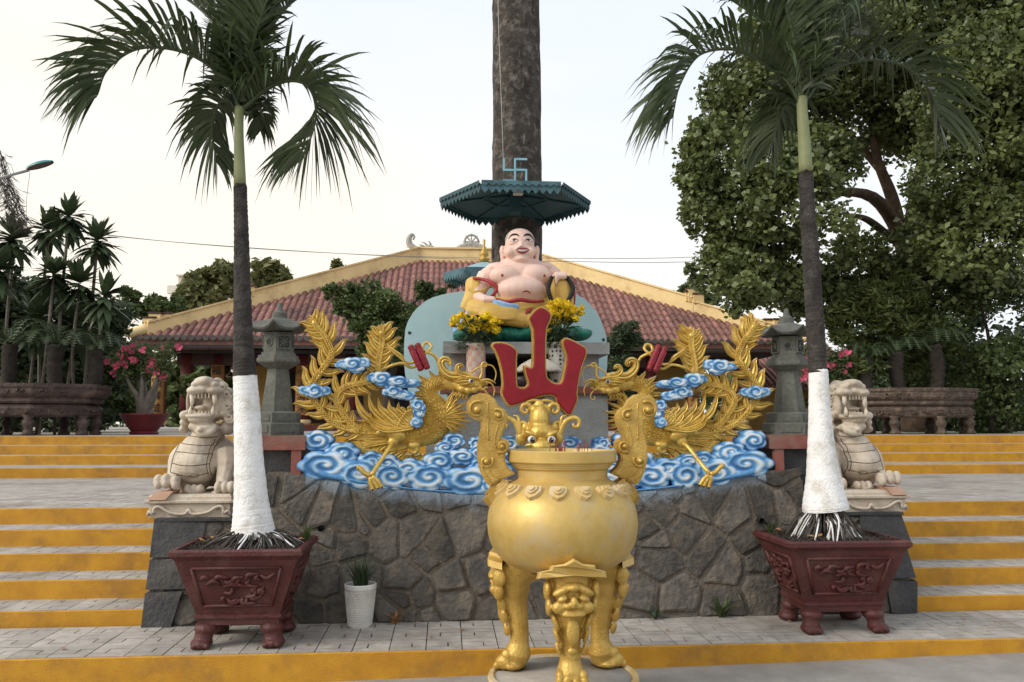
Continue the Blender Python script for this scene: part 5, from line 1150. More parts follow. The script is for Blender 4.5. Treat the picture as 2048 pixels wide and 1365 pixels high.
def palm(base, pts_trunk, side, fronds, mound):
    """pts_trunk: (px,py,half width px) ; base Y"""
    Y = base[1]; rt = thing('palm_tree', (base[0], Y, base[2]), 'palm with white-painted trunk foot growing in the '+side+' red planter', 'palm tree', 'pair of planter palms'); ppm = Y/FPX
    def seg(name, rng_, mat, ring=.045, amp=.03):
        P = [p for p in pts_trunk if rng_[0]-.1 <= p[1] <= rng_[1]+.1]; W = []
        C = [Vector((*[atY(p[0], p[1], Y)[k] for k in (0, 1, 2)],)) for p in P]; n = max(8, int((C[0]-C[-1]).length/ring*3)); C2 = spline(C, n); R2 = spline([Vector((p[2]*ppm, 0, 0)) for p in P], n)
        m = MB(); m.tube(C2, [R2[i].x*(1+amp*(1 if i % 3 == 0 else -.4)+random.uniform(-.008, .008)) for i in range(n+1)], 20)
        if name == 'painted_trunk':
            for i2 in range(20): v_ = m.v[-20+i2]; m.v[-20+i2] = (v_[0], v_[1], v_[2]+random.uniform(-.007, .005))
        return m.build(name, mat, rt)
    ys = [p[1] for p in pts_trunk]; wy_, gy, cy2 = mound['white'], mound['green'], mound['crown']
    seg('painted_trunk', (wy_, max(ys)), 'white_paint', .04, .012); seg('trunk', (gy, wy_), 'palm_bark', .03, .035); seg('crownshaft', (cy2, gy), 'crownshaft', .2, .0)
    for k, (pp, L, dr) in enumerate(fronds):
        C = [Vector((*atY(p[0], p[1], Y+p[2]),)) for p in pp]; frond(C, rt, L, droop=dr, seed=k*7+len(side))
    m = MB(); wmesh = MB(); zb = base[2]; N = 150
    for k in range(N):
        q = random.uniform(0, 6.283); r0, h0 = mound['r0']*random.uniform(.8, 1.0), mound['h']*random.uniform(.55, 1); r1 = mound['r1']*random.uniform(.6, 1.1)
        C_ = spline([(base[0]+r0*math.cos(q), Y+r0*math.sin(q), zb+h0), (base[0]+(r0+r1)*.5*math.cos(q+.1), Y+(r0+r1)*.5*math.sin(q+.1), zb+h0*random.uniform(.55, .8)), (base[0]+r1*math.cos(q+random.uniform(-.15, .15)), Y+r1*math.sin(q), zb-.015)], 6)
        (wmesh if random.random() < mound['wf'] else m).tube(C_, random.uniform(.0035, .0075), 5)
    tag(m.build('root', 'root', rt), kind='stuff'); tag(wmesh.build('painted_root', 'white_paint', rt), kind='stuff')
    # flower threads hanging from the crown
    return rt
p1 = atY(505, 1060, c1y+.03); palm((p1.x, c1y+.03, zs1+.01),
  [(506,1075,44),(506,1060,41),(504,1030,36),(501,980,31),(497,900,27),(494,820,25),(491,770,23),(490,752,23),(487,700,19.5),(485,600,17),(483,480,14.5),(481,400,13.2),(480.5,376,13),(480,374,12),(479,330,11),(478,280,9.5),(478,240,9),(480,215,10)], 'left',
  [([(483,225,0),(455,170,0),(405,122,-.05),(340,98,-.1),(270,100,-.15),(215,140,-.2),(195,190,-.22)],.40,.42), ([(488,218,0),(530,180,.0),(575,162,.0),(612,170,0),(630,205,0),(628,255,.05),(605,320,.1)],.40,.45),
   ([(480,228,0),(458,200,.15),(436,212,.3),(425,260,.42),(432,320,.5)],.30,.5), ([(490,205,0),(510,130,.05),(540,60,.1),(585,5,.15),(640,-25,.2)],.36,.25), ([(487,200,0),(490,100,.1),(500,0,.25),(520,-90,.4)],.36,.2),
   ([(484,205,0),(465,120,.1),(430,50,.2),(375,0,.3),(320,-20,.35)],.36,.35), ([(492,228,0),(508,214,.2),(522,225,.4),(520,260,.5)],.16,.5), ([(486,205,0),(500,110,-.1),(520,40,-.2),(545,-30,-.3)],.34,.25)],
  dict(white=752, green=374, crown=215, r0=.10, h=.085, r1=.32, wf=.22))
p2 = atY(1648, 1010, c2y+.0); palm((p2.x, c2y, zs2+.01),
  [(1652,1020,46),(1650,1005,44),(1647,960,35),(1643,900,28),(1640,840,23),(1638,790,20.5),(1637,748,19.5),(1636,745,18.5),(1632,680,19),(1627,600,18),(1621,500,17),(1615,420,15.5),(1612,352,14.5),(1611.5,348,13.5),(1610,310,13.5),(1607,260,12),(1604,218,11),(1604,195,11)], 'right',
  [([(1602,212,0),(1575,165,0),(1530,128,0),(1470,100,-.05),(1400,110,-.1),(1360,170,-.12),(1345,235,-.14)],.40,.45), ([(1603,205,0),(1575,110,.0),(1530,50,.0),(1470,5,0),(1420,-20,0)],.34,.3), ([(1606,200,0),(1610,100,.1),(1620,0,.2),(1640,-80,.3)],.36,.2),
   ([(1608,205,0),(1650,150,.1),(1720,122,.2),(1800,130,.3),(1858,180,.35),(1880,250,.38)],.40,.45), ([(1607,200,0),(1650,90,0),(1720,10,0),(1790,-30,0),(1850,-20,0)],.42,.6), ([(1600,214,0),(1578,205,.2),(1560,235,.35),(1545,290,.45)],.28,.5), ([(1607,205,0),(1640,120,.25),(1690,70,.5),(1740,70,.8)],.34,.4), ([(1604,200,0),(1590,90,-.1),(1570,10,-.15),(1545,-60,-.2)],.36,.25)],
  dict(white=745, green=348, crown=195, r0=.115, h=.19, r1=.25, wf=.30))
# ================================================================== white pot with grass, weeds
c = atZ(719, 1255, PZ); gp = thing('white_flower_pot', (c.x, c.y+.02, PZ), 'white dimpled pot of grass standing against the stone wall', 'flower pot'); Yg = c.y+.02
MB().lathe([(.001, PZ), (.072, PZ), (.078, PZ+.012), (.105, PZ+.255), (.11, PZ+.26), (.11, PZ+.285), (.104, PZ+.29), (.098, PZ+.285), (.095, PZ+.25), (.001, PZ+.245)], 36, (c.x, Yg, 0), closed=True).build('pot', 'pot_white', gp, auto=40)
m = MB()
for i in range(15):
    for j in range(30):
        q = 2*math.pi*(j+.5*(i % 2))/30; z = .02+i*.0155; r = .0775+(.105-.078)*z/.255; m.ell((c.x+r*math.cos(q), Yg+r*math.sin(q), PZ+z), (.006, .006, .0052), 6, 4)
tag(m.build('dimples', 'pot_white', gp), kind='stuff'); MB().lathe([(.001, PZ+.262), (.096, PZ+.258)], 20, (c.x, Yg, 0), closed=True).build('soil', 'soil', gp)
def tuft(cpos, n, L, label, cat, mat='leaf_dark', wid=.004, lean_=.5, name='grass_tuft', broad=False):
    m = MB()
    for i in range(n):
        q = random.uniform(0, 6.283); l = L*random.uniform(.5, 1.1); p = Vector(cpos)+Vector((random.uniform(-.3, .3)*L*.5, random.uniform(-.3, .3)*L*.4, 0)); e = lean_*random.uniform(.2, 1.2); vs = []; a = Vector((-math.sin(q), math.cos(q), 0))
        for k in range(5): u = k/4; c_ = p+Vector((math.cos(q)*e*l*u**1.6, math.sin(q)*e*l*u**1.6, l*u*(1-.35*e*u))); ww = wid*((1-u**2) if not broad else math.sin(math.pi*(.1+.9*u))); vs += [c_-a*ww, c_+a*ww]
        m.add(vs, [(2*k, 2*k+1, 2*k+3, 2*k+2) for k in range(4)])
    return tag(m.build(name, mat, None, True, origin=cpos), label, cat)
tuft((c.x, Yg, PZ+.26), 150, .27, 'thin dark grass growing in the white pot', 'grass', 'leaf_dark', .0035, .75, 'pot_grass')
q = atZ(1425, 1222, PZ); tuft((q.x, 6.04, PZ), 16, .17, 'taller broad-leaved weed at the wall foot near the right planter', 'weed', 'leaf_mid', .018, .8, 'weed_plant', True)
q = atZ(1300, 1230, PZ); tuft((q.x, 6.03, PZ), 14, .10, 'low dark weed at the wall foot right of the burner', 'weed', 'leaf_dark', .014, 1.0, 'weed_plant', True)
q = atZ(795, 1225, PZ); tuft((q.x, 6.02, PZ), 20, .11, 'dry brown weed behind the white pot', 'weed', 'dry_leaf', .008, .8, 'weed_plant', True)
tuft((c1x+.36, c1y+.12, PZ+.60), 50, .14, 'green grass tuft in the right corner of the left planter', 'grass', 'leaf_mid', .004, .7)
tuft((c2x+.12, c2y+.22, PZ+.60), 40, .16, 'green weed tuft behind the roots in the right planter', 'grass', 'leaf_mid', .006, .7); tuft((c2x-.33, c2y+.22, PZ+.60), 24, .10, 'small green tuft in the far left corner of the right planter', 'grass', 'leaf_mid', .005, .7)

for i, (px, py, z) in enumerate(((1585, 1246, PZ), (930, 1262, PZ), (620, 1290, PZ), (1330, 1262, PZ), (1930, 1240, PZ), (120, 1300, PZ), (860, 1275, PZ))):
    p = atZ(px, py, z)+Vector((0, 0, .006)); q = random.uniform(0, 6.28); d = Vector((math.cos(q), math.sin(q), .12)); a = Vector((-math.sin(q), math.cos(q), 0)); L, w_ = random.uniform(.035, .06), .013
    o = MB().add([p, p+d*L*.45+a*w_, p+d*L, p+d*L*.5-a*w_, p+d*L*.5+Vector((0, 0, .008))], [(0, 1, 4), (1, 2, 4), (2, 3, 4), (3, 0, 4)]).build('fallen_leaf', 'dry_leaf', None, False, origin=tuple(p)); tag(o, 'small dry leaf lying on the patterned pavers of the lowest platform', 'leaf', 'dry leaves on the platform')
# ================================================================== temple hall
YE, YR = 21.5, 26.5
tl = atY(262, 676, YE); XT = atY(943, 505, YR).x; HW = XT-tl.x; ze = tl.z; rzz = atY(943, 522, YR).z; RH = XT-atY(838, 510, YR).x; ZF = PLAZA+.16
tem = thing('temple_hall', (XT, YR, PLAZA), 'long temple hall with red tiled hip roof and yellow ridges', 'temple')
MB().box((XT-HW+1.2, YE+.5, PLAZA-.1), (XT+HW-1.2, YR+6, ZF)).build('plinth', 'temple_red', tem, False)
rf = MB(); dd = YR-YE
cs = [(XT-HW, YE, ze), (XT+HW, YE, ze), (XT+HW, YR+dd, ze), (XT-HW, YR+dd, ze), (XT-RH, YR, rzz), (XT+RH, YR, rzz)]
cs2 = [(x, y, z-.16) for x, y, z in cs]
rf.add(cs+cs2, [(0, 1, 5, 4), (1, 2, 5), (2, 3, 4, 5), (3, 0, 4), (6, 10, 11, 7), (7, 11, 8), (8, 11, 10, 9), (9, 10, 6), (0, 6, 7, 1), (1, 7, 8, 2), (2, 8, 9, 3), (3, 9, 6, 0)])
roof = rf.build('roof', 'roof_tile', tem, False)
def slopez(y): return ze+(rzz-ze)*(y-YE)/dd
def tile_row(x, ytop, name='tile_row', axis=0):
    m = MB(); L = ytop-YE+.08; nt_ = max(1, int(L/.34)); n5 = 5; r = .064
    for i in range(nt_):
        ya, yb = YE-.08+L*i/nt_, YE-.08+L*(i+1)/nt_
        vs = []
        for (y, rr, lift) in ((ya, r*1.08, .022), (yb, r*.94, .004)):
            for j in range(n5): q = math.pi*j/(n5-1); vs.append((x+rr*math.cos(q), y, slopez(y)+lift+rr*math.sin(q)*1.0))
        fs = [(j, j+1, n5+j+1, n5+j) for j in range(n5-1)]+[tuple(range(n5))[::-1]]; m.add(vs, fs)
    return m
sp = .178; nrow = int(2*(HW-.15)/sp)
for i in range(nrow):
    x = XT-HW+.15+(i+.5)*(2*HW-.3)/nrow; u = abs(x-XT); yt = YR if u < RH else YE+dd*(HW-u)/(HW-RH)
    if yt-YE < .25: continue
    tile_row(x, yt).build('tile_row', 'roof_tile', roof, False)
m = MB()
for i in range(nrow):
    x = XT-HW+.15+(i+.5)*(2*HW-.3)/nrow; m2 = MB().lathe([(.001, 0), (.072, 0), (.072, .03)], 8, closed=True); m.add([(x+a, YE-.09+c_, ze+b_+.01) for a, b_, c_ in m2.v], m2.f)
tag(m.build('eave_tile_ends', 'eave_tile_end', roof, False), kind='stuff')
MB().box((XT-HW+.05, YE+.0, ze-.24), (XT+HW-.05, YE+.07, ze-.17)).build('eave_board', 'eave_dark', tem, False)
def beam(name, a, b, h, w, up=.0, mat='roof_trim', parent=roof):
    a, b = Vector(a), Vector(b); d = (b-a).normalized(); s = d.cross(Vector((0, 0, 1))).normalized()*w/2; u = Vector((0, 0, h)); o = Vector((0, 0, up)); vs = [a-s+o, a+s+o, b+s+o, b-s+o, a-s+o+u, a+s+o+u, b+s+o+u, b-s+o+u]
    return MB().add(vs, [(0, 3, 2, 1), (4, 5, 6, 7), (0, 1, 5, 4), (1, 2, 6, 5), (2, 3, 7, 6), (3, 0, 4, 7)]).build(name, mat, parent, False)
beam('ridge', (XT-RH-.1, YR, rzz-.1), (XT+RH+.1, YR, rzz-.1), .44, .3); beam('ridge_cap', (XT-RH-.16, YR, rzz+.341), (XT+RH+.16, YR, rzz+.341), .05, .4)
for s_ in (-1, 1):
    top_, bot = Vector((XT+s_*RH, YR, rzz)), Vector((XT+s_*HW, YE, ze)); d = bot-top_
    beam('hip_ridge', top_, top_+d*.66, .50, .30, -.12); beam('hip_ridge_cap', top_, top_+d*.66, .05, .38, .381)
    beam('hip_ridge', top_+d*.661, top_+d*.96, .39, .28, -.12); beam('hip_ridge_cap', top_+d*.661, top_+d*.96, .05, .36, .271)
    for k, (t, h) in enumerate(((.655, .62), (.672, .5), (.645, .5), (.93, .42), (.945, .34), (.90, .34))):
        p = top_+d*t; w_ = .16; MB().box((p.x-w_, p.y-.14, p.z+.25), (p.x+w_*.8, p.y+.14, p.z+h)).build('ridge_step', 'roof_trim', roof, False)
        MB().box((p.x-w_-.02, p.y-.16, p.z+h+.002), (p.x+w_*.8+.02, p.y+.16, p.z+h+.05)).build('ridge_step_cap', 'dark_wood', roof, False)
    e = top_+d*.955; m = MB(); m.tube(spline([e+Vector((0, 0, .12)), bot+Vector((0, 0, .12)), bot+Vector((s_*.25, -.25, .22)), bot+Vector((s_*.40, -.38, .38))], 12), [.15-.006*i for i in range(13)], 8); m.build('hip_curl', 'roof_trim', roof)
# ridge dragons and dharma wheel
for s_ in (-1, 1):
    dr = thing('ridge_dragon', (XT+s_*(RH-.05), YR, rzz+.39), 'grey carved dragon at the '+('left' if s_ < 0 else 'right')+' end of the temple ridge', 'roof ornament', 'ridge dragons'); k = YR/FPX
    def W(px, py): v = atY(px, py, YR); return (v.x if s_ < 0 else 2*XT-v.x, YR, v.z)
    m = MB(); m.tube(spline([W(868, 500), W(850, 502), W(832, 498), W(820, 490), W(818, 478), W(824, 470), W(829, 474), W(826, 480)], 24), [.03+.07*math.sin(math.pi*min(1, i/20)) for i in range(25)], 8); m.build('body', 'ornament_grey', dr)
    m = MB(); m.ell(W(860, 496), (.16, .08, .10), rot=(0, .3 if s_ < 0 else -.3, 0)); m.ell(W(868, 500), (.10, .06, .06)); m.build('head', 'ornament_grey', dr)
    for (a, b_) in (((855, 492), (842, 484)), ((862, 490), (856, 482)), ((850, 495), (836, 490)), ((822, 492), (812, 496)), ((840, 500), (826, 506))): MB().tube([W(*a), W((a[0]+b_[0])/2, (a[1]+b_[1])/2-2), W(*b_)], [.035, .025, .005], 6).build('mane_spike', 'ornament_grey', dr)
c = atY(943, 484, YR); wh = thing('dharma_wheel', (c.x, YR, rzz+.39), 'grey eight-spoked wheel on clouds at the middle of the temple ridge', 'roof ornament'); R = 14*YR/FPX
MB().tube([(c.x+R*math.cos(q), YR, c.z+R*math.sin(q)) for q in np.linspace(0, 6.283, 25)], .035, 6).build('rim', 'ornament_grey', wh)
for i in range(8): q = i*math.pi/4; MB().tube([(c.x, YR, c.z), (c.x+R*1.22*math.cos(q), YR, c.z+R*1.22*math.sin(q))], .022, 5).build('spoke', 'ornament_grey', wh)
MB().ell((c.x, YR, c.z), .06).build('hub', 'ornament_grey', wh)
m = MB()
for i in range(9): t = i/8*2-1; m.ell((c.x+t*.33, YR, rzz+.45+.10*(1-abs(t))), (.10, .07, .09)); m.ell((c.x+t*.42, YR, rzz+.42), (.07, .06, .05))
blob(m, 'cloud_base', 'ornament_grey', wh, .02, 1)
# walls, pillars, boards
yw = YE+2.6
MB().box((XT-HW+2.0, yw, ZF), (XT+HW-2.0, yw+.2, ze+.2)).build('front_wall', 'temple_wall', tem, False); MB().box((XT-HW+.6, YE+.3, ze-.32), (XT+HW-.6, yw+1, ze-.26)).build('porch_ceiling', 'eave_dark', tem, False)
MB().box((XT-HW+.9, YE+.75, ze-.62), (XT+HW-.9, YE+.95, ze-.32)).build('porch_beam', 'dark_wood', tem, False)
for k in range(9):
    x = XT-HW+3.0+k*(2*HW-6)/8
    if k % 2 == 0: continue
    dw = MB().box((x-1.1, yw-.05, ZF+.05), (x+1.1, yw-.002, ze-.5)).build('door', 'dark_wood', tem, False); MB().box((x-.95, yw-.07, ZF+.2), (x-.06, yw-.052, ze-.7)).build('door_panel', 'ink', dw, False); MB().box((x+.06, yw-.07, ZF+.2), (x+.95, yw-.052, ze-.7)).build('door_panel', 'ink', dw, False)
for k in range(4):
    x = XT-HW+4.2+k*(2*HW-8.4)/3; wn = MB().box((x-.45, yw-.06, ZF+.7), (x+.45, yw-.002, ZF+1.6)).build('window', 'dark_wood', tem, False); MB().box((x-.36, yw-.075, ZF+.78), (x+.36, yw-.061, ZF+1.52)).build('pane', 'ink', wn, False)
def glyphs(txt, size):
    cu = bpy.data.curves.new('glyph', 'FONT'); cu.body = txt; cu.size = size; cu.align_x = 'CENTER'; cu.align_y = 'CENTER'; cu.extrude = .004; o = bpy.data.objects.new('glyph', cu); COL.objects.link(o)
    dg = bpy.context.evaluated_depsgraph_get(); me = bpy.data.meshes.new_from_object(o.evaluated_get(dg)); bpy.data.objects.remove(o); return me
words = ['\u5fb7\u9858\u58fd\u6210', '\u798f\u6176\u5409\u7965', '\u5fc3\u6dfb\u6e05\u6de8', '\u6cd5\u754c\u5149\u660e', '\u6148\u60b2\u559c\u6368', '\u5e73\u5b89\u81ea\u5728']; wi = 0; GL = {}
for (px, full) in ((318, 1), (372, 0), (436, 1), (605, 1), (700, 0), (830, 0), (1300, 0), (1385, 1), (1478, 0), (1576, 1)):
    x = atY(px, 800, YE+.85).x; y = YE+.85; pl_ = MB().lathe([(.16, ZF), (.16, ze-.3)], 16, (x, y, 0)).build('pillar', 'temple_red', tem); MB().lathe([(.24, ZF), (.24, ZF+.10), (.2, ZF+.13)], 16, (x, y, 0)).build('pillar_base', 'roof_trim', pl_)
    if full:
        m = MB(); za, zc = ZF+.25, ze-.62; n = 9; vs = []
        for z in (za, zc):
            for rr in (.178, .205):
                for j in range(n): q = -math.pi/2-1.0+2.0*j/(n-1); vs.append((x+rr*math.cos(q), y+rr*math.sin(q), z))
        fs = [(n+j, n+j+1, 3*n+j+1, 3*n+j) for j in range(n-1)]+[(2*n+j, 2*n+j+1, 3*n+j+1, 3*n+j)[::-1] for j in range(n-1)]+[(0, n, 3*n, 2*n), (n-1, 3*n-1, 4*n-1, 2*n-1)]; m.add(vs, fs)
        bo_ = m.build('couplet_board', 'board_gold', pl_)
        tx = words[wi % len(words)]; wi += 1; H = (zc-za)/len(tx)
        for i, ch in enumerate(tx):
            if ch not in GL: GL[ch] = glyphs(ch, .25); GL[ch].materials.clear(); GL[ch].materials.append(MATS['ink'])
            g_ = bpy.data.objects.new('character', GL[ch]); g_.rotation_euler = (math.pi/2, 0, 0); g_.location = Vector((x, y-.212, zc-H*(i+.5)))-wl(bo_); link(g_, bo_)
# right wing roof of a neighbouring hall seen behind the right lantern
c = atY(1620, 735, 24); wr = thing('side_hall', (c.x, 25, PLAZA), 'lower red tiled roof of a side hall behind the right lantern', 'building'); a, b_, d_ = atY(1535, 770, 24), atY(1750, 775, 24), atY(1540, 690, 27)
s2 = MB().add([a, b_, (b_.x, 27, d_.z), (a.x, 27, d_.z), (a.x, 24, a.z-.15), (b_.x, 24, b_.z-.15), (b_.x, 27, d_.z-.15), (a.x, 27, d_.z-.15)], [(0, 1, 2, 3), (7, 6, 5, 4), (0, 4, 5, 1), (1, 5, 6, 2), (2, 6, 7, 3), (3, 7, 4, 0)]).build('roof', 'roof_tile', wr, False)
for i in range(18): x = a.x+.1+i*.175; MB().tube([(x, 23.95, a.z+.02), (x, 27, d_.z+.02)], .06, 6).build('tile_row', 'roof_tile', s2)
MB().box((a.x+.2, 24.6, PLAZA), (b_.x-.2, 26.8, a.z)).build('wall', 'temple_wall', wr, False)
# ================================================================== foliage helpers
def leaf_mesh(name, lumps, n, size, mat, parent, shell=.55, flat=.0, asp=.5, seed=0):
    """many small folded leaves spread through overlapping lumps; lumps: (center, (rx,ry,rz))"""
    g = np.random.default_rng(seed); vol = np.array([r[0]*r[1]*r[2] for c, r in lumps])**(2/3); cnt = g.multinomial(n, vol/vol.sum()); P = []
    for (c, r), k in zip(lumps, cnt):
        d = g.normal(size=(k, 3)); d /= np.linalg.norm(d, axis=1)[:, None]; rr = g.random(k)**(1/3); rr = shell+(1-shell)*rr; rr *= 1+.2*g.normal(size=k)
        P.append(np.array(c)+d*rr[:, None]*np.array(r))
    P = np.concatenate(P); n = len(P); og = np.array(wl(parent)) if parent is not None else 0
    a = g.normal(size=(n, 3)); a[:, 2] = a[:, 2]*.6-.25; a /= np.linalg.norm(a, axis=1)[:, None]; b = np.cross(a, g.normal(size=(n, 3))); b /= np.linalg.norm(b, axis=1)[:, None]; nn = np.cross(a, b)
    s = size*g.uniform(.5, 1.5, n)[:, None]; v = np.stack([P-a*s*.5, P+b*s*asp*.5+nn*s*.08, P+a*s*.5-nn*s*.06, P-b*s*asp*.5+nn*s*.08], 1).reshape(-1, 3)-og
    f = np.arange(n*4).reshape(n, 4); me = bpy.data.meshes.new(name); me.vertices.add(n*4); me.vertices.foreach_set('co', v.ravel()); me.loops.add(n*4); me.loops.foreach_set('vertex_index', f.ravel()); me.polygons.add(n); me.polygons.foreach_set('loop_start', np.arange(0, n*4, 4)); me.polygons.foreach_set('loop_total', np.full(n, 4)); me.materials.append(MATS[mat]); me.update(); me.validate()
    return link(bpy.data.objects.new(name, me), parent)
def pxl(px, py, rp, Y, ry=None, rzp=None):
    k = Y/FPX*1.01; c = atY(px, py, Y); return (tuple(c), (rp*k, (ry if ry else rp*k), (rzp if rzp else rp)*k))
def sublumps(L, m, f, seed):
    g = random.Random(seed); out_ = []
    for c, r in L:
        for i in range(m):
            d = Vector((g.gauss(0, 1), g.gauss(0, 1), g.gauss(0, 1))).normalized()*g.uniform(.45, .95); s = g.uniform(.7, 1.3)*f; out_.append(((c[0]+d.x*r[0], c[1]+d.y*r[1], c[2]+d.z*r[2]), (r[0]*s, r[1]*s, r[2]*s*.8)))
    return out_
def tree(name, base, label, lumps, n, size, mat, limbs=(), barkm='bark', cat='tree', group=None, sub=(9, .42), seed=1, shell=.35, asp=.55, fill=False):
    rt = thing(name, base, label, cat, group); lm = sublumps(lumps, sub[0], sub[1], seed) if sub else lumps
    if sub and fill: lm = lm+sublumps(lm, 2, .42, seed+5)
    lm = (lm+([(c, (r[0]*.8, r[1]*.8, r[2]*.8)) for c, r in lumps] if fill else [])) if sub else lumps
    leaf_mesh('crown', lm, n, size, mat, rt, shell, asp=asp, seed=seed)
    m = MB()
    for pts, r0, r1 in limbs: C_ = spline(pts, 14); m.tube(C_, [r0+(r1-r0)*i/14 for i in range(15)], 8)
    if limbs: m.build('trunk', barkm, rt)
    return rt
# big tree on the right
YG = 17.5
L = [pxl(1440,330,95,YG-2),pxl(1500,220,110,YG-1),pxl(1470,450,95,YG-2),pxl(1560,530,90,YG-2),pxl(1480,560,75,YG-2.5),pxl(1600,400,105,YG-3),pxl(1640,200,140,YG),pxl(1620,60,150,YG),pxl(1760,90,170,YG-1),pxl(1900,60,200,YG-2),pxl(2020,160,190,YG-3),pxl(2090,330,190,YG-3),pxl(1940,330,130,YG-3),pxl(1800,250,110,YG),pxl(1980,480,140,YG-3),pxl(1870,500,110,YG-1),pxl(1700,540,95,YG-1),pxl(1790,590,90,YG),pxl(1640,310,80,YG-2),pxl(1930,200,120,YG-3),pxl(2100,80,180,YG-3),pxl(1540,340,90,YG-3),pxl(1700,-40,160,YG),pxl(1420,270,55,YG-2),pxl(1385,350,50,YG-2),pxl(1400,420,55,YG-2),pxl(1430,540,60,YG-2),pxl(1540,130,90,YG-1),pxl(1660,590,60,YG-1),pxl(1600,590,50,YG-1)]
def W3(px, py, Y): return tuple(atY(px, py, Y))
bt_b = atY(1840, 868, YG+1); bt_b = (bt_b.x, YG+1, PLAZA)
big = tree('large_shade_tree', bt_b, 'huge spreading leafy tree filling the upper right corner', L, 185000, .112, 'leaf_tree', [
  ([bt_b, W3(1835, 700, YG+1), W3(1830, 600, YG+.6), W3(1815, 520, YG+.3)], .42, .3), ([W3(1815, 520, YG+.3), W3(1790, 450, YG), W3(1745, 395, YG-.5), W3(1680, 385, YG-1), W3(1610, 400, YG-1.6)], .20, .05), ([W3(1812, 520, YG+.3), W3(1785, 400, YG), W3(1755, 320, YG-.2), W3(1740, 230, YG)], .18, .06), ([W3(1815, 520, YG+.3), W3(1830, 400, YG), W3(1850, 300, YG-.6), W3(1880, 180, YG-1)], .2, .06), ([W3(1785, 480, YG), W3(1735, 440, YG-1), W3(1690, 430, YG-1.5)], .1, .04),
  ([W3(1820, 480, YG), W3(1900, 400, YG-1), W3(1990, 340, YG-2)], .16, .05), ([W3(1700, 390, YG-.8), W3(1600, 330, YG-1.5), W3(1500, 330, YG-2)], .08, .02), ([W3(1760, 340, YG), W3(1680, 250, YG), W3(1580, 200, YG-.5)], .09, .02)], sub=(12, .36), seed=11, shell=.15, asp=.72, fill=True)
# mid green shrubs under it
tree('mango_tree', tuple(atY(1760, 868, 15.5)), 'mid-green leafy tree with drooping shoots behind the right lion', [pxl(1740,680,75,15.5),pxl(1800,640,80,15.5),pxl(1700,740,60,15),pxl(1880,640,80,16),pxl(1690,650,40,15.5),pxl(1770,600,50,15.5),pxl(1850,700,80,16)], 15000, .15, 'leaf_light', [([W3(1790, 868, 15.5), W3(1790, 700, 15.5)], .1, .05)], sub=(8, .4), seed=21, asp=.3)
tree('dense_shrub', tuple(atY(1980, 868, 15)), 'dense dark small-leaved shrub at the right edge', [pxl(1960,640,110,15.5),pxl(2060,700,130,15),pxl(1960,780,90,16),pxl(2050,830,80,16),pxl(1880,770,80,17),pxl(1960,560,70,15.5),pxl(2060,560,80,15.5)], 22000, .10, 'leaf_mid', [([W3(1985, 868, 15.5), W3(1980, 700, 15.5), W3(1960, 600, 15.5)], .05, .02), ([W3(2010, 868, 15.5), W3(2030, 700, 15.5)], .04, .02)], 'dark_bark', 'shrub', sub=(8, .42), seed=22)
tree('dark_hedge', tuple(atY(1850, 868, 20)), 'dark dense hedge mass far behind the right planter tray', [pxl(1700,790,90,21),pxl(1850,760,110,21),pxl(2000,770,120,21),pxl(1780,690,80,22),pxl(1930,660,90,22),pxl(2120,760,120,21)], 12000, .2, 'leaf_dark', [], 'dark_bark', 'hedge', sub=(8, .5), seed=23)
# ---- left dracaenas
def rosette(c, R, n, seed, mat='leaf_dark'):
    g = random.Random(seed); m = MB(); c = Vector(c)
    for i in range(n):
        q = g.uniform(0, 6.283); el = g.uniform(-.9, 1.35); l = R*g.uniform(.75, 1.15); d = Vector((math.cos(q)*math.cos(el), math.sin(q)*math.cos(el), math.sin(el))); a = d.cross(Vector((0, 0, 1))).normalized() if abs(d.z) < .98 else Vector((1, 0, 0)); vs = []; w_ = R*.125
        st_ = c-Vector((0, 0, R*.35*g.random() if el < .3 else 0))
        for k in range(5): u = k/4; p = st_+d*l*u-Vector((0, 0, (.30 if el < .8 else .1)*l*u**2)); ww = w_*(.35+1.4*u if u < .45 else 1-((u-.45)/.55)**1.8)+.002; vs += [p-a*ww, p+a*ww]
        m.add(vs, [(2*k, 2*k+1, 2*k+3, 2*k+2) for k in range(4)])
    return m
names_ = ['tallest dracaena head against the sky', 'dracaena head left of the tallest one', 'dracaena head nearest the sky wires on the right', 'dracaena head at the far left edge', 'lower dracaena head in front of the dark hedge', 'low middle dracaena head above the adenium', 'lowest rightmost dracaena head near the temple corner', 'small dracaena head at the left edge below the lamp', 'drooping dracaena head over the dark planter tray', 'dim dracaena head deep in the shade at left']
for k, (px, py, rp, Y) in enumerate(((138,432,52,15),(98,460,50,15.5),(195,480,52,15),(30,478,56,15.5),(108,548,52,14.8),(160,566,54,14.8),(209,592,56,14.6),(0,540,60,15),(75,640,62,15.2),(150,650,60,15.4))):
    c = atY(px, py, Y); rt = thing('dracaena', (c.x, Y, PLAZA), names_[k], 'dracaena', 'dracaenas on the left'); rosette(c, rp*Y/FPX, 80, k+40).build('leaf_head', 'leaf_dark', rt)
    MB().tube(spline([(c.x+random.uniform(-.25, .1), Y+.1, PLAZA), (c.x-.06, Y, (PLAZA+c.z)/2), (c.x, Y, c.z-.05)], 8), .028, 6).build('stem', 'stem_grey', rt)
tree('dark_hedge', tuple(atY(60, 868, 18)), 'dark leafy hedge mass behind the left dracaenas', [pxl(20,640,80,17.5),pxl(110,650,80,17.5),pxl(190,680,70,18),pxl(60,740,90,18),pxl(170,770,80,18.5),pxl(-60,650,100,17),pxl(-40,560,60,17),pxl(60,590,45,17)], 26000, .14, 'leaf_dark', [], 'dark_bark', 'hedge', sub=(9, .45), seed=31)
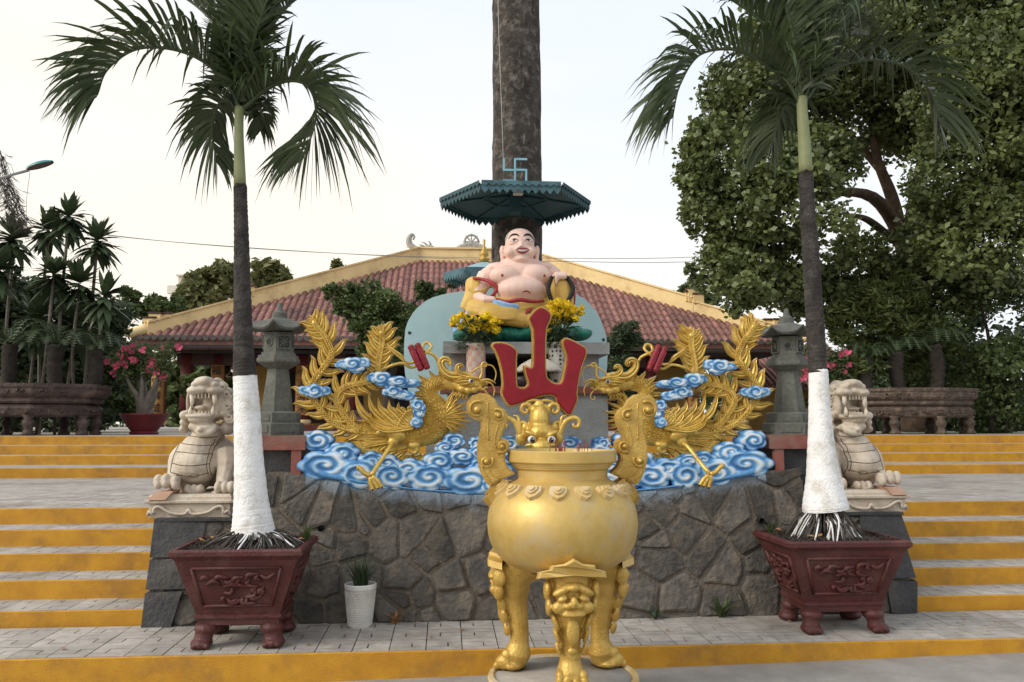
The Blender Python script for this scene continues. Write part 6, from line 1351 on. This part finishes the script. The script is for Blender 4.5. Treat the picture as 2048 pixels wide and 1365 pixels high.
tree('garden_shrub', tuple(atY(235, 860, 20)), 'green garden shrub at the temple\'s left corner', [pxl(225,720,40,20),pxl(262,715,30,20),pxl(230,770,45,20),pxl(205,690,30,20)], 9000, .16, 'leaf_mid', [], 'dark_bark', 'shrub', sub=(8, .45), seed=32)
tree('porch_shrub', tuple(atY(400, 860, 20.4)), 'round light green shrub between the temple pillars', [pxl(400,770,26,20.4),pxl(392,800,24,20.4),pxl(375,830,22,20.4)], 2600, .13, 'leaf_light', [([W3(390, 860, 20.4), W3(398, 790, 20.4)], .05, .02)], cat='shrub', sub=(6, .5), seed=33)
# trees behind the temple
tree('far_tree', tuple(atY(450, 800, 38)), 'yellow-green tree behind the temple roof left of the palm', [pxl(400,590,45,38),pxl(450,570,45,38),pxl(520,565,48,38),pxl(560,590,35,38),pxl(430,550,25,38),pxl(370,610,30,38)], 11000, .36, 'leaf_far', [([W3(450, 850, 38), W3(455, 600, 38)], .3, .1)], sub=(8, .42), seed=41, group='trees behind the temple')
tree('far_tree', tuple(atY(680, 800, 38)), 'yellow-green tree top peeping over the roof beside the bonsai', [pxl(670,555,32,38),pxl(700,560,30,38),pxl(650,575,24,38),pxl(725,570,22,38)], 5000, .34, 'leaf_far', [([W3(680, 850, 38), W3(680, 600, 38)], .3, .1)], sub=(7, .42), seed=42, group='trees behind the temple')
tree('far_tree', tuple(atY(1370, 800, 36)), 'dark green tree top behind the right slope of the roof', [pxl(1365,600,28,36),pxl(1385,590,24,36),pxl(1345,612,20,36),pxl(1410,600,26,36)], 4000, .3, 'leaf_mid', [([W3(1370, 850, 36), W3(1370, 620, 36)], .3, .1)], sub=(7, .42), seed=43, group='trees behind the temple')
tree('far_tree', tuple(atY(300, 800, 34)), 'green bushy tree between the dracaenas and the temple corner', [pxl(290,625,34,34),pxl(330,625,26,34),pxl(265,600,22,34),pxl(345,610,18,34)], 5200, .26, 'leaf_mid', [([W3(290, 850, 34), W3(290, 640, 34)], .3, .1)], sub=(7, .42), seed=44, group='trees behind the temple')
# dark small tree in front of the temple, and dark droopy shrub right of the board
q = atY(790, 868, 13.6); tree('bonsai_tree', (q.x, 13.6, PLAZA), 'dark small-leaved bonsai tree in front of the temple roof', [pxl(700,590,30,13.6),pxl(735,585,34,13.6),pxl(780,620,46,13.6),pxl(720,640,34,13.6),pxl(760,660,44,13.6),pxl(820,640,40,13.6),pxl(850,580,20,13.6),pxl(870,600,22,13.6),pxl(905,565,14,13.6),pxl(660,585,16,13.6),pxl(800,690,44,13.6),pxl(840,700,34,13.6),pxl(690,615,22,13.6),pxl(740,710,30,13.6)], 15000, .082, 'leaf_mid', [([W3(790, 868, 13.6), W3(775, 780, 13.6), W3(790, 720, 13.6), W3(770, 660, 13.6)], .10, .03), ([W3(780, 740, 13.6), W3(740, 650, 13.6), W3(700, 590, 13.6)], .04, .012), ([W3(788, 720, 13.6), W3(830, 650, 13.6), W3(900, 570, 13.6)], .04, .01), ([W3(775, 700, 13.6), W3(820, 620, 13.6), W3(850, 580, 13.6)], .03, .01)], 'dark_bark', sub=(8, .42), seed=51, fill=True)
q = atY(1245, 868, 12.9); tree('drooping_shrub', (q.x, 12.9, PLAZA), 'dark drooping needle shrub right of the blue board', [pxl(1240,680,26,12.9),pxl(1262,665,22,12.9),pxl(1235,730,26,12.9),pxl(1250,780,24,12.9),pxl(1228,700,18,12.9),pxl(1275,680,14,12.9)], 6500, .13, 'leaf_dark', [([W3(1245, 868, 12.9), W3(1245, 690, 12.9)], .06, .02)], 'dark_bark', 'shrub', sub=(7, .5), seed=52, asp=.14)
# ================================================================== carved planter trays with cycads
def tray(px0, px1, Y, label, mat, ph=0):
    a, b_ = atY(px0, 800, Y), atY(px1, 800, Y); cx_ = (a.x+b_.x)/2; R = (b_.x-a.x)/2; rt = thing('carved_planter_tray', (cx_, Y, PLAZA), label, 'planter'); C = (cx_, Y, PLAZA); n = 8; h = .82; sy = .55
    MB().lathe([(R*.9, h*.62), (R*.93, h*.66), (R*.91, h*.72), (R*.96, h*.76), (R*.985, h*.80), (R*.985, h*.9), (R, h*.93), (R, h), (R*.95, h), (R*.94, h*.93), (.001, h*.93)], n, C, ph, sy=sy, closed=True).build('basin', mat, rt, False)
    MB().lathe([(R*.86, h*.36), (R*.9, h*.40), (R*.92, h*.52), (R*.86, h*.60), (R*.84, h*.62)], n, C, ph, sy=sy).build('apron', mat, rt, False)
    m = MB(); g = random.Random(int(px0)+5)
    for k in range(150):
        q = ph+g.random()*6.283; kk = math.pi/n; rr = R*math.cos(kk)/math.cos(((q-ph) % (2*kk))-kk); z = h*g.choice((.85, .85, .46, .46, .5)); rr *= .985 if z > h*.7 else .915; p = Vector((cx_+rr*math.cos(q), Y+rr*math.sin(q)*sy, PLAZA+z+g.uniform(-.02, .02))); m.ell(p, (g.uniform(.02, .06), g.uniform(.015, .03), g.uniform(.012, .026)), 7, 5, (0, g.uniform(-1, 1), q))
    tag(m.build('carving', mat, rt), kind='stuff')
    for k in range(n):
        q = ph+2*math.pi*k/n; x, y = cx_+R*.84*math.cos(q), Y+R*.84*math.sin(q)*sy; MB().lathe([(.09, 0), (.10, .03), (.07, .07), (.06, .11), (.09, .17), (.095, .22), (.06, .27), (.10, .32)], 10, (x, y, PLAZA)).build('leg', mat, rt)
    MB().lathe([(.001, h*.95), (R*.92, h*.94)], n, C, ph, sy=sy, closed=True).build('soil', 'soil', rt)
    return cx_, PLAZA+h*.95
cx1, zt1 = tray(-150, 222, 14.4, 'dark carved octagonal planter tray on ball legs at the left edge', 'stone_dark_carved', rad(22.5)); cx3, zt3 = tray(1690, 1955, 14.8, 'brown carved octagonal planter tray on ball legs right of the lion', 'stone_dark_carved_warm', rad(10))
def cycad(px, py, Y, zb, rp, label, seed, h0=None):
    c = atY(px, py, Y); rt = thing('cycad', (c.x, Y, zb), label, 'cycad'); R = rp*Y/FPX; g = random.Random(seed)
    m = MB(); m.tube(spline([(c.x, Y, zb), (c.x+g.uniform(-.06, .06), Y, (zb+c.z)/2), (c.x, Y, c.z)], 14), [.11+.022*(i % 2) for i in range(15)], 10); m.build('trunk', 'dark_bark', rt)
    for k in range(18):
        q = k/18*6.283+g.uniform(-.1, .1); e = g.uniform(.15, 1.2); l = R*g.uniform(.85, 1.1); pts = [Vector((c.x, Y, c.z)), Vector((c.x+math.cos(q)*l*.4, Y+math.sin(q)*l*.4, c.z+l*.45*e)), Vector((c.x+math.cos(q)*l*.8, Y+math.sin(q)*l*.8, c.z+l*.42*e)), Vector((c.x+math.cos(q)*l*1.05, Y+math.sin(q)*l*1.05, c.z+l*(.15*e-.1)))]
        C_ = spline(pts, 16); m = MB(); m.tube(C_, .008, 4)
        for i in range(2, 17):
            t = (C_[i]-C_[i-1]).normalized(); sd0 = t.cross(Vector((0, 0, 1))).normalized()
            for s_ in (-1, 1):
                p = C_[i]; e_ = p+(sd0*s_+t*.5+Vector((0, 0, .15))).normalized()*R*.24*math.sin(math.pi*(.15+.8*i/17)); wv = t*.012; m.add([p-wv, p+wv, e_], [(0, 1, 2)])
        m.build('frond', 'leaf_dark', rt)
cycad(1795, 705, 14.8, zt3, 62, 'cycad with dark trunk in the middle of the right tray', 1); cycad(1868, 690, 14.9, zt3, 66, 'cycad with dark trunk at the right end of the right tray', 2); cycad(1732, 715, 14.7, PLAZA, 50, 'small cycad left of the right tray', 3)
cycad(115, 690, 14.4, zt1, 80, 'cycad with shaggy dark trunk in the left tray', 4); cycad(20, 690, 14.5, zt1, 84, 'cycad with dark trunk at the left edge in the tray', 5); cycad(190, 700, 14.6, zt1, 66, 'cycad leaning at the right end of the left tray', 6)
# ================================================================== pink adeniums
def adenium(px, py_top, py_bot, Y, wpx, label_p, label_b, flowers, seed, bowl_w=92):
    c = atY(px, py_bot, Y); k = Y/FPX; R = bowl_w/2*k; z0 = PLAZA; H = .36
    bw = thing('round_bowl', (c.x, Y, z0), label_b, 'flower bowl'); MB().lathe([(.001, 0), (R*.55, 0), (R*.58, .03), (R*.52, .06), (R*.75, H*.5), (R*.95, H*.9), (R*1.0, H*.93), (R*1.0, H), (R*.93, H), (R*.9, H*.92), (.001, H*.9)], 28, (c.x, Y, z0), closed=True).build('bowl', 'bowl_red', bw, auto=40)
    ad = thing('adenium', (c.x, Y, z0+H*.9), label_p, 'adenium'); g = random.Random(seed); m = MB(); tips = []
    for i in range(11):
        q = g.uniform(0, 6.283); s = g.uniform(.2, 1); e = Vector((c.x+math.cos(q)*wpx*.5*k*s, Y+math.sin(q)*wpx*.3*k*s, atY(px, py_top, Y).z-g.uniform(.0, .35))); C_ = spline([(c.x+g.uniform(-.1, .1), Y, z0+H*.85), (c.x+math.cos(q)*.12, Y+math.sin(q)*.1, z0+H+.25), (c.x*.4+e.x*.6, Y*.4+e.y*.6, z0+H*.6+(e.z-z0)*.5), tuple(e)], 10); m.tube(C_, [.075*(1-i2/10)**1.3+.012 for i2 in range(11)], 7); tips += [C_[9], C_[10], C_[8]]
    m.build('trunk', 'stem_grey', ad); lm = [(tuple(t), (.17, .15, .13)) for t in tips]; leaf_mesh('leaves', lm, 3200, .08, 'leaf_mid', ad, .1, asp=.35, seed=seed)
    for (fx, fy) in flowers:
        p = atY(fx+g.uniform(-2, 2), fy, Y-g.uniform(.05, .3)); m = MB()
        for j in range(5):
            q = j*1.2566+g.random(); d = Vector((math.cos(q), -.45, math.sin(q))); a = Vector((-math.sin(q), 0, math.cos(q))); L_ = g.uniform(.06, .085); m.add([p, p+d*L_*.6+a*L_*.42, p+d*L_, p+d*L_*.6-a*L_*.42], [(0, 1, 2, 3)])
        m.build('flower', 'petal_pink', ad, False)
F1 = [(214,723),(236,731),(242,726),(250,721),(254,718),(246,732),(232,733),(252,730),(268,720),(272,722),(248,699),(256,696),(262,703),(269,692),(287,700),(326,697),(335,706),(356,696),(300,722),(308,728),(304,733),(297,740),(312,744),(326,752),(240,712),(265,702),(310,725),(228,748)]
adenium(288, 690, 865, 15.0, 150, 'pink-flowering adenium in the round red bowl on the left', 'round dark red bowl holding the left adenium', F1, 61)
F2 = [(1625,712),(1612,742),(1618,752),(1662,732),(1672,728),(1690,706),(1696,731),(1650,730),(1685,744),(1610,718),(1602,735),(1622,765),(1615,690+60),(1600,722),(1605,758),(1683,709),(1668,735),(1693,704)]
adenium(1655, 700, 868, 14.6, 130, 'pink-flowering adenium behind the right palm trunk', 'round dark red bowl behind the right lion', F2, 62, 80)
# ================================================================== small things on the plaza
q = atY(2008, 872, 17); m = MB(); m.ell((q.x, 17, PLAZA+.16), (.24, .2, .22), 20, 14); m.ell((q.x-.05, 17, PLAZA+.08), (.26, .22, .14)); bl = blob(m, 'boulder', 'boulder', None, .03, 2); tag(bl, 'rounded brown boulder at the right end of the plaza', 'boulder')
q = atY(1975, 872, 17.5); sl = thing('small_garden_lantern', (q.x, 17.5, PLAZA), 'small grey garden lantern beside the brown boulder', 'lantern'); MB().lathe([(.10, 0), (.10, .05), (.06, .07), (.06, .2), (.11, .22)], 6, (q.x, 17.5, PLAZA)).build('base', 'lantern_stone', sl, False); MB().lathe([(.08, .22), (.08, .32)], 6, (q.x, 17.5, PLAZA)).build('light_box', 'ornament_grey', sl, False); MB().lathe([(.19, .32), (.20, .335), (.10, .39), (.03, .42), (.03, .46), (.001, .48)], 6, (q.x, 17.5, PLAZA)).build('roof', 'ornament_grey', sl, False)
q = atY(1765, 870, 24); cr = thing('parked_car', (q.x, 24, PLAZA), 'black car parked far behind the right tray', 'car'); prof_ = [(-1.9, .3), (-1.9, .75), (-1.1, .85), (-.6, 1.3), (.7, 1.32), (1.3, .9), (1.95, .8), (1.95, .3)]
m = MB(); prism_xz(m, [(q.x+x, PLAZA+z) for x, z in prof_], 23.3, 24.9); m.build('body', 'car_paint', cr, False); m = MB(); prism_xz(m, [(q.x+x, PLAZA+z) for x, z in [(-.95, .88), (-.55, 1.24), (.62, 1.25), (1.1, .9)]], 23.28, 23.295); m.build('side_window', 'car_glass', cr, False)
for x in (-1.2, 1.25): m = MB().lathe([(.001, 0), (.31, 0), (.31, .2)], 18, closed=True); m.v = [(q.x+x+a, 23.25+c_, PLAZA+.31+b_) for a, b_, c_ in m.v]; m.build('wheel', 'ink', cr)
q = atY(755, 868, 12.9); m = MB().lathe([(.30, 0), (.34, .04), (.36, .30), (.42, .36), (.43, .40), (.38, .40), (.36, .33), (.001, .32)], 24, (q.x, 13.75, PLAZA), sx=1.4); tag(m.build('glazed_pot', 'glaze_dark', None, origin=(q.x, 13.75, PLAZA), auto=40), 'dark glazed oval pot with floral patches behind the left phoenix wing', 'pot')
# white building far left
a, b_ = atY(345, 600, 70), atY(420, 545, 70); wb = thing('white_building', ((a.x+b_.x)/2, 73, PLAZA), 'pale flat-roofed building far behind the left trees', 'building'); MB().box((atY(355, 600, 70).x, 70, PLAZA), (atY(480, 600, 70).x, 78, atY(355, 553, 70).z)).build('main_block', 'far_wall', wb, False); MB().box((a.x, 70.5, PLAZA), (atY(354.5, 600, 70).x, 78, atY(345, 574, 70.5).z)).build('side_block', 'far_wall', wb, False); MB().box((atY(352, 600, 70).x, 69.7, atY(355, 553, 70).z), (atY(482, 600, 70).x, 78.3, atY(355, 550, 70).z)).build('roof_slab', 'far_wall', wb, False)
MB().box((atY(335, 600, 70).x, 69.8, atY(345, 588, 70).z), (atY(355, 600, 70).x, 70.4, atY(345, 572, 70).z)).build('balcony', 'far_wall', wb, False)
for k in range(3): x = atY(365+k*28, 600, 70).x; MB().box((x, 69.96, atY(0, 585, 70).z), (x+.6, 69.99, atY(0, 567, 70).z)).build('window', 'far_wall_shade', wb, False)
# street lamp
YLm = 10.5; a = atY(-60, 372, YLm); lp = thing('street_lamp', (a.x, YLm, LAND), 'street lamp with green head on a long arm at the left edge', 'street lamp'); MB().tube([(a.x, YLm, LAND), (a.x, YLm, a.z)], [.07, .05], 12).build('pole', 'steel', lp)
c0, c1 = atY(-60, 372, YLm), atY(58, 341, YLm); MB().tube([c0, c1], .018, 8).build('arm', 'steel', lp)
h1, h2 = atY(55, 340, YLm), atY(105, 326, YLm); hd = (h2-h1); m = MB(); vs = []; N = 12
for i in range(13):
    t = i/12; p = h1.lerp(h2, t); r = .06*math.sin(math.pi*min(1, .12+.8*t))**.7+.004
    for j in range(N): q = math.pi*j/(N-1); vs.append((p.x-.2*0, p.y+r*1.3*math.cos(q), p.z+r*.9*math.sin(q)+.004))
m.add(vs, [(i*N+j, i*N+j+1, (i+1)*N+j+1, (i+1)*N+j) for i in range(12) for j in range(N-1)]); m.build('lamp_head', 'lamp_green', lp); m = MB(); vs = []
for i in range(13):
    t = i/12; p = h1.lerp(h2, t); r = .06*math.sin(math.pi*min(1, .12+.8*t))**.7
    for j in range(N): q = math.pi*j/(N-1); vs.append((p.x, p.y+r*1.2*math.cos(q), p.z-r*.28*math.sin(q)+.003))
m.add(vs, [(i*N+j, i*N+j+1, (i+1)*N+j+1, (i+1)*N+j) for i in range(12) for j in range(N-1)]); m.build('lamp_glass', 'lamp_under', lp)
p = atY(60, 345, YLm); p_ = atY(52, 440, YLm); tag(MB().tube(spline([p, (p.x-.02, YLm, (p.z+p_.z)/2), p_], 6), .003, 4).build('lamp_wire', 'wire', None, origin=tuple(p)), 'thin wire hanging from the street lamp head', 'wire')
# hanging casuarina branch at the left edge
c0 = atY(-330, 868, 11); cb = thing('casuarina_tree', (c0.x, 11, LAND), 'feathery dark casuarina branch hanging in at the left edge', 'tree'); MB().tube(spline([(c0.x, 11, LAND), (c0.x, 11, 4), W3(-250, 200, 11), W3(-60, 200, 11)], 14), [.16-.0095*i for i in range(15)], 8).build('trunk', 'dark_bark', cb)
for k, pts in enumerate(([(-60,200),(-15,270),(10,350),(35,400),(50,440)], [(-60,220),(-10,330),(10,390),(28,435)], [(-60,200),(-5,290),(18,370),(45,455)])):
    C_ = spline([W3(x, y, 11+.1*k) for x, y in pts], 26); m = MB(); m.tube(C_, [.009-.0002*i for i in range(27)], 5); g = random.Random(k)
    for i in range(10, 27):
        for j in range(9):
            d = Vector((g.gauss(0, .6), g.gauss(0, .6), -1+g.gauss(0, .4))).normalized(); L_ = g.uniform(.08, .3); p = C_[i]+Vector((g.gauss(0, .025), g.gauss(0, .025), 0)); a = d.orthogonal().normalized()*.0022; m.add([p-a, p+a, p+d*L_*.6+a*.8+Vector((0, 0, -.01)), p+d*L_], [(0, 1, 2, 3)])
        if i % 2: m.ell(C_[i]+Vector((g.gauss(0, .03), 0, -.03)), (.018, .018, .022), 6, 4)
    m.build('hanging_branch', 'root', cb, False)
# overhead wires
for k, (dy) in enumerate((0, 5)):
    pts = [(-40, 428+dy*.3), (215, 470+dy*.2), (500, 497-dy*.2), (820, 513+dy*.3), (1120, 517+dy*1.2), (1400, 514+dy*1.8), (1800, 486+dy), (2100, 455+dy)]; C_ = spline([W3(x, y, 19.8) for x, y in pts], 60); o = MB().tube(C_, .007, 5).build('overhead_wire', 'wire', None, origin=tuple(C_[0])); tag(o, ('upper' if k == 0 else 'lower')+' thin overhead wire crossing the sky in front of the temple roof', 'wire', 'overhead wires')

# far belt of trees that closes the view at ground level
fb = [((x, 48+3*math.sin(x*.3), PLAZA+1.6+.8*math.sin(x*.7)), (3.2, 2.4, 2.2)) for x in np.arange(-34, 44, 3.2)]
o = leaf_mesh('far_tree_belt', sublumps([((float(a), float(b), float(c)), r) for (a, b, c), r in fb], 7, .45, 77), 24000, .42, 'leaf_mid', None, .2, asp=.6, seed=78); tag(o, 'distant belt of dark green trees beyond the plaza', 'trees', kind='stuff')
tree('garden_shrub', tuple(atY(330, 860, 29)), 'dim green shrub seen between the temple\'s left pillars', [pxl(240,780,50,29),pxl(300,760,55,29),pxl(360,780,50,29),pxl(410,770,45,29),pxl(190,790,50,28)], 7000, .3, 'leaf_mid', [], 'dark_bark', 'shrub', sub=(7, .5), seed=34)
tree('low_hedge', tuple(atY(80, 868, 20)), 'low dark hedge seen under the left planter tray', [pxl(x,820,50,20) for x in (-60, 0, 60, 120, 180)], 7000, .16, 'leaf_dark', [], 'dark_bark', 'hedge', sub=(7, .5), seed=35)
tree('low_hedge', tuple(atY(1900, 868, 20)), 'low dark hedge seen under the right planter tray', [pxl(x,825,50,21) for x in (1680, 1740, 1800, 1860, 1920, 1980, 2040, 2100)], 9000, .16, 'leaf_mid', [], 'dark_bark', 'hedge', sub=(7, .5), seed=36)
